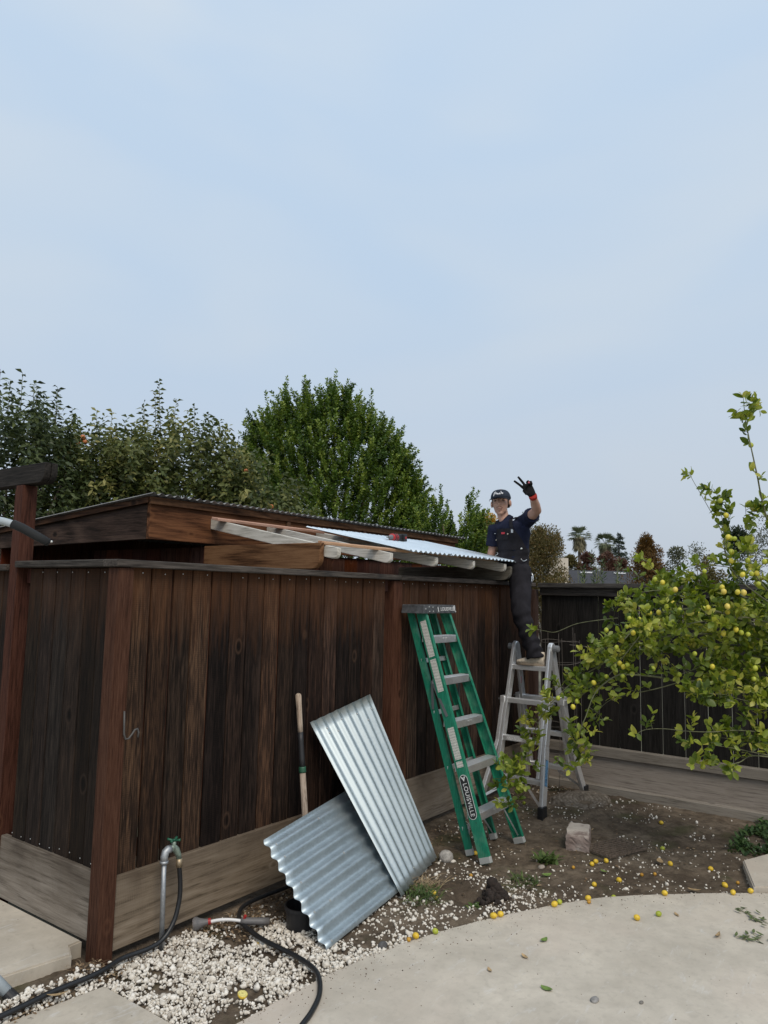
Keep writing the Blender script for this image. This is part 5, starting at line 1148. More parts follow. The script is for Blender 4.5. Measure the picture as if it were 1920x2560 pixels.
# bib overalls
om = MB(); loft(om, [(c, FWD * (a + .020), LFT * (b + .020)) for c, a, b in torso[0:4]] + [(WST + V3(0, 0, .045), FWD * (.106 + .019), LFT * (.150 + .017))])
limb(om, [HIPL + V3(.03, .04, .03), HIPL, mid(HIPL, KNL, .5), mid(HIPL, KNL, .85), KNL, mid(KNL, ANL, .3), mid(KNL, ANL, .7), ANL + V3(-.005, .0, -.02)], [.105, .110, .100, .087, .084, .077, .073, .078], 16)
limb(om, [HIPR + V3(-.01, -.03, .01), HIPR, mid(HIPR, KNR, .5), KNR, mid(KNR, ANR, .4), ANR], [.105, .110, .100, .086, .080, .076], 16)
def pfold(c):
    x, y, z = c[:, 0], c[:, 1], c[:, 2]
    low = np.clip((1.75 - z) / .35, 0, 1); hip = np.clip((z - 1.95) / .1, 0, 1) * .6
    a = np.sin(z * 62 + y * 26 + 2.2 * np.sin(y * 19 + x * 13)) * .0085 * low + np.sin(z * 85 + y * 12) * .0048 * hip
    return a + .0058 * np.sin(y * 33 + z * 17 + 2 * np.sin(x * 30)) * np.sin(z * 9 + x * 21)
ome = remeshed(om, 'overalls', .0085, 3, .4, pfold); ome.materials.append(BLK); ov = put_abs('overalls', ome, pn)
# bib panel and straps
def tors(t, zc):  # surface of the shirt front at angle t from straight ahead (towards his left positive), height zc
    zs = [c.z for c, a, b in torso]; i = max(0, min(len(zs) - 2, sum(1 for q in zs if q <= zc) - 1)); f = (zc - zs[i]) / (zs[i + 1] - zs[i])
    c = mid(torso[i][0], torso[i + 1][0], f); a = torso[i][1] * (1 - f) + torso[i + 1][1] * f + .022; b = torso[i][2] * (1 - f) + torso[i + 1][2] * f + .020
    return c + FWD * a * math.cos(t) + LFT * b * math.sin(t)
NZ, NTH = 10, 14; vs = []; fs = []
for i in range(NZ + 1):
    zc = 2.215 + (2.415 - 2.215) * i / NZ; half = 1.55 * (1 - i / NZ) ** 1.15 + .62 * (1 - (1 - i / NZ) ** 1.15)
    for k in range(NTH + 1): vs.append(tors(half * (2 * k / NTH - 1), zc))
nl_ = len(vs); cen = V3(4.2, -.08, 2.3)
vs += [p + (V3(cen.x, cen.y, p.z) - p).normalized() * .010 for p in vs]
for i in range(NZ):
    for k in range(NTH):
        a = i * (NTH + 1) + k; fs += [(a, a + 1, a + NTH + 2, a + NTH + 1), (nl_ + a, nl_ + a + NTH + 1, nl_ + a + NTH + 2, nl_ + a + 1)]
for i in range(NZ):
    for k in (0, NTH):
        a = i * (NTH + 1) + k; fs.append((a, a + NTH + 1, nl_ + a + NTH + 1, nl_ + a))
for k in range(NTH): a = NZ * (NTH + 1) + k; fs.append((a, a + 1, nl_ + a + 1, nl_ + a))
m = MB(); m.add(vs, fs); bib = m.build('bib', BLK, ov, cen, smooth=False)
def strip(pts, w, t, name, mat, parent, side):
    m = MB(); vs = []; fs = []
    for p, nrm in pts:
        p = Vector(p); nrm = Vector(nrm).normalized(); s = Vector(side); s = (s - nrm * s.dot(nrm)).normalized()
        vs += [p + s * w / 2, p - s * w / 2, p - s * w / 2 + nrm * t, p + s * w / 2 + nrm * t]
    for i in range(len(pts) - 1):
        for k in range(4): fs.append((4 * i + k, 4 * i + (k + 1) % 4, 4 * i + 4 + (k + 1) % 4, 4 * i + 4 + k))
    n4 = 4 * (len(pts) - 1); fs += [(3, 2, 1, 0), (n4, n4 + 1, n4 + 2, n4 + 3)]
    m.add(vs, fs); return m.build(name, mat, parent, pts[0][0])
for s in (-1, 1):
    sy = V3(0, -s * 1.0, 0)
    p0 = tors(s * .56, 2.395); c2 = SHO + LFT * s * .085
    strip([(p0, FWD), (tors(s * .55, 2.43) + FWD * .004, FWD), (c2 + FWD * .085 + UPZ * .030, FWD * .7 + UPZ), (c2 + UPZ * .062, UPZ), (c2 - FWD * .085 + UPZ * .030, UPZ - FWD), (c2 * 1.0 - FWD * .135 - UPZ * .10, -FWD), (CHE - FWD * .15 + LFT * s * .03 - UPZ * .02, -FWD)], .034, .006, 'strap', BLK, ov, sy)
    m = MB(); q = tors(s * .56, 2.388) + FWD * .006; m.bar(q + UPZ * .016, q - UPZ * .016, .022, .006, FWD); m.build('buckle', plain('bright_steel', (.75, .75, .75), .25, .9), ov, q)
m = MB(); q = tors(.02, 2.372) + FWD * .003; m.bar(q + LFT * .022, q - LFT * .018, .005, .018); m.build('label_tag', plain('red_tag', (.50, .03, .05), .6), bib, q)
m = MB(); q = tors(.30, 2.362) + FWD * .004; m.ball(q, .008, 2); m.build('button', plain('brass_button', (.62, .56, .46), .3, .8), bib, q, smooth=True)
m = MB(); q = tors(-.72, 2.315) + FWD * .004; m.ball(q, .0065, 2); m.build('button', plain('brass_button', (.62, .56, .46), .3, .8), bib, q, smooth=True)
# pocket edge on the bib
strip([(tors(-.45, 2.350) + FWD * .001, FWD), (tors(0, 2.345) + FWD * .001, FWD), (tors(.32, 2.348) + FWD * .001, FWD)], .070, .004, 'bib_pocket', BLK, bib, UPZ)
q = tors(1.05, 2.225) + (FWD * .5 + LFT) * .006; m = MB(); m.ball(q, .0105, 2); m.build('side_button', plain('snap', (.80, .80, .76), .3, .7), ov, q, smooth=True)
q = PEL + LFT * .186 + FWD * .03 + V3(0, 0, .045)
m = MB(); m.tube(smooth_path([q + FWD * .05 + UPZ * .012, q + FWD * .028 - UPZ * .004, q - UPZ * .004, q - FWD * .03 + UPZ * .010], 5), .0042, 7); m.build('zip_pull', plain('steel_b', (.70, .70, .70), .3, .9), ov, q, smooth=True)
q = HIPL + V3(-.02, -.128, -.06); m = MB(); m.tube([q + V3(0, 0, .045), q + V3(0, -.012, .03), q + V3(0, -.016, -.02), q + V3(0, -.008, -.040), q + V3(.012, .004, -.03), q + V3(.012, .004, .02)], .0050, 7); m.build('carabiner', plain('steel_c', (.82, .82, .82), .25, .8), ov, q, smooth=True)
# gloved left hand: index and middle raised, the rest folded over the palm
gm_ = MB()
hd = (V3(3.835, -.365, 2.790) - WRL); hu_ = V3(-.02, .50, .80).normalized(); hn = V3(-.80, -.55, .30); hn = (hn - hu_ * hn.dot(hu_)).normalized(); hs = hu_.cross(hn)     # hu_: wrist to knuckles, hn: palm outwards (to camera)
if hs.dot(RT) < 0: hs = -hs                                                                                                                      # hs: image right
PC = WRL + hu_ * .055
HK = 1.18
def hpnt(u, s, n_=0.0): return WRL + (hu_ * u + hs * s + hn * n_) * HK
loft(gm_, [(hpnt(.0, 0), hs * .032, hn * .026), (hpnt(.025, 0), hs * .041, hn * .026), (hpnt(.060, 0), hs * .047, hn * .024), (hpnt(.090, .002), hs * .046, hn * .021), (hpnt(.105, .002), hs * .040, hn * .016)], 16)
gm_.tube([hpnt(.085, -.030), hpnt(.120, -.042, .002), hpnt(.150, -.056, .004), hpnt(.172, -.066, .004)], [.0125, .0115, .0108, .0092], 10)
gm_.tube([hpnt(.088, -.008), hpnt(.128, -.012, .002), hpnt(.165, -.018, .004), hpnt(.190, -.022, .004)], [.0125, .0118, .0110, .0093], 10)
gm_.tube([hpnt(.090, .014), hpnt(.118, .017, .010), hpnt(.112, .016, .034), hpnt(.082, .012, .038)], [.0125, .0130, .0120, .0105], 10)
gm_.tube([hpnt(.082, .034), hpnt(.106, .037, .010), hpnt(.100, .034, .032), hpnt(.074, .028, .036)], [.0118, .0120, .0110, .0100], 10)
gm_.tube([hpnt(.030, -.034, .006), hpnt(.058, -.048, .022), hpnt(.080, -.026, .042), hpnt(.088, .004, .050)], [.015, .0135, .0120, .0105], 10)
gme = remeshed(gm_, 'glove', .0042, 2, .4); gme.materials.append(GLV); glv = put_abs('glove', gme, pn)
REDG = cloth('red_knit', (.30, .030, .024))
m = MB(); fdir = (WRL - ELL).normalized(); m.tube([WRL - fdir * .026, WRL - fdir * .022, WRL + fdir * .006, WRL + fdir * .010], [.033, .0365, .0375, .034], 16); m.build('glove_cuff', REDG, glv, WRL, smooth=True)
m = MB(); m.ball(hpnt(.090, .008, .056), .0095, 2, (1.2, .8, 1)); m.build('thumb_patch', plain('pink_grip', (.55, .12, .16), .7), glv, hpnt(.09, 0, .05), smooth=True)
# shoes
TAN = plain('tan_suede', (.52, .45, .36), .8, nscale=30, namt=.25)
def shoe(base, fdir, sole_z, parent):
    f = Vector(fdir).normalized(); s = f.cross(UPZ)
    def sp_(u, z): return Vector((base.x, base.y, sole_z)) + f * u + UPZ * z
    m = MB(); loft(m, [(sp_(-.075, .040), UPZ * .036, s * .026), (sp_(-.060, .050), UPZ * .046, s * .034), (sp_(-.01, .052), UPZ * .048, s * .037), (sp_(.045, .046), UPZ * .040, s * .040), (sp_(.095, .038), UPZ * .030, s * .044), (sp_(.145, .032), UPZ * .022, s * .042), (sp_(.178, .028), UPZ * .015, s * .028)], 16)
    loft(m, [(sp_(-.035, .06), f * .046, s * .036), (sp_(-.035, .10), f * .044, s * .035), (sp_(-.033, .122), f * .043, s * .036)], 16)
    me = remeshed(m, 'shoe', .005, 2, .4); me.materials.append(TAN); so = put_abs('shoe', me, parent)
    m = MB(); n = 20; out_ = []
    for k in range(n):
        a = 2 * math.pi * k / n; u = .05 + .137 * math.cos(a); wd_ = .045 - .010 * (u < 0); out_.append((u, wd_ * math.sin(a)))
    m.prism(out_, sp_(0, 0), sp_(0, .022), f, s); m.build('sole', plain('gum_sole', (.27, .215, .16), .7), so, sp_(0, 0), bevel=.003)
    for q in range(4):
        u = .012 + q * .024; m = MB(); z_ = .098 - q * .008; m.tube([sp_(u, z_ - .012) - s * .026, sp_(u + .004, z_) , sp_(u, z_ - .012) + s * .026], .0035, 6); m.build('lace', plain('lace', (.62, .58, .52), .8), so, sp_(u, z_))
shoe(V3(4.030, -.402, 0), V3(-.10, 1, 0), 1.1725, pn)
shoe(V3(4.30, .27, 0), V3(-.6, .8, 0), 1.415, pn)
# ---------------------------------------------------------------- trees and plants beyond the fence
LAT = Vector((.591, -.807, 0)); 
def unit(a): return a / (np.linalg.norm(a, axis=1)[:, None] + 1e-9)
def leaf_mesh_np(name, P, D, N, L, Wd, mat, rnd, droop=0.0, fold=.25):
    # P base, D direction, N leaf normal; 5 verts / 4 tris per leaf
    D = unit(D); Sd = unit(np.cross(D, N)); N = np.cross(Sd, D); k = len(P); L = L[:, None]; Wd = Wd[:, None]
    dn = np.array([[0, 0, -1.0]])
    mid_ = P + D * L * .5; tip = P + D * L + dn * L * droop
    lf = P + D * L * .45 + Sd * Wd * .5 + N * Wd * fold; rt = P + D * L * .45 - Sd * Wd * .5 + N * Wd * fold
    V = np.stack([P, lf, mid_, rt, tip], 1).reshape(-1, 3)
    T = np.array([[0, 3, 2], [0, 2, 1], [2, 3, 4], [2, 4, 1]])
    Fq = (T[None] + (np.arange(k) * 5)[:, None, None]).reshape(-1, 3)
    return np_mesh(name, V, Fq, mat, np.repeat(rnd, 5))
def shoot_leaves(rng, base, dirv, length, n, leafL, spread=.9, upb=.35):
    # leaves set spirally along one shoot; returns P, D, N
    d = np.array(dirv, float); d /= np.linalg.norm(d); o = np.cross(d, [0.3, .5, .81]); o /= np.linalg.norm(o); o2 = np.cross(d, o)
    t = np.linspace(.06, 1, n); a = np.arange(n) * 2.4 + rng.uniform(0, 6.28)
    rad = o[None] * np.cos(a)[:, None] + o2[None] * np.sin(a)[:, None]
    bend = np.array([0, 0, 0.0])
    P = np.array(base)[None] + d[None] * (t * length)[:, None]
    D = rad * spread + d[None] * (upb + .9 * np.clip(t - .75, 0, 1)[:, None] * 2); D += rng.normal(0, .18, D.shape)
    N = d[None] * .35 + rng.normal(0, 1.0, D.shape)
    return P, D, N
def make_tree(name, base, label, cat, group, crown, trunk_paths, bark, leafmat_unused=None, extra=None):
    t = thing(name, base, label, cat, group)
    b = Vector(base)
    for nm, paths in trunk_paths:
        m = MB()
        for pts, rs in paths: m.tube(pts, rs, 8)
        m.build(nm, bark, t, base, smooth=True)
    me = crown
    me.transform(Matrix.Translation(-b)); put('crown', me, t)
    return t
def limbs_to(base, tops, r0, rng, fork=.45):
    base = Vector(base); paths = []; h = min(t[2] for t in tops) - base.z
    fk = base + V3(0, 0, h * fork); paths.append(([base - V3(0, 0, .1), (base + fk) / 2 + V3(rng.uniform(-.04, .04), rng.uniform(-.04, .04), 0), fk], [r0 * 1.15, r0, r0 * .85])); br = []
    for tp in tops:
        tp = Vector(tp); q = mid(fk, tp, .45) + V3(rng.uniform(-.1, .1), rng.uniform(-.1, .1), .05); br.append(([fk - V3(0, 0, .05), q, tp], [r0 * .55, r0 * .35, r0 * .10]))
    return [('trunk', paths)] + [('limb', [b]) for b in br]
# ---- fruit trees just behind the shed
def fruit_tree(name, cx, cy, ztop, halfw, zlow, nshoot, mat, label, tall, seed, leafL=.092, lw=.44, dens=44, extra_w=0.55):
    rng = np.random.default_rng(seed); Ps = []; Ds = []; Ns = []; shoots = []
    zc = (ztop + zlow) / 2
    for k in range(int(nshoot * 2.1)):
        s = rng.uniform(-1, 1); dpt = rng.uniform(-1, 1)
        if s * s + dpt * dpt > 1.1: continue
        hz = zlow + (ztop - zlow) * rng.random() ** .8 * (1 - .35 * s * s)
        b = np.array([cx, cy, 0]) + np.array(LAT) * s * halfw + np.array([.807, .591, 0]) * dpt * extra_w; b[2] = hz - .15
        out = np.array(LAT) * s * .55 + np.array([.807, .591, 0]) * dpt * .5 + np.array([0, 0, .85]) + rng.normal(0, .3, 3); ln = rng.uniform(.25, .5)
        shoots.append((b, out, ln))
    for (s, zt, dpt, ln) in tall:
        b = np.array([cx, cy, 0]) + np.array(LAT) * s + np.array([.807, .591, 0]) * dpt; b[2] = zt - ln; shoots.append((b, np.array([rng.normal(0, .05), rng.normal(0, .05), 1]), ln))
    m = MB()
    Rn = []
    for b, o, ln in shoots:
        n = max(7, int(ln * dens)); Rn.append(np.clip(rng.beta(2, 2.3) + rng.normal(0, .15, n), 0, 1)); P, D, N = shoot_leaves(rng, b, o, ln, n, leafL, 1.0, .25); Ps.append(P); Ds.append(D); Ns.append(N)
    for b, o, ln in shoots[-len(tall):] if tall else []:
        o = Vector(o).normalized(); m.tube([Vector(b) - o * .1, Vector(b) + o * ln], [.006, .002], 5)
    P = np.concatenate(Ps); D = np.concatenate(Ds); N = np.concatenate(Ns); k = len(P)
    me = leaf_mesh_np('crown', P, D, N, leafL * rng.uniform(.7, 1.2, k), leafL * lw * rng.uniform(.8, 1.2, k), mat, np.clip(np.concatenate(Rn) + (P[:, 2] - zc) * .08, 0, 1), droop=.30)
    tops = [tuple(np.array([cx, cy, 0]) + np.array(LAT) * s * halfw * .8 + np.array([0, 0, zlow + (ztop - zlow) * .6])) for s in (-.9, -.4, .1, .5, .95)]
    t = make_tree(name, (cx, cy, -.1), label, 'tree', 'trees behind the shed', me, limbs_to((cx, cy, -.1), tops, .075, random.Random(seed)), BARK)
    if tall: m.build('water_shoots', BARKG, t, (cx, cy, 2), smooth=True)['kind'] = 'stuff'
    return t
F_OLV = foliage('fruit_tree_leaf', [(0, (.030, .044, .012)), (.40, (.080, .104, .028)), (.75, (.16, .175, .05)), (1, (.28, .26, .085))], .5, .22)
F_BLU = foliage('dark_tree_leaf', [(0, (.024, .038, .014)), (.5, (.052, .074, .026)), (1, (.12, .15, .05))], .45, .2)
F_DEN = foliage('dense_tree_leaf', [(0, (.018, .040, .007)), (.35, (.055, .108, .014)), (.7, (.135, .205, .028)), (1, (.27, .33, .06))], .45, .2)
t1 = fruit_tree('fruit_tree', 2.87, 4.72, 3.62, .80, 2.25, 330, F_OLV, 'olive green fruit tree left of the shed ridge with a few orange fruit', [(-.40, 3.55, 0, .5), (-.08, 3.93, .1, .62), (-.30, 3.72, .1, .45), (.09, 3.90, 0, .62), (.13, 3.80, .2, .5), (.35, 3.78, .1, .5), (-.55, 3.6, 0, .4), (.55, 3.75, 0, .4)], 3)
t2 = fruit_tree('fruit_tree', 3.68, 4.27, 3.75, .85, 2.3, 330, F_OLV, 'olive green fruit tree behind the shed ridge with tall upright shoots', [(-.48, 4.05, 0, .6), (-.33, 4.28, .1, .75), (-.24, 4.40, 0, .8), (-.18, 4.22, .15, .65), (-.40, 4.10, -.1, .55), (-.05, 3.95, 0, .5), (.20, 4.08, 0, .65), (.30, 4.02, .1, .6), (.38, 3.9, 0, .5), (.10, 3.85, 0, .4), (.55, 3.7, 0, .35), (.72, 3.62, 0, .35)], 4)
t3 = fruit_tree('fruit_tree', 4.30, 3.62, 3.22, .55, 2.25, 150, F_OLV, 'low olive green fruit tree at the foot of the dense green tree', [(.0, 3.5, 0, .4), (.22, 3.32, 0, .3), (-.3, 3.45, 0, .3)], 5)
t4 = fruit_tree('dark_tree', 2.00, 4.78, 3.75, .60, 2.0, 250, F_BLU, 'dark bluish green tree at the left edge above the arbor', [(-.10, 4.18, 0, .7), (-.02, 4.08, .1, .6), (.10, 4.06, 0, .6), (.24, 3.98, .1, .6), (.30, 4.02, 0, .5), (-.25, 4.1, 0, .6), (-.4, 4.2, 0, .6), (.48, 3.78, 0, .4)], 6, dens=38)
FR = plain('orange_fruit', (.50, .17, .06), .5, nscale=20, namt=.2)
for tr, pts in ((t1, [(2.47, 4.55, 3.42), (2.49, 4.50, 3.50), (2.52, 4.50, 3.45)]), (t3, [(4.02, 3.42, 3.24), (4.24, 3.28, 2.78), (4.30, 3.27, 2.75), (4.29, 3.23, 2.82)])):
    for p in pts: m = MB(); m.ball(p, .030, 2); m.build('fruit', FR, tr, p, smooth=True)
# ---- the dense green tree: bundles of upright shoots
def dense_tree(name, cx, cy, stems, mat, label, seed, zlow, nshoot, leafL=.056, per=36, depthw=1.0, group='trees behind the shed'):
    rng = np.random.default_rng(seed); Ps = []; Ds = []; Ns = []; Rn = []
    st = sorted((s, z) for s, z in stems); xs = [q[0] for q in st]; zs = [q[1] for q in st]; w0, w1 = xs[0], xs[-1]; wc, wh = (w0 + w1) / 2, (w1 - w0) / 2
    def shoot(b, d, ln, tone, n):
        P, D, N = shoot_leaves(rng, b, d, ln, n, leafL, .95, .65); Ps.append(P); Ds.append(D); Ns.append(N); Rn.append(np.clip(tone + rng.normal(0, .13, n) + np.linspace(-.08, .10, n), 0, 1))
    for k in range(nshoot):
        s = rng.uniform(w0 - .05, w1 + .05); lob = max(z_ - .18 - abs(s - s_) * 3.4 for s_, z_ in st); zt = max(np.interp(s, xs, zs) - 1.05, lob) - .14; e = math.sqrt(max(.04, 1 - ((s - wc) / (wh * 1.06)) ** 2)); f = rng.random() ** .75; z = zlow + (zt - zlow) * f
        rr = depthw * e * math.sqrt(max(.03, 1 - max(0, f - .3) ** 2 * 1.9)); dp = rr * rng.uniform(-1, .6)
        c = np.array([cx, cy, z]) + np.array(LAT) * s + np.array([.807, .591, 0]) * dp
        o = np.array(LAT) * (s - wc) / wh * .5 + np.array([.807, .591, 0]) * dp / depthw * .45
        shoot(c, o + np.array([0, 0, 1.0]) + rng.normal(0, .22, 3), rng.uniform(.24, .44), np.clip(rng.beta(2.2, 2.2), .05, .95), per)
    for s, z in stems:      # pointed leaders along the outline
        c = np.array([cx, cy, 0]) + np.array(LAT) * s + np.array([.807, .591, 0]) * rng.uniform(-.5, .3)
        shoot(c + np.array([0, 0, z - .5]), rng.normal(0, .06, 3) + [0, 0, 1], .5, rng.uniform(.4, .75), per + 8)
        for q in range(5): shoot(c + rng.normal(0, .07, 3) * [1, 1, .3] + np.array([0, 0, z - .85 + .06 * q]), rng.normal(0, .28, 3) + [0, 0, 1], .34, rng.uniform(.3, .7), per)
    P = np.concatenate(Ps); D = np.concatenate(Ds); N = np.concatenate(Ns); k = len(P)
    me = leaf_mesh_np('crown', P, D, N, leafL * rng.uniform(.75, 1.35, k), leafL * .58 * rng.uniform(.8, 1.3, k), mat, np.concatenate(Rn), 0.05)
    tops = [tuple(np.array([cx, cy, 0]) + np.array(LAT) * s * .85 + np.array([0, 0, zlow + (zt - zlow) * .75])) for s, zt in stems[::2]]
    return make_tree(name, (cx, cy, -.1), label, 'tree', group, me, limbs_to((cx, cy, -.1), tops, .11, random.Random(seed)), BARK)
dense_tree('evergreen_tree', 8.16, 5.48, [(-1.70, 4.55), (-1.42, 5.18), (-1.18, 5.36), (-.90, 5.70), (-.58, 5.76), (-.30, 5.62), (-.08, 5.86), (.16, 5.72), (.40, 5.50), (.60, 5.42), (.84, 5.20), (1.06, 4.92), (1.24, 4.55), (1.42, 4.10), (1.52, 3.5)], F_DEN, 'large dense bright green evergreen tree with pointed shoots behind the shed', 21, 2.1, 2500)
dense_tree('evergreen_shrub', 8.75, 3.25, [(-.75, 3.2), (-.55, 3.42), (-.30, 3.60), (-.12, 3.22), (.05, 3.15), (.22, 3.58), (.38, 3.36)], F_DEN, 'smaller green shrub with two pointed tops right of the evergreen tree', 22, 1.8, 380, .052, 34, .35)
# ---- soft shrubs and trees further off: lumps of small leaves
def lump_tree(name, cx, cy, ztop, halfw, zlow, mat, label, cat='tree', n=5000, leafL=.06, lumps=16, seed=1, depthw=None, trunk=.05, group='trees beyond the fences', shape=1.0, up=.4, bark=None, lw=.5, spiky=0.0):
    rng = np.random.default_rng(seed); dw = depthw or halfw; h = ztop - zlow
    C = []; R = []
    for k in range(lumps):
        f = rng.random(); zz = zlow + h * f; w_ = (1 - f ** (1.6 * shape)) ** .6
        a = rng.uniform(0, 6.28); rr = math.sqrt(rng.random()) * w_
        C.append((math.cos(a) * rr * halfw * .8, math.sin(a) * rr * dw * .8, zz)); R.append(h * rng.uniform(.10, .2) * (1 - .4 * f))
    C.append((0, 0, ztop - h * .08)); R.append(h * .09)
    C = np.array(C); R = np.array(R); li = rng.integers(0, len(C), n); u = unit(rng.normal(size=(n, 3))); rad = R[li] * rng.random(n) ** .4
    loc = C[li] + u * rad[:, None] * np.array([1, 1, 1 + spiky])
    P = np.array([cx, cy, 0]) + np.array(LAT)[None] * loc[:, :1] + np.array([[.807, .591, 0]]) * loc[:, 1:2] + np.array([[0, 0, 1.0]]) * loc[:, 2:3]
    Dr = np.array(LAT)[None] * u[:, :1] + np.array([[.807, .591, 0]]) * u[:, 1:2] + np.array([[0, 0, 1.0]]) * (u[:, 2:3] + up); Dr += rng.normal(0, .45, Dr.shape)
    N = rng.normal(size=(n, 3)) + np.array([0, 0, .6])
    me = leaf_mesh_np('crown', P, Dr, N, leafL * rng.uniform(.7, 1.3, n), leafL * lw * rng.uniform(.8, 1.2, n), mat, np.clip(rng.beta(2, 2.2, n), 0, 1), .05)
    tops = [tuple(np.array([cx, cy, 0]) + np.array(LAT) * c[0] * .8 + np.array([.807, .591, 0]) * c[1] * .8 + np.array([0, 0, c[2]])) for c in C[:5]]
    return make_tree(name, (cx, cy, -.1), label, cat, group, me, limbs_to((cx, cy, -.1), tops, trunk, random.Random(seed)), bark or BARK)
F_YEL = foliage('yellow_leaf', [(0, (.30, .17, .02)), (.5, (.52, .32, .04)), (1, (.66, .46, .09))], .6, .25)
F_BRN = foliage('brown_green_leaf', [(0, (.065, .060, .020)), (.5, (.13, .115, .038)), (1, (.24, .185, .068))], .6, .2)
F_IVY = foliage('rusty_leaf', [(0, (.060, .060, .020)), (.4, (.125, .110, .038)), (.75, (.20, .145, .055)), (1, (.30, .18, .08))], .6, .2)
F_RED = foliage('red_leaf', [(0, (.085, .042, .030)), (.5, (.14, .072, .05)), (1, (.20, .12, .08))], .6, .2)
F_BRZ = foliage('bronze_leaf', [(0, (.055, .038, .010)), (.5, (.14, .080, .022)), (1, (.24, .13, .040))], .6, .2)
F_GRY = foliage('greyish_leaf', [(0, (.050, .060, .035)), (.5, (.10, .11, .06)), (1, (.19, .19, .11))], .6, .2)
F_DRK = foliage('deep_green_leaf', [(0, (.014, .024, .012)), (.5, (.028, .044, .020)), (1, (.06, .08, .035))], .5, .2)
F_OLE = foliage('oleander_leaf', [(0, (.035, .055, .02)), (.5, (.065, .095, .034)), (1, (.13, .165, .065))], .5, .2)
lump_tree('autumn_tree', 14.72, 5.91, 3.78, .62, 1.9, F_YEL, 'yellow autumn tree between the evergreen shrub and the man', n=4200, leafL=.07, seed=31)
lump_tree('brown_shrub', 11.2, 3.95, 3.12, .85, 1.4, F_BRN, 'dull brownish green shrub left of the man behind the roof', 'shrub', n=16000, leafL=.05, lumps=40, seed=32)
lump_tree('rusty_tree', 11.85, 3.05, 3.16, .60, 1.5, F_IVY, 'tall rusty green tree right of the man above the fence corner', n=24000, leafL=.045, lumps=60, seed=33, shape=2.2, spiky=.5)
lump_tree('thin_tree', 13.5, 4.15, 3.62, .62, 1.6, F_GRY, 'thin grey-green tree with bare twigs behind the man', n=1500, leafL=.05, lumps=26, seed=34, trunk=.04)
lump_tree('bronze_conifer', 33.5, 7.52, 4.55, 1.0, 1.2, F_BRZ, 'bronze coloured bushy conifer right of the dark house roof', n=16000, leafL=.13, lumps=44, seed=35, shape=1.6, spiky=.5, lw=.35, trunk=.1)
lump_tree('red_shrub', 65.9, 22.93, 5.95, 1.49, 1.0, F_RED, 'dark red tree below the left palm, behind the house', n=4200, leafL=.26, seed=36, trunk=.12)
lump_tree('red_shrub', 67.0, 21.42, 6.1, 1.76, 1.0, F_RED, 'dark red tree below the right palm, behind the house', n=4200, leafL=.26, seed=37, trunk=.12)
lump_tree('red_shrub', 64.9, 24.29, 5.6, 1.5, 1.0, F_BRN, 'brownish tree left of the palms, behind the house', n=3600, leafL=.26, seed=46, trunk=.12)
lump_tree('red_shrub', 69.7, 21.0, 5.4, 2.03, 1.0, F_RED, 'low red tree below the pine, behind the house', n=3600, leafL=.26, seed=47, trunk=.12)
lump_tree('grey_shrub', 16.5, 1.75, 3.02, .55, 1.5, F_GRY, 'grey-green bush right of the bronze conifer', 'shrub', n=3000, leafL=.06, seed=38)
lump_tree('grey_shrub', 21.1, 2.33, 3.38, .60, 1.2, F_GRY, 'wispy pale bush behind the top of the lemon tree', 'shrub', n=1300, leafL=.06, lumps=30, seed=39)
lump_tree('brown_shrub', 19.15, 1.56, 2.97, .75, 1.2, F_BRN, 'rusty brown bush just above the lemon tree', 'shrub', n=3500, leafL=.07, seed=40)
lump_tree('dark_round_tree', 25.1, 1.97, 4.15, .62, 1.2, F_DRK, 'dark green tree behind the upright lemon shoots', n=4200, leafL=.10, seed=41)
lump_tree('spindly_tree', 9.95, -1.30, 3.05, .42, 1.2, F_GRY, 'spindly olive tree at the right edge beyond the dark fence', n=2600, leafL=.045, lumps=34, seed=42, trunk=.03, lw=.3)
lump_tree('hedge_shrub', 9.2, -2.2, 2.75, .75, .6, F_OLE, 'green hedge shrub at the right edge beyond the dark fence', 'shrub', n=4000, leafL=.05, lumps=26, seed=43)
# oleander stems showing over the fence
def stems_plant(name, cx, cy, ztop, n, label, seed, leafL=.10, spread=.22):
    rng = np.random.default_rng(seed); t = thing(name, (cx, cy, -.1), label, 'shrub', 'oleanders behind the dark fence'); Ps = []; Ds = []; Ns = []
    for k in range(n):
        s = rng.uniform(-1, 1) * spread; zt = ztop - rng.random() * .35; b = Vector((cx, cy, -.1)); tp = Vector((cx, cy, zt)) + LAT * s + V3(rng.uniform(-.1, .1), rng.uniform(-.1, .1), 0)
        m = MB(); m.tube([b + LAT * s * .5, mid(b, tp, .6) + LAT * s * .2, tp], [.012, .009, .004], 6); m.build('stem', BARKG, t, b, smooth=True)
        P, D, N = shoot_leaves(rng, np.array(tp) - np.array([0, 0, .9]), [rng.normal(0, .05), rng.normal(0, .05), 1], .95, 46, leafL, .75, .7); Ps.append(P); Ds.append(D); Ns.append(N)
    P = np.concatenate(Ps); k = len(P); me = leaf_mesh_np('foliage', P, np.concatenate(Ds), np.concatenate(Ns), leafL * rng.uniform(.7, 1.2, k), leafL * .2 * rng.uniform(.8, 1.2, k), F_OLE, rng.random(k), .1)
    me.transform(Matrix.Translation(-Vector((cx, cy, -.1)))); put('foliage', me, t)['kind'] = 'stuff'
stems_plant('oleander', 8.42, .87, 2.38, 5, 'oleander stems over the fence in front of the house, left clump', 51)
stems_plant('oleander', 8.62, .58, 2.42, 4, 'oleander stems over the fence in front of the house, right clump', 52)
stems_plant('oleander', 8.28, 1.10, 2.16, 2, 'short oleander stem over the fence beside the man', 53, .08, .1)
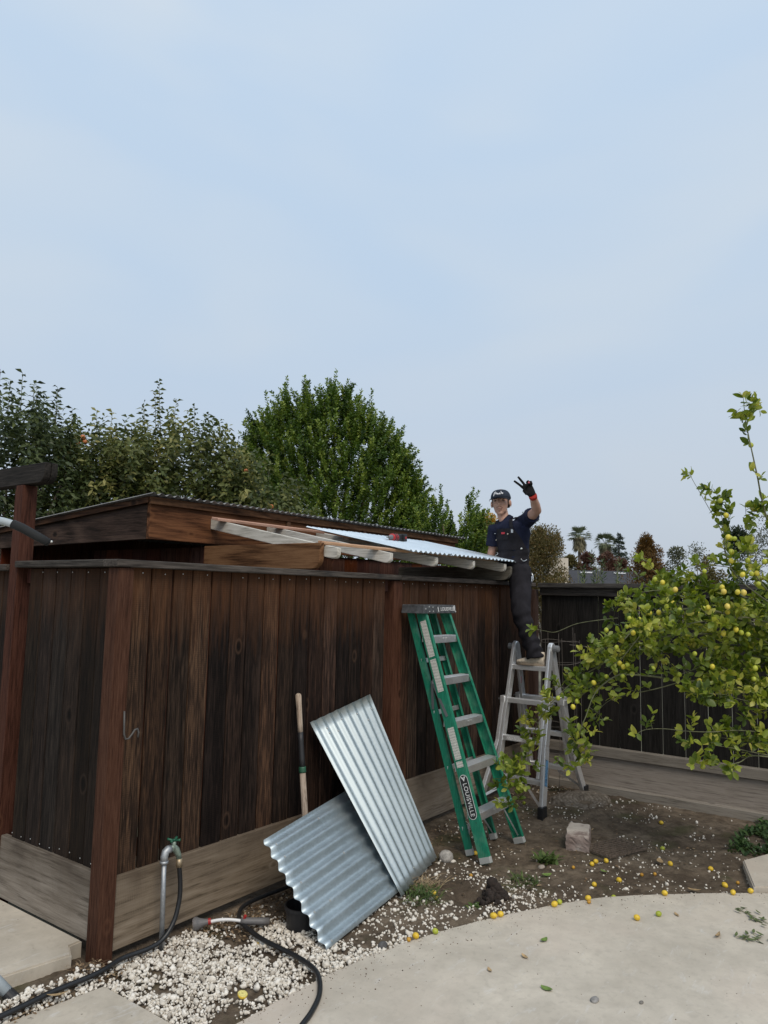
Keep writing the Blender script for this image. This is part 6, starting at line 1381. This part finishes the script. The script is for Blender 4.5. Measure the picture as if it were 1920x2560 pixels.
# ---- palms
F_PLM = foliage('palm_leaf', [(0, (.075, .095, .05)), (.5, (.13, .155, .085)), (1, (.21, .235, .14))], .5, .15); F_PDR = foliage('dead_palm_leaf', [(0, (.12, .11, .06)), (.5, (.19, .17, .10)), (1, (.27, .24, .15))], .7, .1)  # living palm greens lightened, distance haze put into the colour
def fan_palm(cx, cy, ztop, label, seed, R=2.15):
    rng = np.random.default_rng(seed); t = thing('fan_palm', (cx, cy, -.1), label, 'palm tree', 'palms far behind the house'); b = Vector((cx, cy, -.1)); zc = ztop - R * .85
    m = MB(); m.tube([b, V3(cx + .1, cy, zc * .5), V3(cx, cy, zc)], [.38, .28, .26], 10); m.build('trunk', BARK, t, b, smooth=True)
    V = []; Fq = []; A = []
    for k in range(34):
        el = rng.uniform(-.35, 1.25); az = rng.uniform(0, 6.28); d = np.array([math.cos(az) * math.cos(el), math.sin(az) * math.cos(el), math.sin(el)]); c0 = np.array([cx, cy, zc]); st = c0 + d * R * .42; s1 = np.cross(d, [0, 0, 1]); s1 /= np.linalg.norm(s1) + 1e-6; s2 = np.cross(s1, d)
        for q in range(9):
            an = (q - 4) * .24; dd2 = d * math.cos(an) + s1 * math.sin(an); tip = st + dd2 * R * rng.uniform(.5, .62) + np.array([0, 0, -.16 * R * (1 - el * .4)]); md = st + dd2 * R * .3; sd2 = np.cross(dd2, s2) * .085; b0 = len(V); V += [st, md + sd2, tip, md - sd2]; Fq.append((b0, b0 + 1, b0 + 2, b0 + 3)); A += [rng.random()] * 4
        b0 = len(V); V += [c0 + s1 * .03, st + s1 * .03, st - s1 * .03, c0 - s1 * .03]; Fq.append((b0, b0 + 1, b0 + 2, b0 + 3)); A += [.5] * 4
    put('crown', np_mesh('crown', np.array(V) - np.array(b), np.array(Fq), F_PLM, np.array(A)), t)
    V = []; Fq = []; A = []
    for k in range(420):
        az = rng.uniform(0, 6.28); z0 = zc - rng.uniform(0, 1.6) + .2; r0 = .35 + .35 * rng.random(); p = np.array([cx + r0 * math.cos(az), cy + r0 * math.sin(az), z0]); tip = p + np.array([math.cos(az) * rng.uniform(.2, .7), math.sin(az) * rng.uniform(.2, .7), -rng.uniform(.6, 1.3)]); sd2 = np.array([-math.sin(az), math.cos(az), 0]) * .10; b0 = len(V); V += [p, (p + tip) / 2 + sd2, tip, (p + tip) / 2 - sd2]; Fq.append((b0, b0 + 1, b0 + 2, b0 + 3)); A += [rng.random()] * 4
    put('dead_skirt', np_mesh('dead_skirt', np.array(V) - np.array(b), np.array(Fq), F_PDR, np.array(A)), t)
fan_palm(104.15, 38.86, 12.6, 'fan palm with a dead-leaf skirt, the left and taller of two', 61)
fan_palm(111.35, 37.55, 12.1, 'fan palm with a dead-leaf skirt, the right and lower of two', 62)
# ---- pine with tiers
def pine(cx, cy, ztop, label, seed):
    rng = np.random.default_rng(seed); t = thing('pine_tree', (cx, cy, -.1), label, 'tree'); b = Vector((cx, cy, -.1)); m = MB(); m.tube([b, V3(cx, cy, ztop)], [.35, .05], 8); m.build('trunk', BARK, t, b); Ps = []; Ds = []
    for k in range(90):
        f = rng.random() ** .8; z = ztop * (.30 + .69 * f); L_ = (1 - f) * 2.4 + .35; az = rng.uniform(0, 6.28); n = 36; s = rng.random(n) ** .7; d = np.array([math.cos(az), math.sin(az), -.1]); P = np.array([cx, cy, z]) + d[None] * (s * L_)[:, None] + rng.normal(0, .14, (n, 3)) * np.array([1, 1, .6]); Ps.append(P); Ds.append(d[None] + rng.normal(0, .5, (n, 3)))
    P = np.concatenate(Ps); k = len(P); me = leaf_mesh_np('crown', P, np.concatenate(Ds), rng.normal(size=(k, 3)) + [0, 0, 1], np.full(k, .42), np.full(k, .14), foliage('pine_needles', [(0, (.04, .055, .04)), (1, (.10, .125, .09))], .6, .1), rng.random(k)); me.transform(Matrix.Translation(-b)); put('crown', me, t)  # needle colours raised to imitate haze over the far pine
pine(127.56, 40.98, 13.3, 'tall dark pine right of the palms', 63)
# ---- the neighbour's house
ROOFM = plain('asphalt_shingle', (.036, .036, .042), .9, nscale=3, namt=.2); WALLM = plain('cream_stucco', (.56, .50, .42), .9, nscale=2, namt=.08); TRIM = plain('white_trim', (.72, .74, .76), .6)
nh = thing('house', (56.5, 18.6, 0), 'low house with dark grey shingle roof beyond the dark fence', 'house')
def at_(lat, dep, z): return V3(53.6, 16.5, 0) + LAT * lat + V3(.807, .591, 0) * dep + V3(0, 0, z)
m = MB(); m.prism([(0, -.1), (0, 2.7), (7, 2.7), (7, -.1)], at_(-2.95, .6, 0), at_(4.6, .6, 0), V3(.807, .591, 0), (0, 0, 1)); m.build('wall', WALLM, nh, at_(0, 0, 0))
rf = None
m = MB(); m.prism([(-.4, 2.70), (-.4, 2.86), (3.6, 4.02), (7.6, 2.86), (7.6, 2.70)], at_(-2.9, 0, 0), at_(4.9, 0, 0), V3(.807, .591, 0), (0, 0, 1)); rf = m.build('roof', ROOFM, nh, at_(0, 0, 2.7))
for l0 in (-1.5, 1.1):
    m = MB(); m.bar(at_(l0, 2.6, 3.83), at_(l0 + .95, 2.6, 3.83), .12, .10); m.build('roof_vent', TRIM, rf, at_(l0, 2.6, 3.8))
m = MB(); m.tube([at_(-2.9, 1.2, 3.2), at_(-2.9, 1.2, 3.75)], .06, 8); m.build('vent_pipe', TRIM, rf, at_(-2.9, 1.2, 3.3))
m = MB(); m.box(0, 1, 0, 1, 0, 1, basis(LAT * 1.5, V3(.807, .591, 0) * 2, V3(0, 0, 1) * 4.9, at_(-4.55, .2, -.1))); m.build('chimney_wall', WALLM, nh, at_(-5.6, 0, 0))
for l0 in (-2.4, .4, 2.6):
    m = MB(); m.box(0, 1, 0, 1, 0, 1, basis(LAT * 1.2, V3(.807, .591, 0) * .06, V3(0, 0, 1) * 1.1, at_(l0, .56, .95))); wn_ = m.build('window', TRIM, nh, at_(l0, .5, 1)); m = MB(); m.box(0, 1, 0, 1, 0, 1, basis(LAT * 1.04, V3(.807, .591, 0) * .02, V3(0, 0, 1) * .94, at_(l0 + .08, .545, 1.03))); m.build('pane', plain('dark_glass', (.03, .035, .04), .1), wn_, at_(l0, .5, 1))
pc = thing('patio_cover', (22.3, 5.9, 0), 'white flat patio cover behind the dark fence', 'patio cover')
def pc_(lat, dep, z): return V3(22.3, 5.9, 0) + LAT * lat + V3(.807, .591, 0) * dep + V3(0, 0, z)
m = MB(); m.box(0, 1, 0, 1, 0, 1, basis(LAT * 3.6, V3(.807, .591, 0) * 3, V3(0, 0, 1) * .10, pc_(-1.15, 0, 2.18))); m.build('roof_panel', TRIM, pc, pc_(0, 0, 2.2))
for l0 in (-1.0, .6, 2.2): m = MB(); m.tube([pc_(l0, .2, -.1), pc_(l0, .2, 2.18)], .05, 8); m.build('post', TRIM, pc, pc_(l0, .2, 0))
m = MB(); m.box(0, 1, 0, 1, 0, 1, basis(LAT * 9.0, V3(.807, .591, 0) * .2, V3(0, 0, 1) * 1.75, pc_(-2.0, 3.2, -.1))); tag(m.build('garden_wall', WALLM, None, pc_(0, 3.2, 0)), 'pale garden wall glimpsed through the gaps of the dark fence', 'wall')
# ---------------------------------------------------------------- the lemon tree at the right
LEMON_BRANCHES = [
(0.011,[(3.657,-2.772,0.933),(3.496,-2.518,1.079),(3.423,-2.363,1.137),(3.21,-2.184,1.205),(3.11,-2.032,1.24),(3.096,-1.856,1.234),(3.014,-1.748,1.258),(2.861,-1.635,1.274),(2.85,-1.53,1.258),(2.858,-1.386,1.138),(2.801,-1.336,0.978),(2.756,-1.31,0.874),(2.821,-1.263,0.752)]),
(0.01,[(3.617,-2.762,1.169),(3.476,-2.508,1.395),(3.408,-2.329,1.521),(3.208,-2.119,1.557),(3.09,-1.891,1.542),(3.084,-1.678,1.504),(3.007,-1.563,1.463)]),
(0.009,[(3.532,-2.752,1.279),(3.368,-2.456,1.529),(3.243,-2.191,1.679),(3.069,-2.004,1.723),(3.024,-1.86,1.703),(3.075,-1.711,1.671),(3.053,-1.606,1.579),(2.991,-1.541,1.495),(3.023,-1.414,1.348),(3.012,-1.181,1.19),(2.954,-1.083,1.087),(2.9,-0.983,0.956),(2.982,-0.876,0.805),(3.052,-0.802,0.656),(3.047,-0.755,0.476)]),
(0.007,[(3.621,-2.725,1.401),(3.416,-2.479,1.687),(3.357,-2.222,1.815),(3.303,-1.976,1.852),(3.149,-1.774,1.847),(3.09,-1.626,1.824),(3.168,-1.492,1.772),(3.205,-1.413,1.706),(3.229,-1.38,1.594)]),
(0.0035,[(3.197,-1.43,1.64),(3.123,-1.323,1.623),(3.122,-1.14,1.587),(3.041,-1.017,1.525),(2.958,-0.965,1.533),(2.978,-0.86,1.543)]),
(0.004,[(3.088,-1.884,1.229),(2.997,-1.751,1.18),(3.013,-1.584,1.129),(3.028,-1.438,1.078),(2.968,-1.373,1.012),(3.024,-1.316,0.922)]),
(0.005,[(3.381,-2.728,0.89),(3.201,-2.552,0.942),(3.17,-2.398,0.947),(3.009,-2.241,0.964),(2.842,-2.136,0.963),(2.795,-2.004,0.958),(2.754,-1.869,0.962),(2.618,-1.797,0.966),(2.587,-1.744,0.937)]),
(0.005,[(3.373,-2.704,0.814),(3.209,-2.537,0.86),(3.191,-2.392,0.873),(3.051,-2.255,0.9),(2.926,-2.116,0.92)]),
(0.004,[(3.198,-2.547,0.795),(3.048,-2.414,0.829),(2.996,-2.241,0.852),(2.861,-2.129,0.882),(2.727,-2.079,0.906),(2.708,-1.989,0.917)]),
(0.005,[(3.214,-2.567,0.783),(3.042,-2.415,0.82),(3.037,-2.313,0.811),(2.953,-2.27,0.782),(2.813,-2.218,0.778),(2.789,-2.13,0.748),(2.714,-2.056,0.773)]),
(0.008,[(3.388,-2.775,1.545),(3.167,-2.613,1.921),(3.098,-2.474,2.227),(2.994,-2.44,2.425),(2.876,-2.437,2.564),(2.866,-2.405,2.77),(2.882,-2.383,2.905),(2.789,-2.391,2.975),(2.773,-2.39,3.057)]),
(0.006,[(3.581,-2.686,1.48),(3.324,-2.446,1.74),(3.235,-2.249,1.921),(3.123,-2.189,2.078),(3.018,-2.201,2.23),(3.033,-2.184,2.378),(3.001,-2.169,2.482)]),
(0.003,[(3.063,-2.197,2.18),(3.037,-2.164,2.286),(3.009,-2.122,2.378),(2.874,-2.099,2.471),(2.82,-2.064,2.559),(2.833,-2.047,2.601)]),
(0.003,[(3.074,-2.198,2.101),(3.095,-2.217,2.235),(3.057,-2.223,2.365)]),
(0.005,[(3.283,-2.5,1.741),(3.123,-2.367,1.945),(3.156,-2.318,2.104),(3.103,-2.323,2.259),(3.068,-2.329,2.393)]),
(0.003,[(3.187,-1.871,1.807),(3.162,-1.772,1.903),(3.074,-1.744,1.956),(2.984,-1.723,2.035),(3.005,-1.67,2.056)]),
(0.0025,[(3.233,-1.909,1.67),(3.203,-1.759,1.839),(3.127,-1.685,1.859),(3.056,-1.555,1.975)]),
(0.006,[(3.634,-2.69,1.108),(3.405,-2.469,1.344),(3.352,-2.286,1.414),(3.196,-2.118,1.385),(3.037,-2.002,1.329),(3.015,-1.879,1.274)]),
(0.005,[(3.571,-2.669,1.009),(3.385,-2.512,1.155),(3.355,-2.375,1.184),(3.189,-2.239,1.29),(3.074,-2.143,1.355)]),
(0.005,[(3.419,-2.732,1.085),(3.233,-2.555,1.149),(3.2,-2.399,1.119),(3.047,-2.263,1.156),(2.886,-2.179,1.196),(2.84,-2.046,1.17)]),
(0.006,[(3.552,-2.506,1.632),(3.401,-2.289,1.79),(3.271,-2.063,1.866),(3.267,-1.852,1.906),(3.182,-1.711,1.889)]),
(0.006,[(3.33,-2.534,1.586),(3.115,-2.337,1.673),(2.928,-2.134,1.655),(2.852,-1.93,1.61),(2.721,-1.789,1.569),(2.612,-1.734,1.62)]),
(0.005,[(3.563,-2.53,1.687),(3.392,-2.344,1.926),(3.285,-2.192,2.004),(3.276,-2.013,2.019),(3.17,-1.879,1.973)]),
(0.005,[(3.814,-2.489,1.458),(3.616,-2.241,1.481),(3.44,-1.987,1.446),(3.405,-1.777,1.407),(3.294,-1.612,1.416),(3.139,-1.49,1.374),(3.104,-1.326,1.303)]),
(0.005,[(3.271,-2.664,1.797),(3.096,-2.535,1.995),(2.981,-2.442,2.067),(2.928,-2.336,2.091)]),
(0.004,[(3.397,-2.674,1.85),(3.209,-2.525,2.182),(3.118,-2.451,2.334),(3.118,-2.393,2.376)]),
(0.005,[(3.757,-2.272,1.619),(3.576,-2.044,1.699),(3.413,-1.81,1.751),(3.411,-1.641,1.776),(3.321,-1.522,1.685)]),
(0.004,[(3.708,-2.5,1.381),(3.49,-2.311,1.408),(3.322,-2.139,1.299),(3.233,-2.004,1.268)]),
(0.004,[(3.105,-1.531,1.49),(3.039,-1.439,1.46),(2.993,-1.339,1.372),(3.052,-1.226,1.248),(3.002,-1.155,1.132)]),
(0.004,[(3.05,-1.633,1.525),(2.972,-1.546,1.387),(2.908,-1.454,1.248),(2.925,-1.333,1.155),(2.839,-1.265,1.088)]),
]
LEMON_FRUIT = [(2.91,-2.331,1.834),(2.909,-2.214,1.838),(2.977,-2.19,1.867),(2.969,-2.284,1.837),(2.903,-2.234,1.745),(2.875,-1.924,1.846),(2.859,-1.848,1.892),(2.808,-1.813,1.911),(2.919,-1.896,1.756),(2.835,-1.877,1.733),(2.889,-1.945,1.713),(2.867,-1.757,1.687),(2.868,-1.817,1.694),(2.85,-1.627,1.648),(2.883,-1.684,1.646),(2.896,-1.593,1.591),(2.828,-1.658,1.554),(2.911,-1.819,1.572),(2.901,-1.739,1.55),(2.942,-2.197,1.573),(2.915,-2.278,1.602),(3.05,-2.282,1.579),(2.969,-2.337,1.573),(2.884,-2.106,1.967),(2.982,-2.249,2.038),(2.959,-2.351,2.039),(2.962,-2.447,2.031),(3.002,-2.394,1.958),(2.89,-2.331,1.946),(2.988,-2.366,1.954),(2.957,-2.409,1.891),(2.897,-2.031,1.437),(2.926,-1.756,1.321),(3.034,-2.103,1.35),(2.985,-2.368,1.364),(2.944,-2.044,1.689),(2.91,-2.117,1.734),(2.963,-2.081,1.727),(2.954,-2.256,2.095),(2.833,-1.612,1.339),(3.003,-2.214,1.708),(2.831,-1.474,1.564),(2.862,-1.532,1.449),(2.894,-1.542,1.341),(2.854,-1.579,1.323),(2.9,-1.593,1.331),(2.89,-1.449,1.246),(2.82,-1.586,1.264),(2.871,-1.367,1.198),(2.769,-1.148,1.082),(2.813,-1.268,1.068),(2.771,-1.256,1.034),(2.854,-1.202,0.796),(2.842,-1.328,0.727),(2.906,-1.268,0.687),(2.878,-1.77,1.326),(2.975,-2.401,3.004),(2.994,-2.386,2.787),(2.913,-2.208,2.425),(2.945,-2.234,2.331),(2.871,-2.257,2.184),(2.948,-2.256,2.182),(2.953,-2.279,2.179),(2.946,-2.369,2.168),(2.98,-2.252,2.097),(2.87,-1.773,1.326),(2.989,-1.908,1.287),(2.936,-2.127,1.358),(3.033,-2.022,1.253),(3.041,-2.36,1.359),(3.044,-2.348,1.291),(3.071,-2.215,1.272),(3.036,-2.103,1.163),(3.071,-2.021,0.698)]
lt = thing('lemon_tree', (3.83, -2.85, 0), 'lemon tree with green and yellow fruit reaching in from the right', 'tree')
LRNG = np.random.default_rng(77)
def lleaf_mat(nm, single):
    m = MT(nm, .42, 0, .5)
    at = m.n('Attribute', attribute_name='rnd').outputs['Fac']; f = m.math('ADD', m.rand(), 0.0) if single else at
    c = m.ramp(f, [(0, (.050, .085, .013)), (.30, (.125, .182, .024)), (.62, (.25, .31, .042)), (.88, (.40, .43, .075)), (1, (.52, .49, .11))])
    m.col(c); tr = m.n('BsdfTranslucent', {'Color': m.hsv(c, .49, 1.1, 1.4)}); mx = m.n('MixShader', {0: .38, 1: m.b.outputs[0], 2: tr.outputs[0]})
    out = [x for x in m.nt.nodes if x.type == 'OUTPUT_MATERIAL'][0]; m.nt.links.new(mx.outputs[0], out.inputs['Surface']); return m.m
LLEAF = lleaf_mat('lemon_leaf', True); LLEAF_T = lleaf_mat('lemon_leaf_massed', False)
# trunk and limbs
fork = V3(3.80, -2.84, .55)
m = MB(); m.tube([(3.83, -2.85, -.08), (3.815, -2.85, .25), fork], [.052, .046, .042], 12); m.build('trunk', BARK, lt, (3.83, -2.85, 0), smooth=True)
leafP = []; leafD = []; leafN = []; leafS = []; leafT = []; TONE = [.5]
def add_leaves(p, d, n, size=1.0):
    # a whorl of n leaves at p on a twig running along d
    d = np.array(d) / (np.linalg.norm(d) + 1e-9); o = np.cross(d, [.3, .2, .93]); o /= np.linalg.norm(o) + 1e-9; o2 = np.cross(d, o); a0 = LRNG.uniform(0, 6.28)
    for k in range(n):
        a = a0 + k * 2.4; r = o * math.cos(a) + o2 * math.sin(a) + np.array([0, 0, .35]); dv = r * .8 + d * LRNG.uniform(.2, .8) + LRNG.normal(0, .15, 3)
        leafP.append(np.array(p) + LRNG.normal(0, .006, 3)); leafD.append(dv); leafN.append(d * .2 + np.array([0, 0, .7]) + LRNG.normal(0, .8, 3)); leafS.append(size * LRNG.uniform(.75, 1.2)); leafT.append(min(.98, max(.02, TONE[0] + LRNG.normal(0, .16))))
def twig(p, d, ln, r, nleaf, parent_mb):
    TONE[0] = float(LRNG.beta(2, 2))
    d = Vector(d).normalized(); pts = [Vector(p)]; 
    for k in range(4):
        d = (d + Vector(LRNG.normal(0, .22, 3)) + V3(0, 0, .06)).normalized(); pts.append(pts[-1] + d * ln / 4)
    parent_mb.tube(pts, [r, r * .85, r * .7, r * .55, r * .4], 5)
    for k in range(nleaf):
        t = .15 + .85 * (k + LRNG.random()) / nleaf; i = min(3, int(t * 4)); q = pts[i].lerp(pts[i + 1], t * 4 - i); add_leaves(q, pts[i + 1] - pts[i], 2 if t < .9 else 4)
TW = MB()
# how leafy each limb is: (start fraction, twigs per metre, twig length, leaves per twig)
LEAFY = {0: (.2, 11, .13, 5), 1: (.1, 32, .17, 7), 2: (.1, 22, .13, 6), 3: (.15, 20, .065, 5), 4: (.5, 3, .04, 2), 5: (.2, 9, .08, 4), 6: (.2, 9, .09, 4), 7: (.1, 18, .11, 5), 8: (.3, 15, .10, 5), 9: (.25, 14, .09, 4), 10: (.3, 9, .04, 2), 11: (.4, 14, .06, 4), 12: (.5, 10, .04, 3), 13: (.2, 26, .06, 4), 14: (.3, 14, .07, 4), 15: (.5, 12, .05, 3), 16: (.2, 5, .04, 2), 17: (.1, 22, .14, 6), 18: (.1, 32, .14, 7), 19: (.1, 30, .14, 7), 27: (.1, 36, .14, 7), 20: (.1, 24, .07, 5), 22: (.15, 22, .09, 5), 24: (.2, 16, .08, 4), 25: (.4, 8, .05, 3), 28: (.1, 24, .12, 5), 29: (.1, 24, .12, 5)}
for i, (r, P) in enumerate(LEMON_BRANCHES):
    pts = smooth_path(P, 5); n = len(pts); rs = [max(.0016, r * (1 - .82 * k / (n - 1))) for k in range(n)]
    p0 = Vector(P[0])
    m = MB(); m.tube(pts, rs, 7)
    if p0.x > 3.3 and r >= .005: m.tube([fork, fork.lerp(p0, .5) + V3(0, 0, .05), p0], [r * 1.7, r * 1.4, r], 7)
    m.build('branch', BARKG, lt, P[0], smooth=True)
    s0, per, tl_, nl2 = LEAFY.get(i, (.1, 34, .15, 7))
    seglen = [(pts[k + 1] - pts[k]).length for k in range(n - 1)]; tot = sum(seglen); cnt = int(per * tot * (1 - s0))
    for k in range(cnt):
        t = s0 + (1 - s0) * (k + LRNG.random()) / max(1, cnt); acc = 0; tgt = t * tot
        for q in range(n - 1):
            if acc + seglen[q] >= tgt: break
            acc += seglen[q]
        p = pts[q].lerp(pts[q + 1], (tgt - acc) / max(1e-6, seglen[q])); ax = (pts[q + 1] - pts[q]).normalized()
        sd3 = ax.orthogonal().normalized(); sd3.rotate(Matrix.Rotation(LRNG.uniform(0, 6.28), 3, ax)); twig(p, sd3 + ax * .5 + V3(0, 0, .35), tl_ * LRNG.uniform(.5, 1.3), .0022, max(2, int(nl2 * LRNG.uniform(.6, 1.3))), TW)
    add_leaves(P[-1], Vector(P[-1]) - Vector(P[-2]), 5)
# leafy ends seen by themselves
sa, m6_ = LEMON_BRANCHES[10][1], LEMON_BRANCHES[25][1]
for c, rad, n in ((tuple(Vector(sa[-2]).lerp(Vector(sa[-1]), .3)), .05, 8), (m6_[-1], .08, 6), (tuple(Vector(LEMON_BRANCHES[11][1][-1])), .06, 6), ((2.75, -1.27, .78), .13, 16), ((2.55, -.93, .60), .13, 18), ((2.60, -.88, .43), .10, 10)):
    for k in range(n):
        d = LRNG.normal(size=3); d /= np.linalg.norm(d); q = np.array(c) + d * rad * LRNG.random() * np.array([1, 1, 1.1]); twig(q, d + np.array([0, 0, -.2]), .06, .0018, 3, TW)
o = TW.build('twigs', BARKG, lt, (3.0, -2.0, 1.3)); o['kind'] = 'stuff'
# leaves: the largest in view are parts of their own
leafP = np.array(leafP); leafD = np.array(leafD); leafN = np.array(leafN); leafS = np.array(leafS) * .053
dep = (leafP - np.array(EYE)) @ np.array(FW); lat_ = (leafP - np.array(EYE)) @ np.array(RT) / dep; vis = lat_ < .52
score = np.where(vis, leafS / dep, 0); order = np.argsort(-score); solo = set(order[:290].tolist())
LMESH = [leaf_mesh('leaf', 1.0, .58, LLEAF, .22, -.18), leaf_mesh('leaf', 1.0, .50, LLEAF, .30, -.40), leaf_mesh('leaf', 1.0, .64, LLEAF, .15, -.1)]
off = Vector(lt.location)
for k in solo:
    d = Vector(leafD[k]).normalized(); nrm = Vector(leafN[k]); s3 = d.cross(nrm).normalized(); nrm = s3.cross(d); sc3 = leafS[k] * 1.12
    ob = put('leaf', LMESH[k % 3], lt); ob.matrix_basis = basis(s3 * sc3, d * sc3, nrm * sc3, Vector(leafP[k]) - off)
rest = np.array([k for k in range(len(leafP)) if k not in solo])
def leaf_np_fine(P, D, N, L_, mat, rnd):
    D = unit(D); Sd = unit(np.cross(D, N)); N = np.cross(Sd, D); L_ = L_[:, None]; k = len(P); rows = []
    prof = [(0, .05, 0), (.28, .23, -.02), (.60, .29, -.06), (.86, .17, -.13), (1.0, .03, -.19)]
    for t, hw, dz in prof:
        c = P + D * L_ * t + N * L_ * dz; rows += [c + Sd * L_ * hw + N * L_ * hw * .24, c, c - Sd * L_ * hw + N * L_ * hw * .24]
    V = np.stack(rows, 1).reshape(-1, 3); T = []
    for i in range(4): b = 3 * i; T += [[b, b + 1, b + 4, b + 3], [b + 1, b + 2, b + 5, b + 4]]
    T = np.array(T); Fq = (T[None] + (np.arange(k) * 15)[:, None, None]).reshape(-1, 4); return np_mesh('foliage', V, Fq, mat, np.repeat(rnd, 15), smooth=True)
me = leaf_np_fine(leafP[rest], leafD[rest], leafN[rest], leafS[rest], LLEAF_T, np.array(leafT)[rest]); me.transform(Matrix.Translation(-off)); put('foliage', me, lt)['kind'] = 'stuff'
LEM_P = lemon_mat('pale_lemon', (.60, .46, .06), (.72, .58, .14))
TREEL = [lemon_mesh('lemon', .0165, LEM_M), lemon_mesh('lemon', .0158, LEM_G), lemon_mesh('lemon', .0178, LEM_P), lemon_mesh('lemon', .0150, LEM_G, 1.0)]
for k, p in enumerate(LEMON_FRUIT):
    kind = [0, 1, 1, 0, 0, 1, 3, 3][k % 8] if k > 8 else [2, 2, 0, 0, 2, 2, 0, 1, 0][k]
    put('lemon', TREEL[kind], lt, Vector(p) - off, (random.uniform(-.5, .5), random.uniform(-.5, .5), random.uniform(0, 6.28)))
print('lemon leaves', len(leafP))
